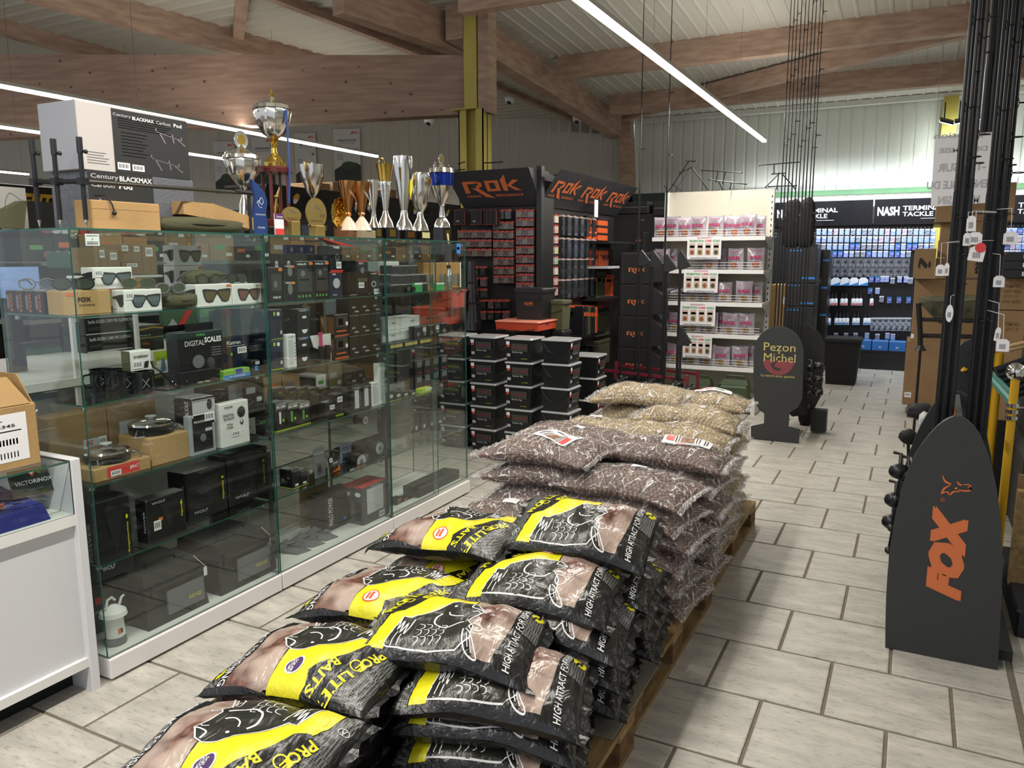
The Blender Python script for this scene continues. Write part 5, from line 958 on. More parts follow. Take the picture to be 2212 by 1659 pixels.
def stick(label, px, x, zb, pt, tg):
 y = sv(px=px, x=x, z=1.85); zt = sv(py=pt, x=x, y=y); t = thing('bank_stick', label, 'rod rest', (x, y, T0), 'bank sticks of the rod pod')
 part('stick_tube', MB().lathe([(.0085, .03), (.0085, zt - T0 - .05)], (x, y, T0), 14), KP, t, True); part('stick_head', MB().lathe([(.0105, zt - T0 - .055), (.0105, zt - T0)], (x, y, T0), 14), K, t, True); part('spike', MB().lathe([(.001, 0), (.007, .028), (.007, .032)], (x, y, T0), 12), CHR, t, True); part('locking_knob', MB().ball((x + .016, y + .01, zt - .05), .008), K, t, True)
 part('cross_clamp', MB().box(x - .014, x + .014, y - .016, y + .016, tg - .012, tg + .012), KP, t); return y
zbar = sv(py=398, x=-2.69, y=2.0)
ya = stick('left upright bank stick with a pointed steel foot, seen against the timber beam', 78, -2.86, 0, 300, zbar); yb = stick('middle upright bank stick with a pointed steel foot', 124, -2.78, 0, 300, zbar); yc = stick('right upright bank stick standing before the brown carton', 180, -2.69, 0, 296, zbar)
t = thing('buzz_bar', 'long black horizontal pod bar clamped to the upright sticks', 'rod rest', (-2.69, yc, zbar)); ye = sv(px=545, x=-2.69, z=1.85); ze = sv(py=418, x=-2.69, y=ye); part('bar_tube', MB().tube([(-2.69, yc, zbar), (-2.69, ye, ze)], .008, 12), STEEL if False else mat('gunmetal', '5a5852', .3, .8), t, True); part('bar_tip', MB().tube([(-2.69, ye - .1, ze + .003), (-2.69, ye, ze)], .0095, 12), K, t, True); part('cross_tube', MB().tube([(-2.69, yc, zbar), (-2.78, yb, zbar), (-2.86, ya, zbar)], .009, 12), KP, t, True)
# leg of the pod near its far end
yl = sv(px=541, x=-2.70, z=1.75); solo('pod_leg', MB().tube([(-2.70, yl, ze - .01), (-2.70, yl, T0)], .008, 10), K, 'short black pod leg under the far end of the horizontal bar', 'rod rest', True)
cb('shipping_carton', 'long brown carton lying on the first show-case with a black toggle cord over it', 'box', 201, 349, T0, 436, .10, CARD, [('r', CARDD, .0, .7, 1, .71)], xf=-2.70)
y = sv(px=246, x=-2.69, z=1.79); t = thing('toggle_cord', 'black cord with a round toggle hanging over the long brown carton', 'cord', (-2.69, y, 1.76)); part('cord_loop', MB().tube([(-2.74, y - .04, 1.83), (-2.70, y - .02, 1.832), (-2.692, y - .005, 1.80), (-2.69, y, 1.775)], .003, 6), K, t); part('toggle', MB().ball((-2.69, y, 1.768), .009), K, t, True)
y0, y1 = sv(px=400, x=-2.72, z=1.8), sv(px=548, x=-2.70, z=1.73); ym = sv(px=462, x=-2.70, z=1.8); t = thing('shipping_carton', 'tilted brown carton half resting on the green cloth', 'carton', (-2.76, ym, T0))
z0a, z0b, z1a, z1b = sv(py=462, x=-2.72, y=y0), sv(py=497, x=-2.70, y=y1), sv(py=434, x=-2.72, y=y0), sv(py=470, x=-2.70, y=y1); zma, zmb = sv(py=474, x=-2.70, y=ym), sv(py=440, x=-2.70, y=ym)
part('box_body', MB().hexa([(-2.70, ym, zma), (-2.70, y1, z0b), (-2.70, y1, z1b), (-2.70, ym, zmb)], [(-2.80, ym, zma), (-2.80, y1, z0b), (-2.80, y1, z1b), (-2.80, ym, zmb)]).hexa([(-2.73, y0, z0a), (-2.70, ym, zma), (-2.70, ym, zmb), (-2.73, y0, z1a)], [(-2.82, y0, z0a), (-2.80, ym, zma), (-2.80, ym, zmb), (-2.82, y0, z1a)]), CARD, t)
soft('folded_cloth', 'dark olive folded cloth under the tilted carton on the show-case', 'cloth', (-2.74, sv(px=432, x=-2.74, z=T0), T0 + .001), .12, .46, .062, OLV, seed=8)
y0, y1 = sv(px=2, x=-3.02, z=1.8), sv(px=58, x=-3.02, z=1.8); z_ = sv(py=402, x=-3.02, y=y0); t = thing('drawing_plate', 'pale grey plate with a line drawing of a carp, standing at the far left', 'plaque', (-3.02, (y0 + y1) / 2, T0)); part('plate', MB().box(-3.03, -3.02, y0, y1, T0, z_), mat('plate_grey', 'a8a6a0', .5), t)
part('line_drawing', MB().tube([(-3.019, y0 + (y1 - y0) * (.1 + .8 * (.5 + .45 * math.cos(a))), T0 + (z_ - T0) * (.55 + .28 * math.sin(a) * (1 + .2 * math.cos(3 * a)))) for a in [k * PI / 14 for k in range(29)]], .001, 4).tube([(-3.019, y0 + (y1 - y0) * .2, T0 + .03), (-3.019, y0 + (y1 - y0) * .5, T0 + .045), (-3.019, y0 + (y1 - y0) * .8, T0 + .03)], .001, 4), GREY, t)
y = sv(px=18, x=-2.95, z=1.75); solo('dark_wedge', MB().prism([(0, 0), (.08, 0), (.1, .10), (.085, .10), (.03, .07)], (-2.96, y - .05, T0), (0, 1, 0), (0, 0, 1), (1, 0, 0), .05), OLV, 'dark olive wedge-shaped pad at the far left on the show-case', 'pad')
# ---------------------------------------------------------------- trophies
BLM = mat('black_marble', '18181a', .15, coat=.4); RWD = mat('red_wood', '5a1c1c', .3, coat=.4); BLUM = mat('blue_metal', '1f3a9a', .15, .8)
def H(px_y, x, y): return sv(py=px_y, x=x, y=y) - T0
def trophy(label, px, x, segs, group='trophies on the show-case', n=28, **kw):
 """segs: list of (name, material, [(half width px, image y), ...]) from bottom to top"""
 y = sv(px=px, x=x, z=T0 + .15); dist = (V((x, y, 1.8)) - CAM).length; k = dist / FPX * 1.02; t = thing('trophy', label, 'trophy', (x, y, T0), group)
 for nm, m, pr in segs: part(nm, MB().lathe([(max(.0006, r * k), max(0, H(py, x, y))) for r, py in pr], (x, y, T0), n, None, kw.get('flute', 0) if 'cup' in nm else 0), m, t, True)
 return t, x, y, k
def base(t, x, y, k, hw, py0, py1, m=BLM, plaque=None, mp=None):
 z0, z1 = T0, T0 + max(.012, H(py1, x, y)); w = hw * k; part('plinth_block', MB().cbox(x - w * .8, x + w * .8, y - w, y + w, z0, z1, .002), m, t)
 if plaque: part('name_plate', MB().box(x + w * .8, x + w * .8 + .002, y - w * plaque, y + w * plaque, z0 + (z1 - z0) * .2, z0 + (z1 - z0) * .85), mp or GOLD, t)
def handles(t, x, y, k, pts, r=.0028, m=SIL):
 for e in (-1, 1): part('handle', MB().tube(smooth3([(x + .004, y + e * a * k, T0 + H(b, x, y)) for a, b in pts]), r, 7), m, t, True)
def smooth3(P):
 a = smooth_line([(p[1], p[2]) for p in P], 3); x = P[0][0]; return [(x, u, v) for u, v in a]
X1 = -2.74
# 1 silver covered cup
t, x, y, k = trophy('big silver covered cup with handles and a gold medallion finial, left of the tallest trophy', 528, -2.84, [('stem', SIL, [(14, 470), (10, 440), (5, 425), (4, 412), (9, 405)]), ('cup_bowl', SIL, [(5, 405), (16, 396), (28, 375), (34, 352), (33, 345)]), ('cup_lid', SIL, [(36, 344), (34, 336), (22, 328), (10, 322), (4, 312)])], flute=.03); base(t, x, y, k, 18, 490, 470)
handles(t, x, y, k, [(30, 380), (42, 362), (46, 340), (38, 332), (34, 342)]); part('medallion', MB().lathe([(17 * k, -.003), (17 * k, .003)], (x, y, T0 + H(302, x, y)), 20, Matrix.Rotation(PI / 2, 3, 'Y')), SIL, t, True); part('medallion_face', MB().lathe([(10 * k, -.004), (10 * k, .004)], (x, y, T0 + H(302, x, y)), 20, Matrix.Rotation(PI / 2, 3, 'Y')), GOLD, t, True)
# 2 the tallest
t, x, y, k = trophy('tallest trophy, gilt fluted cup on a red column stand with a blue ribbon', 598, -2.84, [('foot_plate', RWD, [(44, 490), (44, 478), (40, 474)]), ('platform', RWD, [(33, 374), (34, 366), (32, 362)]), ('dome', GOLD, [(20, 362), (21, 352), (14, 340), (6, 332), (5, 320)]), ('stem', GOLD, [(5, 320), (8, 312), (4, 306), (10, 300)]), ('cup_bowl', SIL, [(8, 300), (20, 290), (32, 262), (35, 242), (34, 238)]), ('cup_lid', SIL, [(36, 237), (33, 228), (18, 220), (6, 216), (4, 210)]), ('finial', GOLD, [(2, 210), (4, 203), (1, 192)])], flute=.035)
for a in (.3, 2.0, 3.6, 5.1): part('red_column', MB().lathe([(.009, 0), (.008, H(374, x, y) - H(476, x, y))], (x + 25 * k * math.cos(a), y + 25 * k * math.sin(a), T0 + H(476, x, y)), 12), RWD, t, True)
part('gold_figure', MB().tube([(x, y - .02, T0 + H(470, x, y)), (x, y - .008, T0 + H(445, x, y)), (x, y, T0 + H(430, x, y)), (x + .01, y + .014, T0 + H(405, x, y))], .010, 10, r2=.004).ball((x, y, T0 + H(425, x, y)), .011).tube([(x, y + .012, T0 + H(470, x, y)), (x, y, T0 + H(440, x, y))], .007, 8), GOLD, t, True)
part('ribbon', MB().tube([(x + 36 * k, y, T0 + H(240, x, y)), (x + 34 * k, y + .006, T0 + H(300, x, y)), (x + 36 * k, y + .002, T0 + H(370, x, y)), (x + 34 * k, y - .006, T0 + H(440, x, y))], .005, 4), mat('blue_ribbon', '2d4a8a', .5), t)
# blue wave plaque
y0 = sv(px=545, x=-2.72, z=T0 + .02); kk = (V((-2.72, y0, 1.8)) - CAM).length / FPX; pf = [(4, 0), (42, 0), (44, 22), (40, 42), (46, 66), (40, 84), (24, 98), (6, 108), (8, 92), (14, 70), (8, 48), (2, 26)]
t = thing('wave_trophy', 'blue flame-shaped glass award with a white fish engraving', 'trophy', (-2.72, y0 + .05, T0)); part('glass_body', MB().prism([(a * kk, b * kk) for a, b in pf], (-2.735, y0, T0 + .001), (0, 1, 0), (0, 0, 1), (1, 0, 0), .015), mat('blue_glass', '26407a', .12, coat=.6), t)
part('glass_rim', MB().prism([(a * kk * 1.05 - .003, b * kk * 1.02) for a, b in pf], (-2.739, y0, T0 + .001), (0, 1, 0), (0, 0, 1), (1, 0, 0), .004), GP, t); q = MB(); q.tube(smooth3([(-2.7195, y0 + a * kk, T0 + b * kk) for a, b in ((16, 62), (22, 68), (28, 60), (34, 66), (28, 74), (20, 58), (30, 54))]), .0012, 5); part('fish_engraving', q, WP, t)
part('lettering', MB().text('CHAMPIONNAT', (-2.7195, y0 + 25 * kk, T0 + 40 * kk), (0, 1, 0), (0, 0, 1), 28 * kk, mid=True).text('TROPHEE', (-2.7195, y0 + 25 * kk, T0 + 14 * kk), (0, 1, 0), (0, 0, 1), 20 * kk, mid=True), WP, t)
# 3 wire cup
t, x, y, k = trophy('silver and gold cup held by crossing wire arms, right of the tallest trophy', 677, -2.84, [('stem', SIL, [(12, 488), (9, 478), (3, 470), (3, 430), (5, 426)]), ('cup_bowl', SIL, [(5, 426), (12, 415), (22, 385), (24, 356), (22, 356)])])
for a, b in ((-1, .4), (1, -.4), (-.6, 1), (.5, -1)): part('wire_arm', MB().tube([(x, y, T0 + H(432, x, y)), (x + a * 14 * k, y + b * 26 * k, T0 + H(385, x, y)), (x + a * 10 * k, y + b * 28 * k, T0 + H(353, x, y)), (x - a * 6 * k, y - b * 22 * k, T0 + H(356, x, y))], .0022, 6), GOLD, t, True)
base(t, x, y, k, 20, 492, 486)
# discs
DISC = mat('brushed_gold', 'b09a5c', .35, .8)
def disc(label, px, x, cy_, rx, ry, textured=False, words=()):
 y = sv(px=px, x=x, z=T0 + .05); k = (V((x, y, 1.75)) - CAM).length / FPX; zc_ = T0 + H(cy_, x, y); t = thing('disc_trophy', label, 'trophy', (x, y, T0), 'gold disc trophies'); n = 36
 P_ = [(rx * k * math.cos(a) * (1 + (.05 * math.cos(12 * a) if textured else 0)), ry * k * math.sin(a) * (1 + (.05 * math.cos(12 * a) if textured else 0))) for a in [i * 2 * PI / n for i in range(n)]]
 part('disc', MB().prism(P_, (x, y, zc_), (0, 1, 0), (0, 0, 1), (1, 0, 0), .006), GOLD if textured else DISC, t); part('disc_foot', MB().cbox(x - .02, x + .03, y - rx * k * .45, y + rx * k * .45, T0, T0 + max(.01, zc_ - T0 - ry * k * .8), .002), BRN if textured else DISC, t)
 if textured:
  q = MB(); r = random.Random(4)
  for i in range(46): a, b = r.uniform(0, 2 * PI), math.sqrt(r.random()) * .8; q.ball((x + .006, y + rx * k * b * math.cos(a), zc_ + ry * k * b * math.sin(a)), r.uniform(.003, .008), 1)
  part('relief', q, GOLD, t, True)
 else:
  q = MB(); q.tube(smooth3([(x + .0065, y + a * rx * k, zc_ + b * ry * k) for a, b in ((-.6, .1), (-.4, .5), (-.1, .55), (.3, .3), (.45, .2))]), .0014, 4).tube(smooth3([(x + .0065, y + a * rx * k, zc_ + b * ry * k) for a, b in ((-.5, 0), (-.2, .35), (.1, .3), (.3, .25))]), .001, 4); part('fish_engraving', q, GREY, t)
  for s, a, b, w in words: part('lettering', MB().text(s, (x + .0068, y + a * rx * k, zc_ + b * ry * k), (0, 1, 0), (0, 0, 1), w * rx * k, bold=.02, mid=True), BRN, t)
disc('oval gold disc trophy with a fish engraving, front left of the round one', 630, X1, 464, 27, 16, words=(('TROPHEE', 0, -.55, 1.2),)); disc('round gold disc trophy engraved 1er Enduro 2012', 683, X1, 461, 31, 31, words=(('1er', .62, -.1, .55), ('ENDURO 2012', 0, -.5, 1.2))); disc('rough gold medallion trophy behind the round disc', 735, -2.78, 462, 27, 32, True)
for px_, l in ((622, 'silver ribbon-tied plaque with purple and white card beside the red stand'),):
 y = sv(px=603, x=-2.70, z=1.78); t = thing('award_card', 'small purple, white and red award card in front of the red stand', 'card', (-2.70, y, T0)); part('card_panel', MB().box(-2.704, -2.70, y - .03, y + .03, T0, T0 + .10), PAPER, t); deco(t, (-2.70, y - .03, T0), (0, 1, 0), (0, 0, 1), .06, .1, [('r', mat('purple_print', '5e2a66', .5), 0, .75, 1, 1), ('r', RED, 0, 0, 1, .3), ('t', WP, 'Concours', .5, .86, .7, .1)])
# bronze pair
for px_, top, xx, l in ((752, 391, -2.74, 'left copper-coloured cup of the pair'), (781, 393, -2.70, 'right copper-coloured cup of the pair, on a small light plinth')):
 t, x, y, k = trophy(l, px_, xx, [('foot', mat('white_gilt', 'e8d6c0', .3), [(20, 498), (12, 480), (4, 468)]), ('stem', COPPER, [(4, 468), (7, 463), (5, 458)]), ('cup_bowl', COPPER, [(6, 458), (12, 430), (18, 405), (20, top), (18, top)])]); base(t, x, y, k, 22, 500, 498, BRN if px_ < 760 else mat('beige_marble', '9a8f75', .3))
 q = MB(); [q.tube(smooth3([(x + (16 - i * 1.2) * k, y + (a + i * 3) * k, T0 + H(b + i * 3, x, y)) for a, b in ((-14, 412), (-2, 420), (6, 436), (2, 452))]), .0016, 5) for i in range(3)]; part('silver_swirl', q, SIL, t, True)
def cupt(label, px_, xx, segs, hw, b0, plaque, mp, **kw):
 t, x, y, k = trophy(label, px_, xx, segs, **kw); base(t, x, y, k, hw, 500, b0, BLM, plaque, mp); return t, x, y, k
cupt('slim silver cup with a slanting rim on a black plinth', 807, -2.72, [('foot', SIL, [(12, 492), (6, 476), (4, 456), (5, 452)]), ('cup_bowl', SIL, [(5, 452), (8, 430), (11, 400), (12, 389), (11, 389)])], 14, 492, .55, GOLD)
t, x, y, k = cupt('gold-rimmed silver cup with three rings and an open loop at the top', 833, -2.72, [('foot', SIL, [(16, 492), (14, 480), (7, 465), (5, 456)]), ('cup_bowl', SIL, [(5, 456), (9, 425), (12, 395), (11, 390)]), ('gold_collar', GOLD, [(12, 392), (14, 375), (18, 355), (17, 355)])], 20, 492, .5, GOLD)
part('open_loop', MB().tube([(x, y - 9 * k + 9 * k * math.cos(a), T0 + H(352, x, y) + 9 * k * math.sin(a)) for a in [i * PI / 8 for i in range(17)]], .003, 7), GOLD, t, True)
for pz in (402, 413, 424): part('ring', MB().tube([(x + 11 * k * math.cos(a), y + 11 * k * math.sin(a), T0 + H(pz, x, y)) for a in [i * PI / 8 for i in range(17)]], .0018, 6), SIL, t, True)
t, x, y, k = cupt('tall silver and gold flute cup with a black and yellow panel', 873, -2.72, [('foot', SIL, [(17, 497), (16, 485), (8, 470), (7, 455)]), ('cup_bowl', SIL, [(7, 455), (12, 425), (17, 385), (20, 350), (19, 338)])], 20, 498, .6, COPPER)
part('yellow_panel', MB().prism([(0, 0), (.022, .06), (.02, .14), (.0, .10), (-.008, .04)], (x + 17 * k, y - .002, T0 + H(430, x, y)), (0, 1, 0), (0, 0, 1), (1, 0, 0), .002), YE, t); part('dark_panel', MB().prism([(0, 0), (.03, .05), (.03, .065), (-.03, .14), (-.03, .12)], (x + 18 * k, y, T0 + H(390, x, y)), (0, 1, 0), (0, 0, 1), (1, 0, 0), .0015), K, t)
part('gilt_sleeve', MB().lathe([(13 * k, 0), (15 * k, .10)], (x - .015, y + .02, T0 + H(400, x, y)), 16), GOLD, t, True)
t, x, y, k = cupt('silver open cup with a ringed medallion on its front', 908, -2.71, [('foot', SIL, [(17, 499), (15, 488), (7, 470), (6, 458)]), ('cup_bowl', SIL, [(6, 458), (14, 445), (20, 410), (21, 378), (20, 374)])], 16, 499, .85, mat('cream_plate', 'c9c58a', .5)); 
part('medallion', MB().lathe([(12 * k, 0), (12 * k, .004)], (x + 20 * k, y + .004, T0 + H(394, x, y)), 20, Matrix.Rotation(PI / 2, 3, 'Y')), SIL, t, True); part('medallion_face', MB().lathe([(7 * k, .004), (7 * k, .006)], (x + 20 * k, y + .004, T0 + H(394, x, y)), 20, Matrix.Rotation(PI / 2, 3, 'Y')), COPPER, t, True); handles(t, x, y, k, [(18, 420), (26, 400), (24, 378), (21, 380)])
t, x, y, k = cupt('silver and blue covered cup with handles at the right end of the trophy row', 955, -2.71, [('foot', SIL, [(17, 492), (16, 484), (10, 472)]), ('blue_foot', BLUM, [(15, 484), (12, 476)]), ('stem', SIL, [(7, 470), (5, 448), (6, 444)]), ('cup_bowl', SIL, [(5, 444), (16, 425), (22, 405), (23, 402)]), ('blue_cup_band', BLUM, [(23, 402), (25, 376), (24, 375)]), ('cup_lid', SIL, [(26, 374), (24, 364), (10, 358), (4, 352)])], 16, 493, .5, GOLD, flute=.03)
handles(t, x, y, k, [(22, 400), (30, 372), (27, 352), (23, 364)]); part('medallion', MB().lathe([(10 * k, -.003), (10 * k, .003)], (x, y, T0 + H(343, x, y)), 18, Matrix.Rotation(PI / 2, 3, 'Y')), SIL, t, True); part('medallion_face', MB().lathe([(6 * k, -.004), (6 * k, .004)], (x, y, T0 + H(343, x, y)), 18, Matrix.Rotation(PI / 2, 3, 'Y')), GOLD, t, True)
y = sv(px=966, x=-2.66, z=1.73); solo('price_tag', MB().prism([(0, 0), (.018, -.005), (.006, .062), (-.012, .066)], (-2.655, y, T0 - .02), (0, 1, 0), (0, 0, 1), (1, 0, 0), .0015), mat('cream_paper', 'd8cfa0', .8), 'cream price tag hanging from the blue and silver cup', 'tag')
y = sv(px=993, x=-2.632, z=1.65); t = thing('case_sticker', 'small blue and white sticker on the glass at the far corner', 'sticker', (-2.633, y, 1.6)); deco(t, (-2.6345, sv(px=986, x=-2.6345, z=1.65), sv(py=548, x=-2.6345, y=4.4)), (0, 1, 0), (0, 0, 1), .05, .065, [('r', BLU, 0, 0, 1, 1), ('r', PAPER, .1, .4, .7, .65)])
# ================================================================ black stand with orange lettering: end face and long side
YB = 6.7; PEG = mat('peg_board', '141416', .6); OG = mat('orange_lettering', 'd1703f', .6); HB = mat('header_board', '35353a', .45)
xL, xR = sv(px=985, y=YB, z=2.2), sv(px=1163, y=YB, z=2.2); zT, zB = sv(py=366, y=YB, x=xR), sv(py=442, y=YB, x=xR)
t = thing('tackle_stand', 'black peg-board stand with big orange lettered headers, right of the trophies', 'shelving', ((xL + xR) / 2, YB + .3, 0))
YE_ = 8.98
part('end_board', MB().box(xL, xR, YB + .08, YB + .10, .1, zB), PEG, t); part('side_board', MB().box(xR - .10, xR - .08, YB + .10, YE_, .1, zB), PEG, t); part('stand_base', MB().box(xL, xR, YB + .1, YE_, 0, .12), K, t)
part('upright_post', MB().box(xR - .01, xR + .04, YB - .02, YB + .05, 0, zT + .03), KC, t); part('side_panel', MB().box(xR - .005, xR, YB, YB + .35, .1, zT - .02), K, t)
def rok(par, o, ux, uy, w, h, sub=True, m=OG):
 un = V(ux).cross(V(uy)); q = MB(); o = V(o) + un * .003; L_ = lambda poly: q.flat([(a * w, b * h) for a, b in poly], o, ux, uy)
 # R with a tail, O, k
 L_([(.0, 1), (.26, 1), (.28, .86), (.08, .86), (.09, .35), (0, .35)]); L_([(.26, 1), (.34, .9), (.34, .72), (.26, .62), (.22, .62), (.22, .74), (.27, .78), (.27, .85), (.24, .86), (.22, 1)]); L_([(.14, .62), (.26, .62), (.36, .35), (.50, .05), (.34, .12), (.22, .45)])
 q.add([o + V(ux) * (x * w) + V(uy) * (y * h) for x, y in [(.40, 1), (.64, 1), (.64, .42), (.40, .42), (.47, .87), (.57, .87), (.57, .55), (.47, .55)]], [(0, 4, 5, 1), (1, 5, 6, 2), (2, 6, 7, 3), (3, 7, 4, 0)])
 L_([(.68, 1), (.78, 1.28), (.77, .42), (.69, .42)]); L_([(.77, .70), (.90, 1.0), (1.0, .96), (.84, .70)]); L_([(.77, .70), (.84, .70), (1.0, .42), (.90, .42)])
 part('lettering', q, m, par)
 if sub: part('small_lettering', MB().text('FISHING', o + V(ux) * .0 * w + V(uy) * h * .12, V(ux), V(uy), .25 * w, .12 * h, .02).text('PERFORMANCE', o + V(ux) * .52 * w + V(uy) * h * .12, V(ux), V(uy), .48 * w, .12 * h, .02), m, par)
hd = part('header_panel', MB().hexa([(xL, YB - .20, zT), (xR - .01, YB - .20, zT), (xR - .01, YB + .06, zB), (xL + .05, YB + .06, zB)], [(xL, YB - .17, zT), (xR - .01, YB - .17, zT), (xR - .01, YB + .09, zB), (xL + .05, YB + .09, zB)]), HB, t)
uy_ = V((0, -.26, zT - zB)).normalized(); hh = V((0, .26, zT - zB)).length; rok(t, V((xL + .14, YB + .06, zB)) + uy_ * hh * .22, V((1, 0, 0)), uy_, (xR - xL) * .68, hh * .5)
part('header_cheek', MB().add([(xR - .005, YB - .2, zT), (xR - .005, YB + .06, zB), (xR - .005, YB + .25, zB), (xR - .005, YB + .25, zT)], [(0, 1, 2, 3)]), HB, t)
xs = xR - .06
for k in range(3):
 ya_, yb_ = YB + .1 + k * .74, YB + .1 + (k + 1) * .74 - .012; o = V((xs, ya_, zB)); uyv = V((.26, 0, zT - zB)).normalized()
 part('header_panel', MB().hexa([o, (xs, yb_, zB), (xs + .26, yb_, zT), (xs + .26, ya_, zT)], [o - V((.02, 0, 0)), (xs - .02, yb_, zB), (xs + .24, yb_, zT), (xs + .24, ya_, zT)]), HB, t); rok(t, o + uyv * hh * .22 + V((0, .06, 0)) + V((.002, 0, 0)), V((0, 1, 0)), uyv, .6, hh * .5)
part('notice_card', MB().box(xs + .14, xs + .145, 7.92, 8.02, zB - .06, zB + .12), PAPER, t)
# peg packets
PK = {'hook': mat('hook_packet', '6b5a58', .25, col2='2c2424', vscale=70, coat=.5), 'hookb': mat('bead_packet', '8a807c', .25, col2='3a2e2c', vscale=90, coat=.5), 'tube': mat('lead_core_packet', '4a4c4e', .2, col2='1c1d1f', vscale=30, stretch=(1, 1, 6), coat=.6)}
for n_, c in (('lime', 'a8b34a'), ('pink', 'c2546a'), ('cream', 'c9bfae'), ('green', '4f8a5c'), ('orange', 'c2643c')): PK[n_] = mat('lure_' + n_, c, .3, col2='d9d3cc', vscale=60, coat=.5)
HDR = mat('packet_header', 'a8433a', .5)
def packet(label, c, w, h, face, m, hdr=HDR, group=None, d=.03, hook=True, cat='packet', nm='tackle_packet'):
 """hanging packets on one peg; face 'y' hangs on the end board (looks to -Y), 'x' on the side board (looks to +X)"""
 x, y, z = c; t = thing(nm, label, cat, c, group)
 if face == 'y': B = lambda a, b, c0, d0, z0, z1: MB().box(x + a, x + b, y - d0, y - c0, z + z0, z + z1)
 else: B = lambda a, b, c0, d0, z0, z1: MB().box(x + c0, x + d0, y + a, y + b, z + z0, z + z1)
 part('packet_bag', B(-w / 2, w / 2, .0, d, -h, -.018), m, t); part('header_card', B(-w / 2, w / 2, .002, d + .002, -.018, 0), hdr, t)
 if hook: part('peg', B(-.002, .002, -.08, d + .03, -.006, -.001), K, t)
 return t
def tile_of(src, c, label): o = again(src, V(c), 0, label); return o
pk = {}
def rep(key, label, c, *a, **kw):
 if key in pk: 
  o = again(pk[key], V(c), 0, label); o['group'] = kw.get('group', pk[key].get('group')); return o
 pk[key] = packet(label, c, *a, **kw); return pk[key]
ys = YB + .03
# three blocks of hook packets on the end board
blocks = [('left', 987, 1060, 5, [497, 517, 537], 19), ('middle', 1064, 1108, 4, [478, 498, 518, 537, 556, 576, 595], 18), ('right', 1113, 1152, 3, [452, 471, 492, 511, 531, 551, 571, 591, 610], 18)]
for bn, pl, pr, n, rows, hp in blocks:
 for i, py in enumerate(rows):
  for j in range(n):
   px = pl + (pr - pl) * (j + .5) / n; x = sv(px=px, y=ys - .04, z=1.8); z = sv(py=py, y=ys - .04, x=x); w = abs(sv(px=pr, y=ys, z=1.8) - sv(px=pl, y=ys, z=1.8)) / n * .94
   rep(('hook', bn, (i + j) % 2), 'clear hook packet, %s row down, %s from left, %s block of stand end' % (ORF[i], ORF[j], bn), (x, ys, z), w, .074, 'y', PK['hook' if (i + j) % 2 else 'hookb'], group='hook packets on the end board')
for i, (px, py) in enumerate(((1068, 452), (1085, 453), (1100, 452), (1076, 476))):
 x = sv(px=px, y=ys, z=2); rep(('pin', 0), 'dark packet above the middle block of hook packets, %s' % ORF[i], (x, ys, sv(py=py, y=ys, x=x)), .06, .09, 'y', PK['tube'], group='dark packets on the end board')
for j in range(6):   # zipped cases
 px = (984, 1020, 1040, 1048, 1056, 1063)[j]; x = sv(px=px, y=ys, z=2); z = sv(py=453, y=ys, x=x); w = .125 if j < 2 else .05; t = thing('zip_case', 'black zipped hook case with red piping, %s from the left under the big header' % ORF[j], 'case', (x, ys, z), 'zipped cases under the header')
 part('case_body', MB().cbox(x - w / 2 + .07, x + w / 2 + .07, ys - .05 - j * .008, ys - .01, z - .15, z, .015), KM, t); part('piping', MB().tube([(x + .07 - w / 2, ys - .052 - j * .008, z - .145), (x + .07 + w / 2, ys - .052 - j * .008, z - .145), (x + .07 + w / 2, ys - .052 - j * .008, z - .01), (x + .07 - w / 2, ys - .052 - j * .008, z - .01)], .002, 5), HDR, t)
 if j < 2: part('lettering', MB().text('ZIG', (x + .04, ys - .052 - j * .008, z - .12), (1, 0, 0), (0, 0, 1), .03), WP, t)
r = random.Random(3)
for i in range(5):
 for j in range(5):
  px = 1032 + j * 16; py = 575 + i * 24
  if j > 1 and i < 1 or (j > 1 and py < 625): continue
  x = sv(px=px, y=ys, z=1.4); rep(('low', (i + j) % 3), 'black tackle packet low on the end board, row %s, column %s' % (ORF[i], ORF[j]), (x, ys, sv(py=py, y=ys, x=x)), .055, .085, 'y', [PK['tube'], KC, PK['hook']][(i + j) % 3], group='lower packets on the end board', d=.05)
xs2 = xR - .075
# lures at the near part of the side, long tubes beyond
for i in range(8):
 for j in range(4):
  y = YB + .16 + j * .115; py = 462 + i * 22.5; z = sv(py=py, x=xs2 + .05, y=y); c = ['lime', 'cream', 'pink', 'green', 'orange'][(i * 3 + j * 2) % 5]
  rep(('lure', c), 'small %s lure packet on the side board, row %s, %s from the post' % (c, ORF[i], ORF[j]), (xs2, y, z), .085, .085, 'x', PK[c], group='coloured lure packets', d=.04)
for i in range(4):
 for j in range(11):
  y = YB + .66 + j * .0875; z = sv(py=(464, 513, 558, 603)[i], x=xs2 + .05, y=YB + .66)
  rep(('long', j % 2), 'long dark tubing packet with white clip, row %s, %s from the left' % (ORF[i], ORF[j]), (xs2, y, z), .06, .2, 'x', PK['tube'], mat('white_clip', 'c9b3ae', .4), group='long tubing packets', d=.05 + (j % 2) * .02)
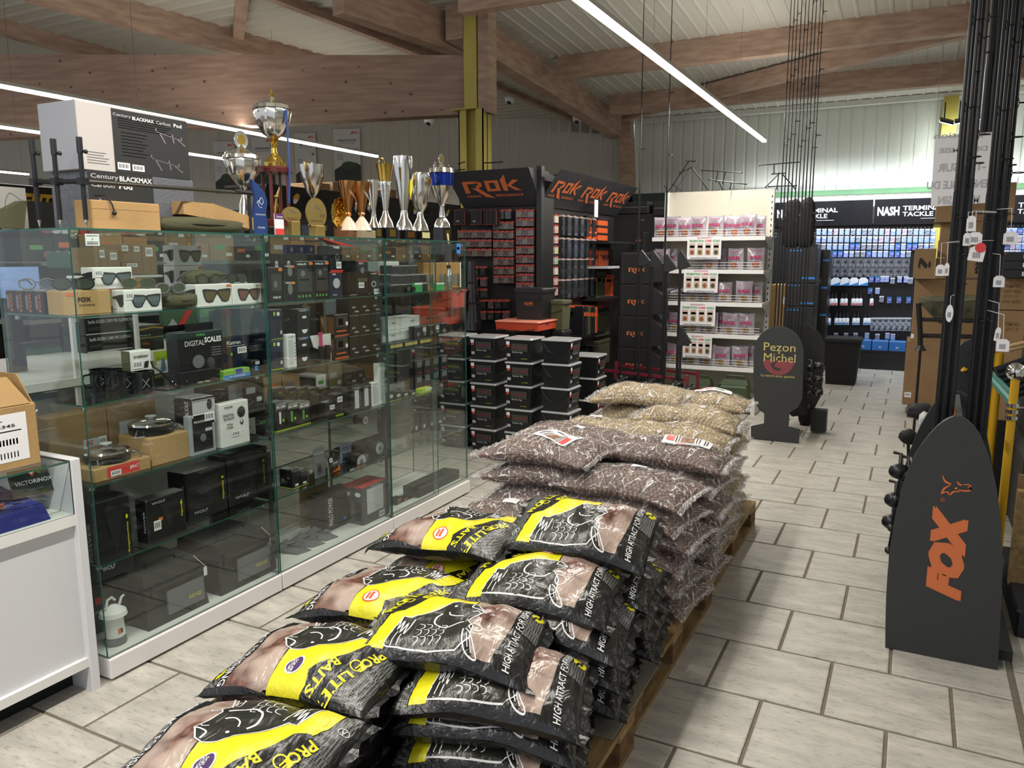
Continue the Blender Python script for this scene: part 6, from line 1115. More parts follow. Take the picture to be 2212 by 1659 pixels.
# tubs with orange lids to the right of the long packets
def lidbox(name, label, cat, px, py, w, h, dy, m, lid, y=None, x=None, par=None, group=None, letters=None, hl=.25):
 x_ = x if x is not None else xs2 + .05; y_ = y; z = sv(py=py, x=x_, y=y_); t = thing(name, label, cat, (x_, y_ + dy / 2, z), group)
 part('tub_body', MB().cbox(x_ - w, x_, y_, y_ + dy, z, z + h * (1 - hl), .012), m, t); part('tub_lid', MB().cbox(x_ - w - .006, x_ + .006, y_ - .006, y_ + dy + .006, z + h * (1 - hl), z + h, .01), lid, t)
 if letters: rok(t, (x_ + .001, y_ + dy * .3, z + h * .25), V((0, 1, 0)), V((0, 0, 1)), dy * .45, h * .3, False, letters)
 return t
for k in range(3):
 lidbox('bait_box', 'flat orange bait box, %s of the left stack beside the long packets' % ('lowest', 'middle', 'top')[k], 'box', 0, 518 - k * 17, .2, .09, .26, ORP, K if k else ORP, y=8.02, group='orange bait boxes'); lidbox('bait_box', 'flat orange bait box, %s of the right stack' % ('lowest', 'middle', 'top')[k], 'box', 0, 519 - k * 16, .22, .085, .30, ORP, K, y=8.34, group='orange bait boxes')
part('stand_shelf', MB().box(xs2, xs2 + .3, 7.98, 8.9, sv(py=521, x=xs2 + .05, y=8.0) - .02, sv(py=521, x=xs2 + .05, y=8.0)), K, D.objects['tackle_stand'])
for k in range(2):
 t = lidbox('bait_bucket', 'orange bucket with black lid and handle, %s on the second ledge' % ('left', 'right')[k], 'bucket', 0, 575, .24, .22, .3, ORP, K, y=8.02 + k * .36, hl=.18, letters=INK); part('handle', MB().tube([(xs2 + .055, 8.04 + k * .36, sv(py=550, x=xs2, y=8)), (xs2 + .08, 8.18 + k * .36, sv(py=562, x=xs2, y=8)), (xs2 + .055, 8.30 + k * .36, sv(py=552, x=xs2, y=8))], .006, 6), K, t, True)
part('stand_shelf', MB().box(xs2, xs2 + .3, 7.98, 8.9, sv(py=576, x=xs2 + .05, y=8.0) - .02, sv(py=576, x=xs2 + .05, y=8.0)), LG, D.objects['tackle_stand'])
for k in range(3):
 lidbox('bait_bucket', ('large dark bucket with small orange mark at the left of the third ledge', 'tall olive bucket in the middle of the third ledge', 'tall orange bucket at the right of the third ledge')[k], 'bucket', 0, 645, .22, (.28, .30, .27)[k], .26, (K, OLV, ORP)[k], (K, OLV, ORP)[k], y=8.02 + k * .29, hl=.15)
for k in range(2): lidbox('bait_box', 'long orange tray box above the buckets, %s' % ('left', 'right')[k], 'box', 0, 610, .2, .07, .3, ORP, K, y=8.15 + k * .34)
part('stand_shelf', MB().box(xs2, xs2 + .3, 7.98, 8.9, sv(py=646, x=xs2 + .05, y=8.0) - .02, sv(py=646, x=xs2 + .05, y=8.0)), K, D.objects['tackle_stand'])
for k in range(3): lidbox('bait_bucket', ('dark olive square bucket, upper of the floor pair by the stand', 'dark olive square bucket, lower of the floor pair by the stand', 'dark red bucket on the stand above the olive ones')[k], 'bucket', 0, (728, 790, 668)[k], .3, (.28, .28, .14)[k], .42, (OLV, OLV, mat('dark_red_plastic', '6a2a20', .5))[k], (OLV, OLV, K)[k], y=8.35, hl=.12)
for k in range(6):   # flat cases standing, one orange
 z = sv(py=725, x=-3.0, y=7.5 + k * .07); t = thing('tackle_case', 'dark upright tackle case with orange clasp, %s of the row under the tubing' % ORF[k] if k < 5 else 'bright orange upright tackle case at the end of the row', 'case', (-3.0, 7.5 + k * .07, z), 'upright tackle cases'); part('case_body', MB().cbox(-3.2, -3.0, 7.5 + k * .07, 7.562 + k * .07, z, z + .3, .01), [KC, KM, OLV][k % 3] if k < 5 else ORP, t); part('clasp', MB().box(-3.0, -2.994, 7.51 + k * .07, 7.55 + k * .07, z + .2, z + .24), ORP, t)
q = thing('stand_ledge', 'low ledge on the stand carrying the upright tackle cases', 'shelf', (-3.1, 7.7, sv(py=725, x=-3.0, y=7.5) - .03)); part('ledge_plate', MB().box(-3.3, -2.99, 7.4, 8.1, sv(py=725, x=-3.0, y=7.5) - .03, sv(py=725, x=-3.0, y=7.5) - .001), K, q)
r = random.Random(9)
for i in range(12):
 y = YB + .7 + i * .08; z = sv(py=660, x=xs2 + .1, y=y); rep(('clip', 0), 'small orange-edged packet in the sloping row under the tubing, %s from the left' % ORF[i], (xs2, y, z), .07, .06, 'x', KC, ORP, group='orange-edged packets', d=.12)
for i in range(5):
 y = YB + .75 + i * .15; z = .78; x0 = xs2 + .05; t = thing('soft_bag', 'black soft tackle bag stacked low beside the stand, %s from the left' % ORF[i], 'bag', (x0, y, .5 - (i % 2) * .3), 'black soft tackle bags'); zb_ = .10 if i % 2 else .38
 part('bag_body', MB().cbox(x0 - .2, x0 + .06, y, y + .2, zb_, zb_ + .24, .04), KM, t); part('bag_flap', MB().cbox(x0 - .2, x0 + .07, y + .01, y + .19, zb_ + .17, zb_ + .25, .02), mat('grey_fabric', '2b2b2a', .8), t)
# big square black bucket with lettering, its olive neighbour, orange lids, cone pyramid in front of the end board
def bucket(label, pl, pr, pt, pb, y, m, lid=None, letters=None, group=None, taper=.9):
 x0, x1 = sv(px=pl, y=y, z=1.2), sv(px=pr, y=y, z=1.2); zt, zb_ = sv(py=pt, y=y, x=x0), sv(py=pb, y=y, x=x0); c = (x0 + x1) / 2; w = (x1 - x0) / 2; t = thing('bucket', label, 'bucket', (c, y + w, zb_), group); e = w * (1 - taper); zl = zt - (zt - zb_) * .12
 part('bucket_body', MB().hexa([(c - w + e, y + e, zb_), (c + w - e, y + e, zb_), (c + w - e, y + 2 * w - e, zb_), (c - w + e, y + 2 * w - e, zb_)], [(c - w, y, zl), (c + w, y, zl), (c + w, y + 2 * w, zl), (c - w, y + 2 * w, zl)]), m, t); part('bucket_lid', MB().cbox(c - w - .01, c + w + .01, y - .01, y + 2 * w + .01, zl, zt, .01), lid or m, t)
 if letters: rok(t, (c - w * .3, y + e * .5 - .006, (zt + zb_) / 2), V((1, 0, 0)), V((0, 0, 1)), w * .65, (zt - zb_) * .11, True, letters)
 part('handle', MB().tube([(c - w - .004, y + w, zl - .02), (c - w * .8, y - .014, zl - .06), (c, y - .02, zl - .085), (c + w * .8, y - .014, zl - .06), (c + w + .004, y + w, zl - .02)], .004, 6), K, t, True); return t
bucket('large black lidded bucket with orange lettering in front of the stand', 1113, 1172, 622, 698, 6.3, K, letters=OG); bucket('olive lidded bucket right of the large black one', 1176, 1216, 648, 712, 6.5, OLV, group=None)
bucket('black bucket under the lettered bucket, on the tub rows', 1113, 1172, 699, 760, 6.3, K); bucket('dark bucket under the olive bucket', 1176, 1216, 713, 790, 6.5, K)
t = bucket('flat orange-red tub with pale lid lying behind the tub rows', 1070, 1163, 692, 712, 6.12, mat('orange_red_plastic', 'c8492e', .4), mat('pale_lid', 'd98a72', .4), taper=.97)
t = bucket('orange-red tub with black lettering seen through the third glass case', 929, 978, 625, 664, 5.9, mat('orange_red_plastic', 'c8492e', .4)); y = 5.895; x0 = sv(px=931, y=y, z=1.4); rok(t, (x0, y, sv(py=646, y=y, x=x0)), V((1, 0, 0)), V((0, 0, 1)), .12, .05, True, INK)
bucket('orange-red lidded tub lower behind the third glass case', 892, 958, 662, 700, 5.9, mat('orange_red_plastic', 'c8492e', .4))
x0 = -3.75; yb_ = 5.95
for a, b, k in ((665, 712, 0), (655, 690, 1)):
 pass
for k, (pc, hw, pb, pt) in enumerate(((1018, 21, 712, 653), (1017, 15, 653, 610), (1017, 12, 609, 562))):
 y = 6.25; x = sv(px=pc, y=y, z=1.3); w = (sv(px=pc + hw, y=y, z=1.3) - sv(px=pc - hw, y=y, z=1.3)) / 2; zb_, zt = sv(py=pb, y=y, x=x), sv(py=pt, y=y, x=x); t = thing('bait_cone', ('large black glossy funnel tub at the bottom of the tapering stack', 'middle black glossy funnel tub of the tapering stack', 'small black lidded pot on top of the tapering stack')[k], 'tub', (x, y, zb_), 'tapering stack of black tubs')
 part('tub_body', MB().lathe([(w, 0), (w * .72, zt - zb_ - .012)], (x, y, zb_), 20), mat('glossy_black', '15161a', .15, coat=.5), t, True); part('rim', MB().lathe([(w * .8, zt - zb_ - .012), (w * .82, zt - zb_ - .002)], (x, y, zb_), 20), K, t, True)
# support under that stack and the background tubs
solo('display_table', MB().cbox(-3.95, -3.05, 6.05, 6.62, 0, sv(py=760, y=6.3, x=-3.3) - .002, .01), KM, 'low black display block behind the stacked black tubs', 'table')
# ================================================================ stacks of black bait tubs with pale lids
LIDC = mat('pale_clear_lid', 'a9acae', .3, coat=.4); TUB = mat('tub_black', '17191b', .32); BERRY = mat('berry_print', '7e2a46', .5); LBG = mat('tub_label', '3a3d33', .5)
def tub_mesh(face, style):
 t = D.objects.new('bait_tub', None); w, d, h = .118, .118, .192; e = .012
 def P(n, q, m, sm=False): o = D.objects.new(n, q.mesh(n, m, sm)); o.parent = t; COL.objects.link(o)
 P('tub_body', MB().hexa([(-w + e, -d + e, 0), (w - e, -d + e, 0), (w - e, d - e, 0), (-w + e, d - e, 0)], [(-w, -d, h - .012), (w, -d, h - .012), (w, d, h - .012), (-w, d, h - .012)]), TUB)
 P('tub_lid', MB().cbox(-w - .008, w + .008, -d - .008, d + .008, h - .014, h, .008), LIDC)
 if face == 'y': o, ux = V((-w + e * .6, -d + e * .42, .0)), V((1, 0, 0)); ox = V((0, -1, 0))
 else: o, ux = V((w - e * .42, -w + e * .6, 0)), V((0, 1, 0)); ox = V((1, 0, 0))
 uy = V((0, 0, 1)) + ox * .055; uy.normalize(); W_ = 2 * w - e
 def lab(n, m, rects, lv): 
  q = MB(); [q.flat([(a * W_, b * h), (c * W_, b * h), (c * W_, dd * h), (a * W_, dd * h)], o + ox * lv, ux, uy) for a, b, c, dd in rects]; P(n, q, m)
 lab('label_ground', LBG, [(.22, .45, .88, .78)], .004); lab('price_sticker', PAPER, [(.02, .72, .16, .86)], .004); lab('red_sticker', mat('red_sticker', 'd94a38', .5), [(.04, .62, .16, .72)], .004); lab('barcode', LG, [(.04, .22, .18, .34)], .004)
 q = MB().text('SWEET DREAMS' if style else 'LAX BERRY', o + ox * .006 + ux * W_ * .3 + uy * h * .58, ux, uy, W_ * .55, h * .09, .03); P('lettering', q, mat('yellow_green_print', '9a9a3c', .5) if style else BERRY)
 P('small_lettering', MB().text('Boilies 5kg', o + ox * .006 + ux * W_ * .26 + uy * h * .36, ux, uy, W_ * .42, h * .085, .01, .2), LG); P('yellow_mark', MB().text('proelite', o + ox * .006 + ux * W_ * .62 + uy * h * .12, ux, uy, W_ * .24, h * .05, .02), mat('olive_yellow_print', 'b5b030', .5))
 P('handle', MB().tube(smooth3([(w + .006, a, b) if face == 'y' else (a, -d - .006, b) for a, b in ((-d * .9, h * .85), (-d * .5, h * .5), (0, h * .38), (d * .5, h * .5), (d * .9, h * .85))]) if face == 'y' else [(a, -d - .006, b) for a, b in ((-d * .9, h * .85), (-d * .5, h * .5), (0, h * .38), (d * .5, h * .5), (d * .9, h * .85))], .003, 6), K, True)
 COL.objects.link(t); return t
TB = [tub_mesh('y', 0), tub_mesh('y', 1), tub_mesh('x', 0)]
def tubs(px, n, src, name, y=5.56, rz=0, z0=0):
 x = sv(px=px, y=y, z=.0) + .118
 for k in range(n):
  lab = '%s black bait tub with pale lid in the %s' % ({0: 'lowest'}.get(k, ORF[k] if k < n - 1 else 'top'), name)
  o = place(src, (x + random.uniform(-.004, .004), y + .118, z0 + k * .193 + .0005), R_(rz + random.uniform(-2, 2)), lab, 'black bait tubs with pale lids'); tag(o, None, 'tub')
tubs(1018, 5, TB[0], 'stack right beside the glass case'); tubs(1092, 5, TB[0], 'second stack from the glass case'); tubs(952, 5, TB[1], 'stack seen through the case corner'); tubs(1170, 5, TB[2], 'third stack, turned sideways', 5.60); tubs(1232, 4, TB[2], 'fourth stack, lower and farther back', 6.2)
for k in range(2): tubs(830 + k * 62, 5, TB[1], '%s stack behind the third glass case' % ('left', 'right')[k], 6.15)
# ================================================================ white gondola with bags of boilies
YG = 8.30; YU = 8.76
gx0, gx1 = sv(px=1441, y=YU, z=2.2), sv(px=1669, y=YU, z=2.2); CRM = mat('cream_metal', 'cbc6b6', .5); WM = mat('white_metal', 'dcdcd8', .45)
t = thing('white_gondola', 'white metal gondola shelf filled with grey and pink bait bags', 'shelving', ((gx0 + gx1) / 2, 8.6, 0)); ztp = sv(py=407, y=YU, x=gx1)
part('back_panel', MB().box(gx0, gx1, YU + .02, YU + .04, .1, ztp), CRM, t)
for x in (gx0, gx1): part('upright', MB().box(x - .02, x + .02, YU - .02, YU + .05, 0, ztp), WM, t)
q = MB()
for x in (gx0, gx1):
 z = .3
 while z < ztp - .05: q.box(x - .005, x + .005, YU - .0215, YU - .0195, z, z + .025); z += .06
part('upright_slots', q, INK, t, kind='stuff')
SZ = []
WIRE = mat('white_wire', 'd0d0cc', .4)
for i, (py, pl, pr) in enumerate(((512, 1413, 1642), (583, 1407, 1640), (653, 1403, 1637), (721, 1400, 1632), (790, 1397, 1628))):
 x0, x1 = sv(px=pl, y=YG, z=1.5), sv(px=pr, y=YG, z=1.5); z = sv(py=py, y=YG, x=(x0 + x1) / 2); SZ.append(z); x0, x1 = gx0 - .02, gx1 + .02
 part('shelf', MB().box(x0, x1, YG + .01, YU + .02, z - .03, z), WM, t); part('price_rail', MB().box(x0, x1, YG, YG + .012, z - .038, z + .004), WH, t)
 part('shelf_bracket', MB().hexa([(x1, YG + .05, z - .03), (x1, YU, z - .03), (x1, YU, z - .15), (x1, YG + .05, z - .05)], [(x1 + .003, YG + .05, z - .03), (x1 + .003, YU, z - .03), (x1 + .003, YU, z - .15), (x1 + .003, YG + .05, z - .05)]), LG, t)
 f_ = part('wire_rail', MB().tube([(x0 + .02, YG + .03, z + .02), (x1 - .02, YG + .03, z + .02), (x1 - .02, YG + .03, z + .075), (x0 + .02, YG + .03, z + .075), (x0 + .02, YG + .03, z + .02)], .0028, 5).tube([(x0 + .02, YG + .03, z + .047), (x1 - .02, YG + .03, z + .047)], .0028, 5), WIRE, t)
part('base_shelf', MB().box(gx0, gx1 + .02, 8.1, YU, .10, .13), WM, t); part('kick_board', MB().box(gx0 + .02, gx1, 8.16, 8.18, 0, .1), KM, t); part('base_foot', MB().box(gx1 - .01, gx1 + .03, 8.1, YU, 0, .11), WM, t)
BAGM = mat('silver_pink_bag', 'b8b0bb', .28, col2='8a838f', vscale=9, bump=.5, bscale=18, coat=.4); BPK = mat('boilie_photo', '6e2f22', .5, col2='b06a3a', vscale=60); BPY = mat('beige_boilie_photo', '9a7a3a', .5, col2='4a3a1c', vscale=60); BTX = mat('raspberry_print', 'b01e5a', .5)
def bbag(pic):
 t = D.objects.new('boilie_bag', None); w, h = .085, .235; q = MB(); n = 8; m_ = 10
 for s in (-1, 1):
  b = []
  for i in range(n + 1):
   for j in range(m_ + 1):
    u = -1 + 2 * i / n; v = j / m_; th = .038 * (1 - abs(u) ** 2.5) * max(0, math.sin(PI * min(1, (v + .12) / 1.12)) ** .7) * (1.2 - v * .6)
    b.append((u * w * (1 - .04 * math.sin(v * PI)), s * th - .03 + .006 * noise.noise(V((u * 2, v * 3, s))), v * h + .006 * u * u))
  fs = [(i * (m_ + 1) + j, (i + 1) * (m_ + 1) + j, (i + 1) * (m_ + 1) + j + 1, i * (m_ + 1) + j + 1) for i in range(n) for j in range(m_)]
  q.add(b, fs if s < 0 else [f[::-1] for f in fs])
 def P(nm, q, m, sm=False): o = D.objects.new(nm, q.mesh(nm, m, sm)); o.parent = t; COL.objects.link(o)
 P('bag_film', q, BAGM, 2); P('lettering', MB().text('BOILIES', (-.060, -.076, .115), (1, 0, 0), (0, 0, 1), .12, .036, .05), BTX); P('brand_lettering', MB().text('Richworth', (-.05, -.066, .19), (1, 0, 0), (0, 0, 1), .1, .02, .0), BTX)
 P('round_picture', MB().lathe([(.036, -.001), (.036, .001)], (0, -.078, .055), 20, Matrix.Rotation(PI / 2, 3, 'X')), pic); COL.objects.link(t); return tag(t, 'x', 'bag')
BGS = [bbag(BPK), bbag(BPY)]
rowsb = [[(1431, 0), (1457, 0), (1480, 0), (1512, 0), (1548, 0), (1563, 1), (1588, 1), (1618, 0), (1640, 1)], [(1432, 0), (1449, 1), (1536, 0), (1553, 1), (1592, 0), (1632, 0)], [(1497, 0), (1532, 0), (1563, 0), (1607, 0), (1630, 1)], [(1418, 0), (1436, 1), (1462, 0), (1500, 0), (1535, 0), (1552, 1), (1580, 0), (1612, 0)], [(1414, 0), (1437, 1), (1458, 0), (1500, 0), (1530, 0), (1562, 0), (1598, 0), (1615, 1)]]
SHN = ['top', 'second', 'third', 'fourth', 'lowest']
for i, row in enumerate(rowsb):
 for j, (px, b) in enumerate(row):
  y = YG + .13 + b * .14; x = sv(px=px, y=y, z=SZ[i] + .1); r = random.Random(i * 10 + j)
  place(BGS[0 if i < 2 else 1], (x, y, SZ[i] + .001), R_(r.uniform(-14, 14)), 'silver and pink boilies bag, %s from left on the %s gondola shelf' % (ORF[j], SHN[i]), 'boilies bags on the white gondola', rx=R_(r.uniform(-5, 3)), sc=(1, 1, .88 + .08 * r.random()))
for k in range(3):
 y = YG + .2; x = sv(px=1425 + k * 27, y=y, z=SZ[2]); place(BGS[1], (x, y - .08, SZ[2] + .06), R_(-80 + k * 7), 'silver and pink boilies bag lying flat at the left of the third gondola shelf, %s' % ORF[k], 'boilies bags on the white gondola', rx=R_(-78))
for i, (pl, pr, pt, pb) in enumerate(((1483, 1556, 511, 560), (1478, 1552, 582, 631), (1472, 1549, 654, 702), (1481, 1544, 722, 771))):
 y = YG - .01; x0, x1 = sv(px=pl, y=y, z=1.5), sv(px=pr, y=y, z=1.5); z1, z0 = sv(py=pt, y=y, x=x0), sv(py=pb, y=y, x=x0); t = thing('price_placard', 'white promotion placard with four bag pictures, %s down the gondola' % ('first', 'second', 'third', 'fourth')[i], 'sign', ((x0 + x1) / 2, y, z0), 'promotion placards')
 part('placard_sheet', MB().box(x0, x1, y, y + .002, z0, z1), PAPER, t); it = [('t', BTX, 'RICHWORTH', .5, .93, .4, .07), ('t', GRN, 'PROMOTION', .28, .8, .42, .1, .04), ('t', RED, '2.99€', .62, .8, .2, .1, .04), ('t', GRN, 'LE SAC', .86, .8, .22, .1, .04), ('t', INK, 'www.PecheNature.Com', .5, .06, .8, .07, .02)]
 for k in range(4): it += [('r', mat('pale_bag_print', 'c9b7ac', .6), .06 + k * .235, .17, .24 + k * .235, .7), ('r', mat('orange_red_print', 'd2603c', .5), .08 + k * .235, .5, .22 + k * .235, .6), ('e', [BPK, BPY, BPK, OLV][k], .15 + k * .235, .3, .06, .1)]
 deco(t, (x0, y, z0), (1, 0, 0), (0, 0, 1), x1 - x0, z1 - z0, it)
JG = mat('jerrycan_green', '3a4a2c', .5)
for k, (pl, pr) in enumerate(((1490, 1537), (1550, 1618))):
 y = 8.22; x0, x1 = sv(px=pl, y=y, z=.3), sv(px=pr, y=y, z=.3); t = thing('jerrycan', 'green plastic jerrycan on the gondola base, %s' % ('left one', 'right one with silver glare')[k], 'can', ((x0 + x1) / 2, y, .131)); zt = sv(py=818, y=y, x=x0)
 part('can_body', MB().cbox(x0, x1, y, y + .16, .131, zt - .06, .025), JG, t); part('can_shoulder', MB().hexa([(x0 + .01, y + .01, zt - .06), (x1 - .01, y + .01, zt - .06), (x1 - .01, y + .15, zt - .06), (x0 + .01, y + .15, zt - .06)], [(x0 + .06, y + .03, zt), (x1 - .03, y + .03, zt), (x1 - .03, y + .13, zt), (x0 + .06, y + .13, zt)]), JG, t); part('can_handle', MB().tube([(x0 + .08, y + .08, zt - .01), (x0 + .08, y + .08, zt + .03), (x1 - .06, y + .08, zt + .03), (x1 - .06, y + .08, zt - .01)], .01, 8), JG, t, True)
# rod pods standing on the gondola: traced as metal tubes in their own plane, with depth given to the legs
def pod(label, Yp, lines, r=.006, dep=.25):
 pts0 = at(*lines[0][0], y=Yp); t = thing('rod_pod', label, 'rod pod', pts0)
 for i, l in enumerate(lines):
  n = len(l); P_ = [at(px, py, y=Yp + (dep if i % 3 == 1 else 0) * (k / max(1, n - 1))) for k, (px, py) in enumerate(l)]; part('pod_tube', MB().tube(P_, r, 6), K, t)
  for p in (P_[0], P_[-1]): part('rod_rest', MB().ball(p, r * 1.7, 1), K, t)
 return t
pod('large dark tripod frame on the left end of the white gondola', 8.7, [[(1447, 410), (1487, 350)], [(1460, 412), (1500, 350)], [(1484, 348), (1503, 348)], [(1468, 373), (1495, 362)], [(1495, 362), (1528, 408)], [(1436, 402), (1443, 412)], [(1452, 398), (1470, 410)]])
pod('double black buzz bars on a short post on the gondola', 8.7, [[(1516, 368), (1603, 373)], [(1531, 388), (1612, 398)], [(1551, 371), (1547, 392)], [(1567, 372), (1561, 396)], [(1553, 393), (1560, 408)], [(1580, 396), (1577, 408)]])
pod('black rod pod at the right end of the gondola behind the rods', 8.7, [[(1640, 357), (1728, 350)], [(1672, 355), (1672, 375)], [(1668, 376), (1696, 374)], [(1682, 376), (1654, 404)], [(1690, 376), (1718, 408)], [(1682, 374), (1678, 408)], [(1660, 403), (1720, 401)]])
pod('thin dark buzz bar on the orange-lettered stand near the column', 7.2, [[(1048, 352), (1085, 350)], [(990, 354), (1003, 350)], [(984, 368), (1003, 366)]], .006, 0); pod('thin dark buzz bars above the side headers', 8.2, [[(1192, 379), (1238, 374)], [(1209, 377), (1211, 384)], [(1222, 376), (1224, 386)], [(1302, 398), (1302, 405)], [(1317, 398), (1317, 406)]], .006, 0)
# ================================================================ red rack with rods, nets and reels
YR = 7.2; RK = mat('dark_red_steel', '6e1f2c', .4); xa, xb = sv(px=1302, y=YR, z=.5), sv(px=1484, y=6.95, z=.5); za = sv(py=797, y=YR, x=xa)
t = thing('rod_rack', 'dark red steel rod rack behind the farthest beige bags', 'rack', ((xa + xb) / 2, 7.1, 0))
for x, y in ((xa, YR), (xb, 6.95), (xa, 7.6), (xb, 7.35)): part('rack_post', MB().box(x - .014, x + .014, y - .014, y + .014, 0, za + .03), RK, t)
part('rack_rail', MB().hexa([(xa, YR, za), (xb, 6.95, za), (xb, 6.95, za - .025), (xa, YR, za - .025)], [(xa, YR + .02, za), (xb, 6.97, za), (xb, 6.97, za - .025), (xa, YR + .02, za - .025)]), RK, t); part('rack_rail', MB().hexa([(xa, 7.6, za), (xb, 7.35, za), (xb, 7.35, za - .025), (xa, 7.6, za - .025)], [(xa, 7.62, za), (xb, 7.37, za), (xb, 7.37, za - .025), (xa, 7.62, za - .025)]), RK, t); part('rack_floor', MB().box(xa - .03, xb + .05, 6.93, 7.62, .02, .06), KM, t)
def reel(label, p, s=1.0, group='reels on the rack'):
 t = thing('fishing_reel', label, 'reel', p, group); p = V(p); MX = Matrix.Rotation(R_(80), 3, 'Y')
 part('spool', MB().lathe([(.028 * s, 0), (.030 * s, .004 * s), (.022 * s, .008 * s), (.022 * s, .034 * s), (.029 * s, .040 * s), (.020 * s, .046 * s)], p, 18, MX), K, t, True); part('spool_ring', MB().lathe([(.0305 * s, .002 * s), (.031 * s, .005 * s)], p, 18, MX), CHR, t, True); part('reel_body', MB().ball(p + V((-.03 * s, 0, -.02 * s)), .026 * s, 2, (1.3, .8, 1)), KP, t, True)
 part('reel_foot', MB().tube([p + V((-.03 * s, 0, -.02 * s)), p + V((-.03 * s, .03 * s, .03 * s)), p + V((-.05 * s, .045 * s, .03 * s))], .006 * s, 6), K, t, True); part('bail_wire', MB().tube([p + V((.01 * s, -.032 * s, 0)), p + V((.045 * s, -.02 * s, .02 * s)), p + V((.045 * s, .02 * s, .02 * s)), p + V((.01 * s, .032 * s, 0))], .002 * s, 5), CHR, t, True)
 part('crank', MB().tube([p + V((-.03 * s, 0, -.03 * s)), p + V((-.03 * s, -.045 * s, -.04 * s)), p + V((-.035 * s, -.05 * s, -.09 * s))], .004 * s, 6), K, t, True); part('crank_knob', MB().ball(p + V((-.035 * s, -.055 * s, -.095 * s)), .012 * s, 2, (1, 1.4, 1)), K, t, True); return t
for i in range(8):
 px = 1342 + i * 20; y = 7.12 - i * .03; reel('black reel with chrome bail on the rack, %s from the left' % ORF[i], (sv(px=px, y=y, z=.5), y, sv(py=822 + (i % 3) * 10, y=y, x=-2.3)), 1.25)
def rod(label, px, y, ptop, pbot, r0=.011, r1=.005, guides=(), group=None, x=None):
 x = x if x is not None else sv(px=px, y=y, z=1.0); zt = ptop if isinstance(ptop, float) else sv(py=ptop, y=y, x=x); zb_ = pbot if isinstance(pbot, float) else sv(py=pbot, y=y, x=x); t = thing('fishing_rod', label, 'rod', (x, y, zb_), group); zm = zb_ + (zt - zb_) * .5
 part('rod_butt', MB().lathe([(r0 * 1.15, 0), (r0 * 1.2, .25), (r0, .3), (r0 * .8, (zm - zb_))], (x, y, zb_), 10), KP, t, True); part('rod_blank', MB().lathe([(r0 * .7, (zm - zb_)), (r1, zt - zb_)], (x, y, zb_), 8), K, t, True)
 for i, g in enumerate(guides):
  z = zb_ + (zt - zb_) * g; q = MB(); s = .022 * (1.3 - g * .8); c = V((x + r0 + s, y - .008, z)); q.tube([c + V((s * math.cos(a), s * .8 * math.sin(a), .004 * math.sin(a))) for a in [k * PI / 6 for k in range(13)]], .0022, 5); q.tube([V((x + r0 * .6, y, z - .02)), c + V((-s, 0, 0)), V((x + r0 * .6, y, z + .02))], .002, 4); part('line_guide', q, DARKM, t)
 return t
rod('tall rod with thin tip left of the pair in the red rack', 1375, 7.15, 4.0, .45, .011, .003, (.42, .6, .75, .86)); rod('tall rod right of the pair in the red rack', 1432, 7.1, 4.0, .45, .011, .003, (.4, .58, .73, .85))
rod('short dark rod leaning in the rack before the black cases', 1402, 7.12, 540, .45); rod('short dark rod at the left edge of the black cases', 1343, 7.15, 545, .45)
for i, (px, py, pb) in enumerate(((1386, 540, 572), (1411, 541, 575), (1441, 549, 585), (1470, 541, 580), (1473, 705, 745))):
 y = 7.05 - .03 * i; x = sv(px=px - 3, y=y, z=1.2 if i < 4 else .8); z1, z0 = sv(py=py, y=y, x=x), sv(py=pb, y=y, x=x); t = thing('landing_net', 'folded landing net with black wedge-shaped head, %s from the left in the rack' % ORF[i], 'net', (x, y, .1)); k = (V((x, y, z1)) - CAM).length / FPX
 part('net_pole', MB().lathe([(.012, 0), (.012, z0 - .1)], (x, y, .1), 10), KP, t, True); part('spreader_block', MB().prism([(-.022, 0), (.02, -.01), (.10, .02), (.005, z1 - z0), (-.012, z1 - z0 - .01)], (x, y + .02, z0), (1, 0, 0), (0, 0, 1), (0, -1, 0), .04), K, t)
for i in range(4):
 y = 7.75; x0, x1 = sv(px=1336 - i * 2, y=y, z=1.3 - i * .3), sv(px=1408 - i * 2, y=y, z=1.3 - i * .3); z1, z0 = sv(py=545 + i * 68, y=y, x=x0), sv(py=545 + (i + 1) * 68, y=y, x=x0); t = thing('luggage_case', 'black tackle luggage case with orange lettering, %s of the stack of four' % ('top', 'second', 'third', 'lowest')[i], 'case', ((x0 + x1) / 2, y, z0)); part('case_body', MB().cbox(x0, x1, y, y + .3, z0 + .003, z1, .02), KM, t); part('side_flap', MB().hexa([(x1, y, z0 + .02), (x1, y, z1 - .02), (x1 + .09, y + .1, z1 - .12), (x1 + .09, y + .1, z0 + .02)], [(x1, y + .3, z0 + .02), (x1, y + .3, z1 - .02), (x1 + .09, y + .3, z1 - .12), (x1 + .09, y + .3, z0 + .02)]), KM, t)
 rok(t, (x0 + (x1 - x0) * .3, y, z0 + (z1 - z0) * .32), V((1, 0, 0)), V((0, 0, 1)), (x1 - x0) * .5, .06, False, OG)
solo('case_stand', MB().box(sv(px=1332, y=7.75, z=.3), sv(px=1404, y=7.75, z=.3), 7.75, 8.05, 0, sv(py=817, y=7.75, x=-2.6)), KM, 'black box under the stack of luggage cases', 'stand')
x = sv(px=1305, y=8.75, z=.2); t = thing('black_tub', 'big round black bucket on the floor left of the rod rack', 'bucket', (x, 8.75, 0)); part('tub_body', MB().lathe([(.14, 0), (.17, .27)], (x, 8.75, 0), 28), K, t, True); part('rim', MB().lathe([(.175, .265), (.18, .28), (.165, .285)], (x, 8.75, 0), 28), KP, t, True)
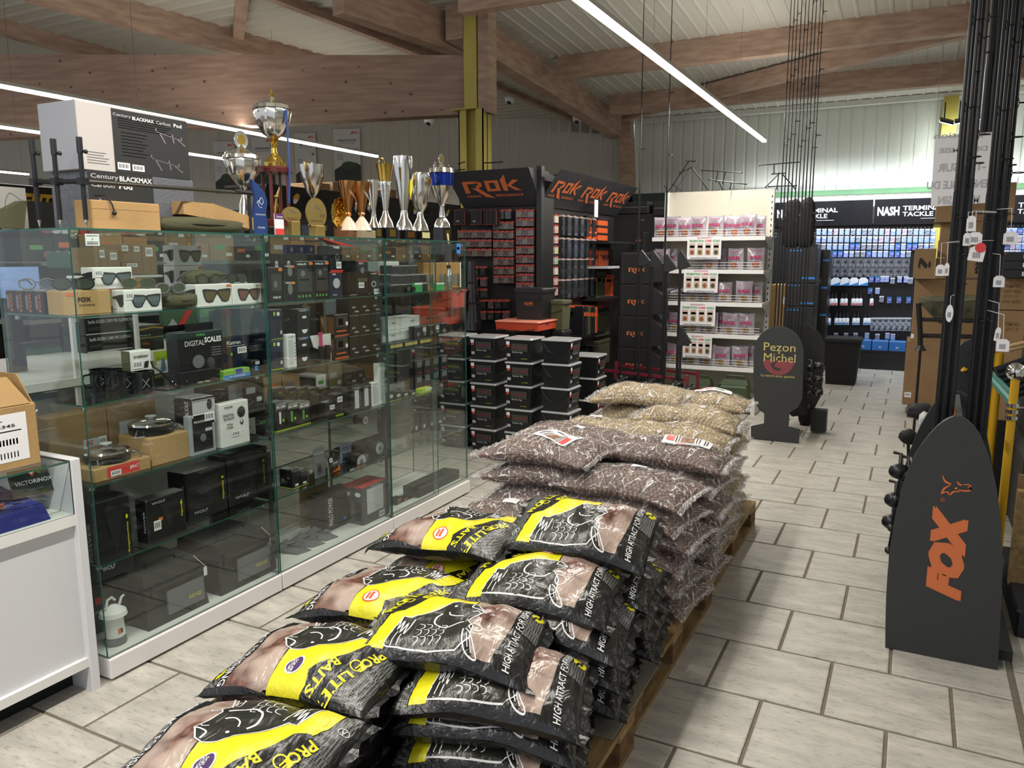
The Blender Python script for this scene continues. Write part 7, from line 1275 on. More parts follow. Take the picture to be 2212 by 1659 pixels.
# things behind: yellow band, pale packets, flat black bags
x0, x1 = sv(px=1352, y=10.6, z=2), sv(px=1412, y=10.6, z=2); z0, z1 = sv(py=487, y=10.6, x=x0), sv(py=462, y=10.6, x=x0); t = thing('yellow_display', 'yellow-headed display with pale packets between the stand and the gondola', 'display', (x0, 10.6, 0)); part('yellow_header', MB().box(x0 - .25, x1, 10.6, 10.62, z0, z1), mat('dull_yellow', '9c9230', .5), t); part('back_board', MB().box(x0 - .25, x1, 10.7, 10.72, 0, z0), mat('pale_board', 'bdb9a2', .6), t)
r = random.Random(21)
for i in range(4):
 for j in range(6):
  x = x0 - .2 + j * .11; rep(('pale', (i + j) % 3), 'pale and yellow packet on the yellow-headed display, row %s, column %s' % (ORF[i], ORF[j]), (x, 10.68, z0 - .05 - i * .13), .09, .11, 'y', [PK['cream'], PK['lime'], mat('pale_yellow_packet', 'd8cf6a', .3)][(i + j) % 3], mat('pale_header', 'd8d5c0', .5), group='packets on the yellow display')
for k, (a, b, c_, d_) in enumerate(((1322, 1400, 437, 462), (1408, 1441, 435, 466))):
 y = 9.4; x0, x1 = sv(px=a, y=y, z=2), sv(px=b, y=y, z=2); z0, z1 = sv(py=d_, y=y, x=x0), sv(py=c_, y=y, x=x0); t = thing('flat_bag', ('long flat black bag lying on top behind the side headers', 'short flat black bag on top left of the cream panel')[k], 'bag', ((x0 + x1) / 2, y, z0)); part('bag_body', MB().cbox(x0, x1, y, y + .5, z0, z1, .02), KM, t); part('zip', MB().box(x0 + .02, x1 - .02, y - .003, y, (z0 + z1) / 2, (z0 + z1) / 2 + .006), GREY, t)
x0 = sv(px=1318, y=9.4, z=2); solo('back_shelving', MB().box(x0, gx0 - .05, 9.42, 9.9, 0, sv(py=463, y=9.4, x=x0) - .003), KM, 'dark shelving block behind the luggage cases', 'shelving')
x0, x1 = sv(px=1364, y=9.0, z=1.9), sv(px=1392, y=9.0, z=1.9); t = thing('bait_bucket', 'black box with a small orange mark on top beside the yellow display', 'box', (x0, 9.0, 1.7)); part('box_body', MB().cbox(x0, x1, 9.0, 9.2, sv(py=545, y=9, x=x0), sv(py=502, y=9, x=x0), .01), K, t); rok(t, (x0 + .06, 9.0, sv(py=524, y=9, x=x0)), V((1, 0, 0)), V((0, 0, 1)), .06, .03, False, OG)
# ================================================================ rod stand with rounded sign board
SB = mat('sign_board', '303233', .5); SBE = mat('board_edge', '3b3d3c', .6); CYP = mat('cream_yellow_print', 'cbbd72', .5); MR = mat('muted_red_print', '8a4048', .5)
def pxpoly(pts, y): return [at(a, b, y=y) for a, b in pts]
def board(par, name, pts, y, th, m, smooth=True):
 P_ = [(p.x, p.z) for p in pxpoly(pts, y)]; b = P_[0]; q = MB().prism(P_, (0, y, 0), (1, 0, 0), (0, 0, 1), (0, 1, 0), th); return part(name, q, m, par)
t = thing('rod_display', 'dark rounded rod display board with yellow and red lettering on a cross foot', 'display', (-.99, 7.02, 0)); Yp = 7.02
arc = [(1682 + 54 * math.cos(a), 762 - 57 * math.sin(a)) for a in [k * PI / 12 for k in range(13)]]
board(t, 'front_board', [(1622, 949), (1622, 921), (1650, 915), (1651, 893), (1640, 886), (1630, 868), (1627, 845)] + [(a, b) for a, b in arc[::-1]] + [(1733, 860), (1724, 880), (1705, 892), (1703, 922), (1727, 928), (1725, 961)], Yp, .02, SB)
def onp(q, s, cx, cy, w, h, y, bold=.0): p = at(cx, cy, y=y); k = (p - CAM).length / FPX; q.text(s, p, (1, 0, 0), (0, 0, 1), w * k, h * k, bold, 0, True)
q = MB(); onp(q, 'Pezon', 1684, 750, 62, 17, Yp - .002); onp(q, 'Michel', 1684, 773, 62, 17, Yp - .002); onp(q, '&', 1683, 762, 5, 5, Yp - .002); part('lettering', q, CYP, t); q = MB(); onp(q, 'La nature pour passion', 1680, 813, 66, 7, Yp - .002); part('small_lettering', q, CYP, t)
p = at(1682, 778, y=Yp - .002); k = (p - CAM).length / FPX; part('half_disc', MB().flat([(31 * k * math.cos(a), -31 * k * math.sin(a)) for a in [i * PI / 12 for i in range(13)]][::-1], p, (1, 0, 0), (0, 0, 1)), MR, t); part('fly_mark', MB().flat([(-3 * k, 0), (0, 0), (-10 * k, -12 * k), (-3 * k, -16 * k), (6 * k, -17 * k), (2 * k, -22 * k), (-8 * k, -20 * k), (-16 * k, -10 * k)], p - V((0, .002, 0)), (1, 0, 0), (0, 0, 1)), SB, t)
board(t, 'rear_board', [(a + 46, b - 6) for a, b in [(1665, 906), (1640, 880), (1634, 845)] + arc[::-1] + [(1728, 860), (1715, 885), (1702, 902)]], 7.62, .02, mat('rear_board', '1f2021', .6)); part('cross_foot', MB().box(-.75, -.62, 7.5, 7.62, .02, .22), K, t); part('cross_foot', MB().box(-.98, -.92, 7.05, 7.62, .28, .34), K, t); part('cross_bar', MB().box(-1.0, -.95, 7.04, 7.62, .75, .8), K, t)
for i, px in enumerate((1680, 1687, 1694, 1702, 1710, 1717, 1725, 1732, 1740, 1746)):
 y = 7.12 + (i % 3) * .14; rod('thin dark rod in the rounded-board stand, %s from the left' % ORF[i], px + 22, y, 3.9 + (i % 4) * .1, .3, .0075, .0025, (.45, .62, .76, .88), 'rods in the rounded-board stand', x=sv(px=px, y=y, z=1.55))
for i in range(3): reel('black reel on the right side of the rounded-board stand, %s' % ('top', 'middle', 'low')[i], at(1762, 790 + i * 28, y=7.35), 1.3, 'reels on the rounded-board stand')
# soft black rod bags hanging behind
for k, (a, b, c_, d_) in enumerate(((1690, 1735, 432, 536), (1722, 1762, 430, 536))):
 y = 9.1; x0, x1 = sv(px=a, y=y, z=2), sv(px=b, y=y, z=2); z0, z1 = sv(py=d_, y=y, x=x0), sv(py=c_, y=y, x=x0); s_ = soft('rod_bag', ('long black rod bag hanging behind the thin rods', 'shorter black rod bag at the right behind the thin rods')[k], 'bag', ((x0 + x1) / 2, y, z0), x1 - x0, .16, z1 - z0, mat('bag_black', '19191a', .85, bump=.5, bscale=25), seed=k + 3)
x0, x1 = sv(px=1693, y=8.9, z=1), sv(px=1757, y=8.9, z=1)
for k in range(3): z0, z1 = sv(py=(610, 660, 742)[k], y=8.9, x=x0), sv(py=(535, 612, 662)[k], y=8.9, x=x0); rbox('black_carton', 'black and blue carton behind the thin rods, %s of the pile' % ('top', 'middle', 'lowest')[k], 'carton', x0, x1, 8.9, 9.3, z0, z1 - .002, KC, side=[('r', BLU, .55, .1, .98, .16), ('r', BLU, .1, .9, .5, .94)])
x0, x1 = sv(px=1655, y=8.85, z=1), sv(px=1715, y=8.95, z=1); rbox('shipping_carton', 'brown carton seen between the gondola and the thin rods', 'carton', x0, x0 + .3, 9.0, 9.4, .0, sv(py=615, y=9.0, x=x0), CARD, side=[('r', PAPER, .5, .84, .8, .9)])
x = sv(px=1790, y=9.3, z=.3); t = thing('waste_bin', 'black square bin with a liner on the floor before the blue-lit wall', 'bin', (x, 10.7, 0)); zt_ = sv(py=734, y=10.6, x=x); part('bin_body', MB().hexa([(x - .14, 10.6, 0), (x + .2, 10.6, 0), (x + .2, 10.95, 0), (x - .14, 10.95, 0)], [(x - .18, 10.56, zt_), (x + .24, 10.56, zt_), (x + .24, 11, zt_), (x - .18, 11, zt_)]), KM, t); part('bin_liner', MB().cbox(x - .19, x + .25, 10.55, 11.01, zt_ - .03, zt_ + .015, .02), mat('bag_black', '19191a', .85), t); soft('black_holdall', 'black cloth bundle on the floor right of the rounded board', 'bag', (sv(px=1742, y=7.9, z=.1), 7.9, 0), .14, .2, .22, mat('bag_black', '19191a', .85), seed=9)
# ================================================================ far wall with lit terminal tackle display
YN = 12.45; HN = mat('gloss_black_header', '202024', .2, coat=.5); BKD = mat('peg_black', '101116', .5)
hx = [sv(px=p_, y=YN, z=2.2) for p_ in (1887,)][0]; hw = 1.36; zt, zb_ = sv(py=432, y=YN, x=hx), sv(py=486, y=YN, x=hx)
t = thing('wall_display', 'black terminal tackle wall display with white lettered headers and cool light', 'display', (0, YN, 0)); X0_, X1_ = hx - hw, hx + 2 * hw
part('peg_board', MB().box(X0_, X1_ + .6, YN + .1, YN + .12, .3, zb_ + .02), BKD, t); part('display_base', MB().box(X0_ + .1, X1_ + .6, YN - .15, YN + .1, .0, .26), mat('base_black', '1a1b22', .4), t); part('base_ledge', MB().box(X0_ + .1, X1_ + .6, YN - .18, YN + .1, .26, .28), K, t)
q = MB()
for i in range(int((X1_ + .6 - X0_) / .05)):
 for j in range(3): q.box(X0_ + .02 + i * .05, X0_ + .032 + i * .05, YN + .096, YN + .1, zb_ - .05 - j * .05, zb_ - .038 - j * .05)
part('peg_holes', q, LG, t, kind='stuff')
for k in range(3):
 x0 = hx + (k - 1) * hw; part('header_panel', MB().hexa([(x0 + .01, YN - .1, zt), (x0 + hw - .01, YN - .1, zt), (x0 + hw - .01, YN + .02, zb_), (x0 + .01, YN + .02, zb_)], [(x0 + .01, YN + .1, zt), (x0 + hw - .01, YN + .1, zt), (x0 + hw - .01, YN + .1, zb_), (x0 + .01, YN + .1, zb_)]), HN, t)
 uy_ = V((0, -.12, zt - zb_)).normalized(); o = V((x0, YN + .02, zb_)) + V((0, -.004, 0)); q = MB(); q.text('NASH', o + V((.05, 0, 0)) + uy_ * .13, (1, 0, 0), uy_, .28, .13, .04); q.text('TERMINAL', o + V((.37, 0, 0)) + uy_ * .20, (1, 0, 0), uy_, .52, .065, .02); q.text('TACKLE', o + V((.37, 0, 0)) + uy_ * .115, (1, 0, 0), uy_, .38, .065, .02); q.flat([(0, 0), (.24, 0), (.24, .006), (0, .006)], o + V((.6, 0, 0)) + uy_ * .08, (1, 0, 0), uy_); part('lettering', q, WP, t)
NB = {'blue': mat('blue_packet', '4a6ad0', .3, col2='c9d4f0', vscale=30, coat=.5), 'ice': mat('ice_packet', 'bcd0f0', .3, col2='5a76c0', vscale=35, coat=.5), 'plum': mat('plum_packet', '8c5068', .3, col2='d8d6ea', vscale=35, coat=.5), 'slate': mat('slate_packet', '4a5264', .3, col2='aab0c0', vscale=40, coat=.5), 'deep': mat('deep_blue_packet', '2c3f9c', .3, col2='8c9ad8', vscale=25, coat=.5)}
WHH = mat('white_header', 'dfe3ee', .5)
r = random.Random(12)
for i in range(4):
 for j in range(21):
  px = 1766 + j * 12.4
  if i < 2 and px > 2018: continue
  if i >= 2 and px > 1966 + (3 - i) * 50: continue
  x = sv(px=px, y=YN, z=1.8); z = sv(py=494 + i * 16, y=YN, x=x); key = (['ice', 'blue', 'plum', 'ice', 'slate'] if i < 2 else ['deep', 'blue', 'slate', 'deep', 'ice'])[(j // 2 + i + (r.random() < .4)) % 5]
  rep(('n', key), '%s hook packet on the lit wall, row %s, %s from left' % ('deep blue' if key == 'deep' else key + '-coloured', ORF[i], ORF[j]), (x, YN + .09, z), .058, .088, 'y', NB[key], WHH if key != 'deep' else BLU, group='packets on the lit wall')
for j in range(5):
 for i in range(4): 
  x = sv(px=2165 + j * 12.4, y=YN, z=1.8); key = ['plum', 'ice', 'blue', 'deep'][(i + j) % 4]; rep(('n', key), '%s packet on the lit wall right of the rods, row %s, column %s' % ('deep blue' if key == 'deep' else key + '-coloured', ORF[i], ORF[j]), (x, YN + .09, sv(py=492 + i * 16, y=YN, x=x)), .078, .105, 'y', NB[key], WHH, group='packets on the lit wall')
for i in range(2):
 for j in range(11):
  px = 1792 + j * 16.6
  x = sv(px=px, y=YN, z=1.6); rep(('nb', 0), 'black and silver round-blister packet on the lit wall, row %s, %s from left' % (ORF[i], ORF[j]), (x, YN + .09, sv(py=557 + i * 20, y=YN, x=x)), .10, .14, 'y', mat('silver_black_packet', '8a8c96', .25, col2='101218', vscale=16, coat=.5), mat('dark_header', '4a4c58', .4), group='round-blister packets on the lit wall')
for j in range(5):
 x = sv(px=1786 + j * 20, y=YN, z=1.4); z = sv(py=617, y=YN, x=x); t = thing('white_bottle', 'white and blue bottle bag on the lit wall, %s from left of five' % ORF[j], 'bottle', (x, YN - .02, z), 'white bottle bags'); part('bottle_body', MB().prism([(-.065, 0), (.065, 0), (.065, .08), (.03, .115), (-.03, .115), (-.065, .08)], (x, YN + .06, z), (1, 0, 0), (0, 0, 1), (0, -1, 0), .05), mat('bottle_white', 'e6ecf4', .4), t); part('bottle_cap', MB().lathe([(.014, .115), (.014, .16)], (x, YN + .035, z), 10), K, t); part('blue_flash', MB().flat([(-.065, 0), (.065, 0), (.065, .05)], (x, YN + .008, z), (1, 0, 0), (0, 0, 1)), BLU, t)
for i, (py, pxs, cc) in enumerate(((660, [1791, 1799, 1807, 1821, 1829, 1845, 1853, 1861, 1885], RED), (702, [1788, 1795, 1811, 1819, 1827, 1835, 1850, 1858, 1874, 1882], BLU))):
 z_ = None
 for j, px in enumerate(pxs):
  x = sv(px=px, y=YN, z=1.2); z = sv(py=py, y=YN, x=x); t = thing('glug_bottle', 'small white dropper bottle with %s label on the lit wall, %s from left' % (('red', 'blue')[i], ORF[j]), 'bottle', (x, YN + .03, z), ('red-labelled', 'blue-labelled')[i] + ' dropper bottles'); part('bottle_body', MB().lathe([(.024, 0), (.026, .01), (.026, .09), (.012, .11)], (x, YN + .04, z), 12), mat('bottle_white', 'e6ecf4', .4), t, True); part('bottle_top', MB().lathe([(.02, .105), (.02, .15), (.008, .155), (.008, .19)], (x, YN + .04, z), 10), mat('dark_cap', '2a2630', .4), t, True); part('label_flash', MB().flat([(-.02, 0), (.02, 0), (.02, .03), (-.02, .012)], (x, YN + .012, z + .01), (1, 0, 0), (0, 0, 1)), cc, t)
for j, (px, py, kk) in enumerate(((1881, 597, 'deep'), (1894, 597, 'deep'), (1905, 596, 'blue'), (1914, 596, 'blue'), (1927, 600, 'slate'), (1942, 597, 'blue'), (1956, 597, 'blue'), (1966, 600, 'slate'), (1880, 622, 'deep'), (1896, 622, 'ice'), (1906, 640, 'slate'), (1923, 642, 'deep'), (1944, 642, 'deep'), (1965, 642, 'deep'), (1812, 720, 'slate'), (1834, 720, 'slate'), (1855, 720, 'slate'), (1880, 720, 'ice'), (1903, 722, 'slate'), (1925, 720, 'ice'), (1937, 722, 'ice'))):
 x = sv(px=px, y=YN, z=1.2); rep(('n', kk), '%s packet low on the lit wall, number %s along' % ({'deep': 'small deep blue', 'blue': 'tall bright blue', 'slate': 'grey', 'ice': 'pale'}[kk], ORF[j]), (x, YN + .09, sv(py=py, y=YN, x=x)), .07, .10, 'y', NB[kk], WHH, group='scattered packets low on the lit wall')
for j in range(7):
 x = sv(px=1890 + j * 12.6, y=YN, z=1); rep(('rg', 0), 'long clear-blister packet on the lit wall, %s from left' % ORF[j], (x, YN + .09, sv(py=687, y=YN, x=x)), .075, .19, 'y', mat('blister_grey', 'b9c2d2', .25, col2='30343e', vscale=22, coat=.5), WHH, group='long blister packets on the lit wall')
for j, (a, b) in enumerate(((1822, 1847), (1848, 1882), (1884, 1919), (1921, 1957))):
 x0, x1 = sv(px=a, y=YN - .18, z=.4), sv(px=b, y=YN - .18, z=.4); z0 = .281; rbox('blue_carton', 'bright blue carton on the ledge of the lit wall, %s from left' % ORF[j], 'box', x0, x1, YN - .17, YN, z0 + .0, z0 + .14, mat('bright_blue_card', '2a6fc4', .45), side=[('t', WP, 'NASH', .5, .35, .16, .2), ('r', WP, 0, .93, 1, .96)])
for k in range(2):
 x0 = sv(px=1765 - k * 22, y=11.6, z=1.4); rbox('black_cabinet', 'tall black cabinet column with blue clips left of the lit wall, %s' % ('right', 'left')[k], 'cabinet', x0 - .02, x0 + .15, 11.6 - k * .3, 12.0 - k * .3, 0, sv(py=540 - k * 12, y=11.6, x=x0), KC, side=[('r', BLU, .5, .25 + i * .22, 1, .265 + i * .22) for i in range(4)] + [('e', GREY, .4, .75, .08, .02)])
# ================================================================ cartons and right-hand rods
def carton(label, pl, pr, pt, pb, y, d=.4, m=CARDD, items=(), name='shipping_carton'):
 x0, x1 = sv(px=pl, y=y, z=1.2), sv(px=pr, y=y, z=1.2); z0, z1 = (pb if isinstance(pb, float) else sv(py=pb, y=y, x=x0)), sv(py=pt, y=y, x=x0); return rbox(name, label, 'carton', x0, x1, y, y + d, z0, z1 - .002, m, side=items)
YC = 8.75; FRX = mat('grey_foam', '4a4845', .95)
solo('floor_pad', MB().cbox(sv(px=1960, y=YC - .05, z=.1), .75, YC - .05, YC + .5, 0, .12, .02), FRX, 'rough grey pad on the floor under the tall brown cartons', 'pad')
carton('tall brown carton at the foot of the pile right of the aisle', 1966, 2105, 736, .121, YC, .5, CARDD, [('t', BRN, 'ATTN: PO 4', .7, .62, .3, .04), ('t', BRN, 'FELT COAT', .7, .56, .3, .04), ('b', PAPER, .03, .12, .14, .2)]); carton('wide brown carton, second in the pile right of the aisle', 1974, 2112, 602, 737, YC, .5, CARDD, [('r', PAPER, .0, .05, .05, .12)])
QM = [('t', INK, '?', .5, .5, .28, .6, .04)]
carton('small brown question-mark carton jutting out at the left of the pile', 1968, 2014, 537, 600, YC - .2, .3, CARDD, [('v', INK, '?', .5, .5, .6, .4)]); carton('brown question-mark carton in the lower row of small cartons', 2016, 2080, 557, 600, YC, .3, CARDD, QM); carton('brown question-mark carton at the right of the lower small row', 2082, 2128, 557, 600, YC, .3, CARDD, QM)
carton('brown question-mark carton in the middle row', 2018, 2080, 518, 557, YC, .3, CARDD, QM); carton('brown question-mark carton, right one of the middle row', 2082, 2140, 518, 557, YC, .3, CARDD, QM); carton('brown question-mark carton in the upper row', 2020, 2084, 480, 518, YC, .3, CARDD, QM); carton('brown question-mark carton, right one of the upper row', 2086, 2160, 478, 518, YC, .3, CARDD, QM); carton('brown carton with a fish sketch on top of the pile', 2006, 2062, 425, 480, YC - .1, .3, CARDD, [('e', BRN, .8, .5, .12, .2), ('r', INK, .1, .78, .3, .9)]); carton('brown carton behind the hanging paper sheet, top right of the pile', 2066, 2172, 397, 478, YC, .3, CARDD, [('e', BRN, .6, .4, .1, .1)])
carton('large brown carton with printed item lines at the right edge', 2135, 2290, 600, 668, 7.2, .5, CARDD, [('t', BRN, 'ITEM NO.', .32, .75, .22, .1), ('t', BRN, 'S/CP 4056', .32, .58, .24, .1), ('t', BRN, 'QTY: 12', .3, .42, .2, .1), ('t', BRN, 'N.W. 18 KG', .32, .26, .25, .1)]); carton('large brown carton under the printed one at the right edge', 2125, 2290, 669, .13, 7.2, .5, CARDD, [('t', BRN, 'ITEM NO.', .4, .9, .2, .03), ('t', BRN, 'QTY: 12', .4, .86, .16, .03)])
for k in range(3): carton('flat black carton with white label at the right edge, %s of the stack' % ('lowest', 'middle', 'top')[k], 2158, 2300, 582 - k * 19, 600 - k * 19, 7.1, .4, KC, [('b', PAPER, .3, .25, .42, .75)], 'black_carton')
# camouflage folding bed in front of the cartons
t = thing('folding_chair', 'folded camouflage bed chair with black legs in front of the brown cartons', 'chair', (.35, 7.9, 0)); CMO = mat('camouflage_cloth', '5c5a44', .85, col2='26281e', vscale=9); A = at(1984, 652, y=7.9); B = at(2125, 648, y=7.9); Cc = at(2120, 690, y=7.9); Dd = at(2030, 700, y=7.9)
part('cloth', MB().hexa([A, B, Cc, Dd], [p + V((0, .35, .03)) for p in (A, B, Cc, Dd)]), CMO, t); part('frame_tube', MB().tube([at(1984, 655, y=7.88), at(1988, 720, y=7.88), at(1988, 748, y=7.88)], .022, 8), K, t, True); part('frame_tube', MB().tube([at(1986, 690, y=7.9), at(2120, 694, y=7.9)], .018, 8), K, t, True); part('frame_tube', MB().tube([at(1986, 725, y=7.95), at(2120, 728, y=7.95)], .02, 8), K, t, True); part('swivel_foot', MB().lathe([(.05, 0), (.03, .03), (.02, .05)], at(1988, 757, y=7.88), 14), K, t, True)
part('support_leg', MB().tube([at(2110, 694, y=8.1), (at(2110, 694, y=8.1).x, 8.1, 0)], .02, 8).tube([(at(1988, 757, y=7.88).x, 7.88, at(1988, 757, y=7.88).z), (at(1988, 757, y=7.88).x, 7.88, 0)], .012, 8), K, t, True)
# tall dark board with bullet top and orange letters (front), two more behind
def bullet(name, label, pts, y, m=SB, th=.03):
 P_ = [(p.x, max(0, p.z)) for p in pxpoly(pts, y)]; zs_ = P_; t = thing(name, label, 'display', (sum(p[0] for p in P_) / len(P_), y, 0)); part('board', MB().prism(P_, (0, y, 0), (1, 0, 0), (0, 0, 1), (0, 1, 0), th), m, t); return t
YF = 3.395
tf = bullet('rod_display', 'tall black bullet-topped rod display board with big orange letters, in the right foreground', smooth_line([(1912, 1401), (1914, 1290), (1922, 1190), (1938, 1100), (1962, 1015), (1990, 962), (2024, 922), (2050, 904), (2070, 900), (2092, 910), (2116, 937), (2136, 985), (2152, 1050), (2163, 1140), (2165, 1250), (2160, 1360), (2155, 1448)], 2), YF)
p0, p1, p2 = at(2073, 1296, y=YF - .0015), at(2092, 1104, y=YF - .0015), at(2013, 1270, y=YF - .0015); ux = (p1 - p0).normalized(); uy = V((ux.z, 0, -ux.x)); uy = -uy if (p2 - p0).dot(uy) < 0 else uy
q = MB(); [q.text('FOX', p0 + ux * a_ * .005 + uy * b_ * .005 - V((0, .0002 * k_, 0)), ux, uy, (p1 - p0).length, .118, .05, .32) for k_, (a_, b_) in enumerate(((1, 1), (1, -1), (-1, 1), (-1, -1), (0, 0)))]; part('lettering', q, OG, tf)
def strokepx(lines, y, w):
 q = MB()
 for l in lines:
  P_ = [at(a, b, y=y) for a, b in smooth_line(l, 3)]; n = len(P_)
  for i in range(n - 1):
   a, b = P_[i], P_[i + 1]; d = (b - a).normalized(); nn = V((-d.z, 0, d.x)); wa = w * (1 - abs(2 * i / n - 1) * .7); wb = w * (1 - abs(2 * (i + 1) / n - 1) * .7); q.add([a - nn * wa, a + nn * wa, b + nn * wb, b - nn * wb], [(0, 1, 2, 3)])
 return q
part('fox_head_mark', strokepx([[(2036, 1027), (2042, 1040), (2055, 1046)], [(2053, 1048), (2040, 1055), (2033, 1068)], [(2033, 1068), (2045, 1062), (2052, 1068), (2060, 1062), (2073, 1062)], [(2068, 1040), (2072, 1046), (2078, 1048)], [(2080, 1047), (2092, 1047), (2097, 1052), (2094, 1060), (2080, 1060), (2070, 1058)], [(2090, 1052), (2097, 1053), (2096, 1059)], [(2062, 1056), (2068, 1054)]], YF - .004, .0045), OG, tf)
p = at(2036, 1079, y=YF - .002); part('registered_mark', MB().tube([p + V((.007 * math.cos(a), 0, .007 * math.sin(a))) for a in [k * PI / 8 for k in range(17)]], .0008, 4).text('R', p + V((0, -.001, 0)), (0, 0, 1), (-1, 0, 0), .006, .006, 0, 0, True), OG, tf)
p = at(2074, 954, y=YF - .001); part('screw', MB().lathe([(.006, 0), (.006, .003)], p, 14, Matrix.Rotation(PI / 2, 3, 'X')), SBE, tf, True); part('side_rail', MB().hexa([at(2060, 852, y=4.25), at(2073, 852, y=4.25), at(2080, 905, y=3.43), at(2068, 905, y=3.43)], [p + V((0, 0, -.02)) for p in (at(2060, 852, y=4.25), at(2073, 852, y=4.25), at(2080, 905, y=3.43), at(2068, 905, y=3.43))]), SBE, tf)
YF2 = 4.28
t = bullet('rod_display', 'second bullet-topped black board just behind the big lettered one, with an orange stripe', smooth_line([(1916, 1284), (1920, 1200), (1930, 1110), (1948, 1030), (1975, 950), (2003, 895), (2030, 860), (2062, 845), (2090, 856), (2120, 900), (2140, 980), (2150, 1100), (2150, 1260)], 2), YF2, mat('board_dark', '222426', .55)); part('orange_stripe', strokepx([[(2062, 875), (2064, 890), (2062, 903)]], YF2 - .003, .02), OG, t); part('gold_mark', strokepx([[(2009, 928), (2014, 945), (2013, 962)]], YF2 - .003, .01), GOLD, t)
t = bullet('rod_display', 'third dark board with a rounded top behind the rods, near the yellow poles', smooth_line([(2032, 920), (2036, 860), (2050, 790), (2070, 750), (2097, 733), (2120, 745), (2135, 790), (2142, 860), (2145, 930)], 2), 5.6, mat('board_blue_black', '20282e', .5)); part('board_slot', MB().box(*[v for p in (at(2090, 768, y=5.595), at(2101, 762, y=5.595)) for v in ()] or (0, .001, 0, .001, 0, .001)) if False else MB().flat([(0, 0), (.035, 0), (.035, .018), (0, .018)], at(2089, 769, y=5.59), (1, 0, 0), (0, 0, 1)), INK, t)
P_ = at(2035, 905, y=5.6); part('board_leg', MB().box(P_.x, P_.x + .5, 5.6, 5.63, 0, P_.z + .02), mat('board_dark', '222426', .55), t); part('yellow_arc', MB().tube([at(2078, 802, y=5.58), at(2083, 796, y=5.58), at(2087, 800, y=5.58)], .012, 6).tube([at(2095, 800, y=5.58), at(2102, 797, y=5.58), at(2108, 801, y=5.58)], .012, 6), mat('pole_yellow', 'd8a81c', .4), t)
# rods of the front stand
for b, (rt, y0, n, nm) in enumerate(((.0413, 3.72, 5, 'left'), (.0735, 3.86, 6, 'right'))):
 for i in range(n):
  y = y0 + (i % 2) * .03; x = rt * y + (i - (n - 1) / 2) * .0135; rod('black carp rod, %s from the left in the %s foreground bundle' % (ORF[i], nm), 0, y, 3.5 + .1 * (i % 3), .22 + .03 * (i % 2), .0105, .0075, [.34 + .03 * i, .47 + .02 * i, .6 + .02 * i, .7 + .02 * i, .8 + .02 * i, .9], 'carp rods in the foreground stand', x=x)
P_ = at(2135, 285, y=4.1)
for i in range(2): rod('dark rod section hanging behind between the two foreground bundles, %s' % ('left', 'right')[i], 0, 4.1, CZ(4.1) - .02, float(P_.z), .014, .012, (.3, .6, .85), x=P_.x + (i - .5) * .028 - .005)
rod('thin black rod standing between the two foreground bundles', 2095, 4.6, 470, .25, .009, .005)
for i, (px, py) in enumerate(((1968, 1008), (1985, 1016), (1958, 1070), (1952, 1118))): reel('black carp reel beside the big lettered board, %s from the top' % ORF[i], at(px, py, y=3.6), 1.35, 'carp reels in the foreground stand')
for nm_, px, py, y_, r_, sc_, m_, l_ in (('net_float', 1962, 943, 4.5, .045, (1, .8, .9), KM, 'black foam float on a thin pole left of the boards, above the reels'), ('wrapped_grip', 1992, 890, 4.9, .06, (1.3, .8, .8), KM, 'black cloth-wrapped grip left of the foreground rods below the carton'), ('foil_wrap', 1997, 908, 4.8, .038, (.8, .8, 1.3), mat('clear_wrap', 'c8c8c8', .15, bump=1, bscale=30, coat=.5), 'rod end in crumpled clear plastic beside the foreground boards')):
 p = at(px, py, y=y_); q = MB(); vs, fs = ico(3); q.add([(p.x + a.x * r_ * sc_[0], p.y + a.y * r_ * sc_[1], p.z + a.z * r_ * sc_[2]) for a in [V(v) * (1 + .25 * noise.noise(V(v) * 3 + V((px, 0, 0)))) for v in vs]], fs); t = thing(nm_, l_, 'rod cover', (p.x, y_, 0)); part('cover', q, m_, t, 2); part('rod_butt', MB().tube([(p.x + .05, y_, 0), p], .008, 8), K, t, True)
solo('rack_base', MB().box(.02, .45, 3.43, 4.27, .03, .07), KM, 'low black base between the foreground boards', 'base')
# swing tags on strings
TG = [(0, -.02), (.018, 0)]
def swing(label, px, py, ptop, w=.026, h=.045, oval=False, y=3.62, tilt=0, red=False):
 p = at(px, py, y=y); k = (p - CAM).length / FPX; t = thing('swing_tag', label, 'tag', p, 'price tags on the foreground rods'); w, h = w * .62, h
 poly = [(w * math.cos(a), h * .5 * math.sin(a) * 1.3) for a in [i * PI / 8 for i in range(16)]] if oval else [(-w, -h / 2), (w, -h / 2), (w, h * .3), (w * .5, h / 2), (-w * .5, h / 2), (-w, h * .3)]
 c, s = math.cos(tilt), math.sin(tilt); poly = [(a * c - b * s, a * s + b * c) for a, b in poly]; part('tag_card', MB().prism(poly, p, (1, 0, 0), (0, 0, 1), (0, 1, 0), .0012), PAPER, t); top = at(px + 3, ptop, y=y); part('string', MB().tube([p + V((0, 0, h * .4)), top, V((.154, 3.71, top.z + .005) if px < 2075 else (.284, 3.85, top.z + .005))], .0012, 4), PAPER, t)
 q = MB(); [q.flat([(-w * .5 + i * w * .2, -h * .3), (-w * .5 + i * w * .2 + w * .1, -h * .3), (-w * .5 + i * w * .2 + w * .1, h * .1), (-w * .5 + i * w * .2, h * .1)], p + V((0, -.001, 0)), (1, 0, 0), (0, 0, 1)) for i in range(5)]; part('barcode', q, GREY, t)
 if red: part('red_sticker', MB().lathe([(w * .7, -.001), (w * .7, .001)], p + V((w * .4, -.002, h * .4)), 16, Matrix.Rotation(PI / 2, 3, 'X')), RED, t)
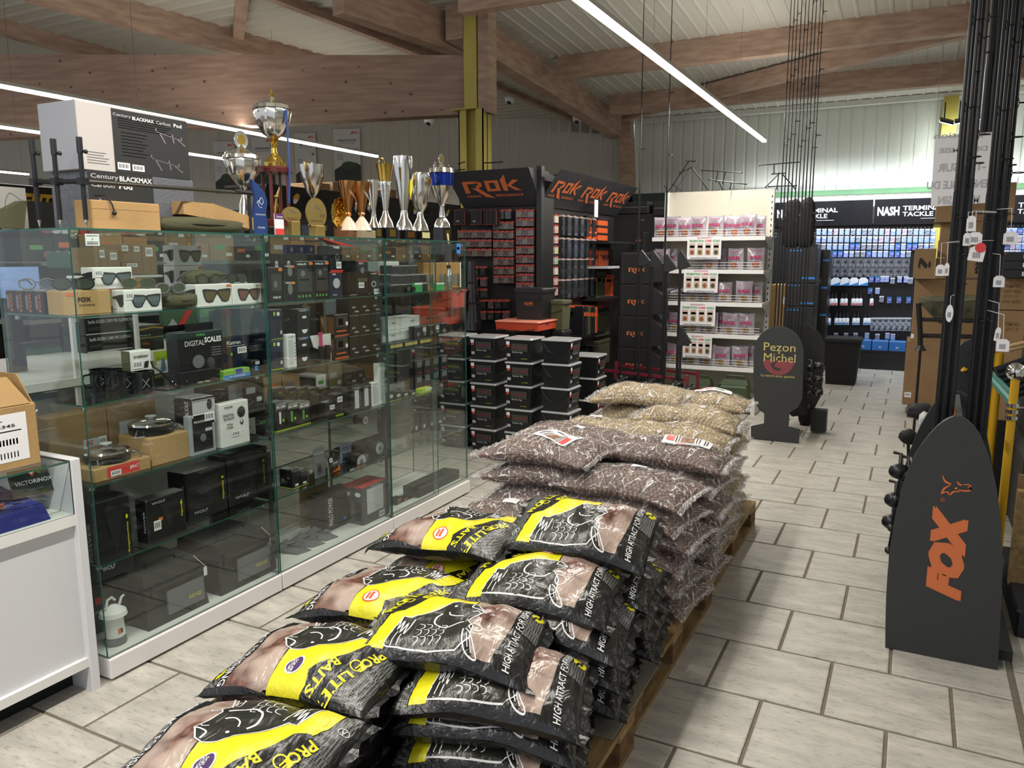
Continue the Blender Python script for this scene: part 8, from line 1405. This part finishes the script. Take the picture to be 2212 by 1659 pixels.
swing('white price tag left of the left bundle, front of a pair', 2031, 584, 525); swing('narrow white price tag beside it, right one of the pair', 2045, 582, 523, .014, .05); swing('oval white price tag on the left bundle', 2051, 677, 640, .022, .055, True, 3.66); swing('long cream tag at the top between the bundles', 2098, 483, 455, .026, .06); swing('grey-white tag under the long cream tag', 2089, 517, 458, .022, .05); swing('wide blank white tag between the bundles', 2106, 515, 456, .040, .048); swing('white barcode tag with a round red sticker between the bundles', 2110, 548, 520, .044, .058, False, 3.6, -.15, True); swing('white price tag right of the right bundle, upper', 2158, 608, 550, .032, .046, False, 3.75); swing('large pale tag at the right, highest of the right side', 2183, 514, 450, .040, .05, False, 3.7); swing('narrow tag on a long string, lower right', 2155, 722, 655, .016, .055, False, 3.7, -.1); swing('white price tag in front of the red ball', 2166, 746, 680, .036, .05, False, 3.65)
# yellow poles with balls, teal bar, dark goods at the right edge
PY = mat('pole_yellow', 'd8a81c', .4); TEAL = mat('teal_plastic', '3f7f78', .35); y = 4.35; p = at(2195, 803, y=y); t = thing('yellow_pole', 'yellow pole with a chrome ball top and chrome clamp at the right edge', 'pole', (p.x, y, 0)); part('ball_top', MB().ball(p, .043, 3), CHR, t, True); part('pole_tube', MB().lathe([(.019, .03), (.019, p.z - .035)], (p.x, y, 0), 18), PY, t, True); part('pole_foot', MB().lathe([(.05, 0), (.05, .012), (.02, .03)], (p.x, y, 0), 18), K, t, True)
zc_ = at(2190, 880, y=y).z
for dz in (.0, -.03, -.06): part('clamp_ring', MB().lathe([(.0195, 0), (.028, .002), (.028, .02), (.0195, .022)], (p.x, y, zc_ + dz), 18), CHR, t, True)
part('clamp_arm', MB().tube([(p.x + .02, y, zc_), (p.x + .09, y, zc_ + .002)], .006, 8), CHR, t, True)
for k, (px, tp) in enumerate(((2137, 757), (2159, 762))):
 q_ = at(px, tp, y=5.3); t = thing('yellow_pole', ('short yellow pole under the red ball', 'second short yellow pole beside the red-balled one')[k], 'pole', (q_.x, 5.3, 0)); part('pole_tube', MB().lathe([(.024, 0), (.024, q_.z)], (q_.x, 5.3, 0), 16), PY, t, True)
 if not k: part('ball_top', MB().ball(q_ + V((.01, 0, .03)), .045, 3), RED, t, True)
 else: part('pole_clamp', MB().box(q_.x - .03, q_.x + .1, 5.26, 5.3, q_.z - .11, q_.z - .08), CHR, t)
a, b = at(2138, 812, y=5.27), at(2192, 872, y=4.37); solo('teal_bar', MB().tube([a, b], .024, 10).tube([a + V((0, 0, .03)), b + V((0, 0, .03))], .012, 8), TEAL, 'teal green clear bar slanting between the yellow poles', 'bar', True)
DB = mat('dark_goods', '161617', .7, bump=.4, bscale=18)
for k, (x0, x1, y0, y1, z0, z1, l) in enumerate(((.62, 1.5, 5.0, 5.7, .55, 1.18, 'upper black bag heap at the right edge behind the yellow poles'), (.58, 1.5, 4.7, 5.6, .12, .6, 'lower black bag heap at the right edge behind the yellow poles'))):
 t = thing('black_bag_heap', l, 'bag', ((x0 + x1) / 2, (y0 + y1) / 2, z0)); part('bag_body', MB().cbox(x0, x1, y0, y1, z0, z1, .05), DB, t); part('grey_piping', MB().tube([(x0, y0 - .004, z1 - .12), (x1, y0 - .004, z1 - .2)], .005, 6).tube([(x0, y0 - .004, z0 + .1), (x1, y0 - .004, z0 + .04)], .005, 6), GREY, t)
for k in range(6): a = at(2150 + k * 4, 800 + k * 12, y=4.95); solo('rod_sleeve', MB().tube([a, a + V((.55, .1, .25))], .02, 8), KP, 'black rod sleeve slanting at the right edge, %s from the top' % ORF[k], 'sleeve', True)
for k in range(2): a = at(2180, 748 + k * 8, y=5.2); solo('wooden_stick', MB().tube([a, a + V((.5, 0, .16))], .012, 8), mat('pale_wood', 'b59a6a', .6), 'pale wooden stick at the right edge above the black goods, %s' % ('upper', 'lower')[k], 'stick', True)
x = at(2195, 1250, y=4.1).x; solo('wooden_post', MB().box(x - .03, x + .03, 4.08, 4.14, .1, .55), PW, 'rough wooden post at the right edge behind the big lettered board', 'post'); solo('black_platform', MB().cbox(.49, 1.4, 3.75, 4.6, 0, .12, .01), mat('platform_black', '1b1e24', .5), 'low black platform at the bottom right behind the board', 'platform'); solo('cardboard_sheet', MB().box(.50, .62, 4.2, 4.22, .13, .6), CARDD, 'brown card piece behind the big lettered board at the right', 'cardboard')
# hanging paper sheet (its print shows through mirrored)
q_ = [at(2020, 295, y=6.6), at(2145, 285, y=6.6), at(2134, 438, y=6.6), at(2010, 447, y=6.6)]; t = thing('hanging_sheet', 'white paper sheet with faint mirrored print hanging behind the foreground rods', 'sign', q_[3]); part('paper_sheet', MB().hexa(q_, [p + V((0, .002, 0)) for p in q_]), PAPER, t); FN = mat('faint_print', 'b9b8bf', .8)
c_ = (q_[0] + q_[1] + q_[2] + q_[3]) / 4; q = MB(); [q.text(s_, c_ + V((0, -.002, dz)), (-1, 0, 0), (0, 0, 1), w_, h_, .02, 0, True) for s_, dz, w_, h_ in (('-15% SUR', .02, .3, .06), ("L'ENSEMBLE DU", -.10, .42, .06), ('MAGASIN', -.21, .26, .06), ('Opération', .24, .38, .05), ('DE REMISE', .14, .3, .035))]; part('mirrored_print', q, FN, t)
for p in q_[:2]: part('string', MB().tube([p, (p.x, p.y, CZ(p.y))], .0015, 4), STEEL, t)
# flood lamps and wiring on the roof beam, small exit light
for k, (a, b) in enumerate((((2030, 263), (2060, 270)), ((2062, 268), (2085, 263)), ((2100, 272), (2122, 253)))):
 p0, p1 = at(*a, y=11.8), at(*b, y=11.8); t = thing('flood_lamp', 'black slim flood lamp with lit edge under the right roof beam, %s of three' % ORF[k], 'light', p0); part('lamp_housing', MB().hexa([p0, p1, p1 + V((0, .2, .06)), p0 + V((0, .2, .06))], [p + V((0, 0, .03)) for p in (p0, p1, p1 + V((0, .2, .06)), p0 + V((0, .2, .06)))]), K, t); part('lit_face', MB().hexa([p0 - V((0, .001, 0)), p1 - V((0, .001, 0)), p1 + V((0, .2, .058)), p0 + V((0, .2, .058))], [p - V((0, .001, .008)) for p in (p0, p1, p1 + V((0, .2, .06)), p0 + V((0, .2, .06)))]), mat('lit_panel', 'f2fffb', .4, emit=12), t); part('bracket', MB().tube([p0 + V((.05, .1, .05)), (p0.x + .05, 11.9, CZ(11.9) - .3)], .008, 6), K, t)
p = at(2125, 135, x=.56); t = thing('exit_light', 'small emergency exit light with a green glow on the right roof beam', 'light', p); part('lamp_box', MB().box(p.x - .05, .62, p.y, p.y + .05, p.z - .05, p.z + .06), WH, t); part('green_lamp', MB().box(p.x - .05, p.x - .01, p.y - .01, p.y, p.z - .02, p.z + .01), mat('green_glow', '5ae88a', .4, emit=3), t)
# ================================================================ behind the show-cases and up the left wall
XS = -6.3; zt = 2.38
t = thing('back_stand', 'long black stand with white and gold brand headers behind the trophies', 'shelving', (XS - .3, 7, 0)); part('stand_body', MB().box(XS - .5, XS, 6.4, 10.6, 0, 2.12).box(XS - .5, XS, 2.2, 6.4, 0, 1.85), mat('stand_dark', '1e1d1c', .7), t); part('header_board', MB().hexa([(XS + .12, 6.4, zt), (XS + .12, 10.6, zt), (XS, 10.6, 2.12), (XS, 6.4, 2.12)], [(XS + .09, 6.4, zt), (XS + .09, 10.6, zt), (XS - .03, 10.6, 2.12), (XS - .03, 6.4, 2.12)]), mat('header_dark', '232120', .5), t)
uyh = V((.12, 0, zt - 2.12)).normalized()
for i, (a, b) in enumerate(((632, 692), (792, 848), (893, 940), (966, 992))):
 y0, y1 = sv(px=a, x=XS + .1, z=2.3), sv(px=b, x=XS + .1, z=2.3); o = V((XS + .004, y0, 2.14)); w = y1 - y0; s_ = thing('brand_plate', 'white oval-logo brand plate with black lettering, %s from the left behind the trophies' % ORF[i], 'sign', o); part('plate', MB().prism([(0, 0), (w, 0), (w * .98, .22), (0, .22)], o, (0, 1, 0), uyh, V((0, 1, 0)).cross(uyh), .004), PAPER, s_); deco(s_, o + V((.005, 0, 0)), (0, 1, 0), uyh, w, .22, [('e', INK, .2, .55, .15, .38), ('e', mat('amber_print', 'c9a03c', .5), .2, .62, .11, .25, .0026), ('e', WP, .2, .45, .07, .14, .0032), ('t', INK, 'OLAR', .65, .6, .5, .45, .03), ('t', INK, 'TACKLE', .65, .18, .45, .18, .02)])
y0, y1 = sv(px=-30, x=XS + .1, z=2.3), sv(px=128, x=XS + .1, z=2.3); o = V((XS + .02, y0, sv(py=466, x=XS, y=(y0 + y1) / 2))); s_ = thing('brand_board', 'black board with gold ELITE lettering behind the bank sticks', 'sign', o); part('board', MB().prism([(0, -.05), (y1 - y0 + .1, -.05), (y1 - y0 + .1, .25), (0, .25)], o, (0, 1, 0), uyh, V((0, 1, 0)).cross(uyh), .01), mat('header_dark', '232120', .5), s_); deco(s_, o + V((.012, 0, 0)), (0, 1, 0), uyh, y1 - y0, .2, [('t', mat('gold_print', 'b8902c', .4), 'PROELITE', .5, .6, .95, .7, .04), ('t', GREY, 'BAITS', .6, .12, .2, .16)])
r = random.Random(31)
for i in range(5):
 y = 7.3 + i * .34; z0 = 2.385; rbox('shipping_carton', 'brown carton on top of the back stand behind the trophies, %s from the left' % ORF[i], 'carton', XS - .38, XS - .02, y, y + .29, z0, z0 + .09 + .03 * (i % 3), CARDD, [('r', BRN, .3, .3, .5, .6)])
part('stand_top', MB().box(XS - .5, XS + .09, 6.4, 10.6, 2.36, 2.383), KM, D.objects['back_stand'])
for i, (a, b, c_, d_, s_, w2) in enumerate(((461, 506, 302, 418, 'QUAD 23', 0), (543, 590, 292, 410, 'STEALTH BLOXX BIVVY', 1), (636, 681, 284, 402, 'TX', 0), (720, 777, 275, 392, 'STEALTH X-LITE', 1))):
 p0, p1, p3 = atw(a, c_ + 4, -.03), atw(b, c_, -.03), atw(a, d_, -.03); ux = V(((p1 - p0).x, (p1 - p0).y, 0)).normalized(); w = (V((p1.x, p1.y, 0)) - V((p0.x, p0.y, 0))).length; h = p0.z - p3.z; o = V((p0.x, p0.y, p3.z)); t = thing('wall_poster', 'white poster with red mark and dark photo on the left wall, %s from left' % ORF[i], 'poster', o); part('poster_sheet', MB().prism([(0, 0), (w, 0), (w, h), (0, h)], o, ux, (0, 0, 1), ux.cross(V((0, 0, 1))), .006), mat('poster_white', 'c9c9c8', .6), t)
 deco(t, o + ux.cross(V((0, 0, 1))) * .008, ux, (0, 0, 1), w, h, [('t', RED, 'JRC', .8, .92, .3, .05, .04), ('t', INK, s_, .5, .78, .7, .035, .02), ('t', GREY, 'FULL SHELTER SYSTEM', .5, .73, .6, .015), ('p', mat('photo_dark', '33352f', .6), [(0, 0), (1, 0), (1, .3), (.8, .36), (.6, .28), (.4, .34), (0, .22)]), ('r', GREY, .1, .5, .35, .51), ('r', GREY, .1, .46, .35, .47), ('r', GREY, .1, .42, .35, .43), ('e', mat('photo_green', '3c4a30', .6), .55, .3, .28, .08), ('e', GREY, .85, .6, .06, .03)])
# desk with a monitor and goods seen through the nearest case
t = thing('sales_desk', 'white sales desk seen through the nearest glass case', 'desk', (-4.4, 2.6, 0)); part('desk_top', MB().box(-4.9, -3.75, .9, 3.6, .96, 1.0), WH, t); part('desk_front', MB().box(-3.82, -3.8, .9, 3.6, 0, .96), mat('desk_grey', '9a9a98', .5), t)
x = -4.2; y0, y1 = sv(px=-40, x=x, z=1.5), sv(px=92, x=x, z=1.5); z0, z1 = sv(py=640, x=x, y=y1), sv(py=576, x=x, y=y1); t = thing('monitor', 'flat monitor with a pale blue screen behind the case at the left edge', 'monitor', (x, (y0 + y1) / 2, 1.0)); part('bezel', MB().box(x - .03, x, y0, y1, z0 - .02, z1 + .02), K, t); part('screen', MB().box(x, x + .002, y0 + .02, y1 - .02, z0, z1), mat('screen_blue', '7d93c4', .3, emit=.55), t); part('monitor_stand', MB().box(x - .05, x - .02, (y0 + y1) / 2 - .04, (y0 + y1) / 2 + .04, 1.0, z0), K, t)
def bk(name, label, cat, x, pl, pr, pt, pb, m, items=(), d=.2, group=None, zb=None):
 y0, y1 = sv(px=pl, x=x, z=1.3), sv(px=pr, x=x, z=1.3); z0, z1 = sv(py=pb, x=x, y=(y0 + y1) / 2), sv(py=pt, x=x, y=(y0 + y1) / 2); return rbox(name, label, cat, x - d, x, y0, y1, z0, z1 - .001, m, items, group=group)
for i, (a, b, c_, d_) in enumerate(((222, 243, 534, 590), (243, 271, 540, 592), (269, 296, 526, 566), (274, 318, 566, 592), (296, 318, 528, 566), (318, 348, 528, 592))): bk('shipping_carton', 'small brown carton with a white label behind the sunglasses, %s from the left' % ORF[i], 'carton', -3.55, a, b, c_, d_, CARDD, [('b', PAPER, .2, .6, .7, .9)], group='small brown cartons behind the case')
t = thing('carton_rack', 'thin white rack carrying the small cartons behind the nearest case', 'rack', (-3.65, 2.9, 1.0)); ya, yb, zr = sv(px=216, x=-3.55, z=1.3), sv(px=352, x=-3.55, z=1.3), sv(py=593, x=-3.55, y=2.9); part('rack_plate', MB().box(-3.78, -3.53, ya, yb, zr - .012, zr), WH, t)
for y in (ya, yb): part('rack_leg', MB().box(-3.78, -3.76, y - .01, y + .01, 1.0, zr - .012), WH, t)
bk('green_box', 'dark green box behind the glass left of the small cartons', 'box', -3.95, 162, 246, 543, 578, mat('box_green', '1f4a38', .5), [('r', LG, 0, .85, 1, 1)], zb=1.001)
GZ = mat('gazebo_box', '1d201c', .5)
for k in range(2): bk('long_black_box', 'long black shelter box with white lettering seen through the case, %s of two' % ('upper', 'lower')[k], 'box', -3.9, 182, 293, 684 + k * 37, 720 + k * 37, GZ, [('t', WP, 'Starlife GAZEBO CAMO PRO SLEEPING POD', .5, .78, .9, .2), ('r', WP, 0, .02, 1, .08), ('r', GREY, .05, .3, .25, .33), ('r', GREY, .05, .4, .3, .43)])
bk('krill_box', 'dark bait box with gold bands seen through the case', 'box', -3.85, 292, 350, 702, 757, mat('krill_card', '2c2a1e', .5), [('p', mat('gold_print', 'b8902c', .4), [(0, .8), (.6, .88), (1, .82), (1, .88), (.6, .95), (0, .87)]), ('p', mat('gold_print', 'b8902c', .4), [(0, .5), (1, .5), (1, .53), (0, .53)]), ('t', OR, 'KRILL', .3, .3, .3, .1), ('t', LG, 'PROELITE', .3, .62, .4, .06)]); bk('lime_card', 'lime and white leaflet on the desk behind the mugs', 'leaflet', -3.80, 330, 372, 757, 785, LIME, [('r', WP, 0, 0, 1, .3)], .02)
bk('leaflet_stand', 'green and red leaflets in a row behind the second shelf', 'leaflet', -3.9, 350, 450, 662, 700, mat('leaflet_green', '4a6a48', .5), [('p', RED, [(.3, 0), (.45, 0), (.7, 1), (.55, 1)]), ('p', LG, [(.1, 0), (.3, 0), (.2, .4)]), ('r', GRN, .7, .3, 1, 1)], .03)
y = sv(px=122, x=-3.3, z=.9); t = thing('clear_jar', 'clear rounded plastic jar with green base behind the near case corner', 'jar', (-3.42, y, .72)); part('jar_dome', MB().lathe([(.05, 0), (.062, .03), (.062, .12), (.04, .17), (.01, .19)], (-3.42, y, .80), 20), GP, t, True); part('jar_base', MB().lathe([(.055, 0), (.055, .08)], (-3.42, y, .72), 20), mat('jar_green', '6f9a84', .3), t, True)
rbox('low_shelf', 'pale low shelf with papers behind the near case corner', 'shelf', -3.7, -3.15, 1.2, 2.2, .0, .718, mat('shelf_pale', '9d9d97', .6))
# dark racks with goods behind the middle and far cases
t = thing('back_rack', 'dark shelving with small goods behind the middle and far glass cases', 'shelving', (-5.1, 5.2, 0)); part('rack_board', MB().box(-5.35, -5.3, 2.9, 7.6, 0, 1.98), mat('stand_dark', '1e1d1c', .7), t)
lv = (.35, .8, 1.22, 1.58)
for z in lv: part('rack_shelf', MB().box(-5.3, -4.85, 2.9, 7.6, z - .025, z), mat('shelf_grey', '6b6b67', .5), t)
KR = mat('kraft_print', 'a87b45', .7)
for li, z in enumerate(lv):
 y = 2.98; i = 0
 while y < 7.4:
  w = r.uniform(.12, .26); h = r.uniform(.12, .26 if li < 3 else .2); m = r.choice([KC, KC, GZ, CARDD, KR, NAVY, WB, mat('box_green', '1f4a38', .5)]) if li < 3 else r.choice([KR, KR, CARDD, KC])
  nm = {KC: 'black', GZ: 'dark olive', CARDD: 'dull brown', KR: 'kraft-brown', NAVY: 'navy', WB: 'white'}.get(m, 'dark green')
  rbox('stock_box', '%s stock box, %s from the left on the %s shelf behind the cases' % (nm, ORF[i], ('lowest', 'second', 'third', 'top')[li]), 'box', -5.15, -4.88, y, y + w - .01, z + .001, z + h, m, [('r', r.choice([LG, OR, GREY, GRN]), .15, .5, .6, .7), ('r', PAPER, .65, .2, .9, .35)]); y += w; i += 1
for i in range(12): y = 3.1 + i * .06; solo('reel_end', MB().lathe([(.024, 0), (.026, .01), (.026, .03), (.02, .035)], (-4.86, y, 1.62), 14, Matrix.Rotation(PI / 2, 3, 'Y')), [PINK, WP, WP, PK['lime'], RED][i % 5], '%s round tube end in the row under the case top, %s from the left' % (('pink', 'white', 'cream', 'lime', 'red')[i % 5], ORF[i]), 'tube', True, 'round tube ends')
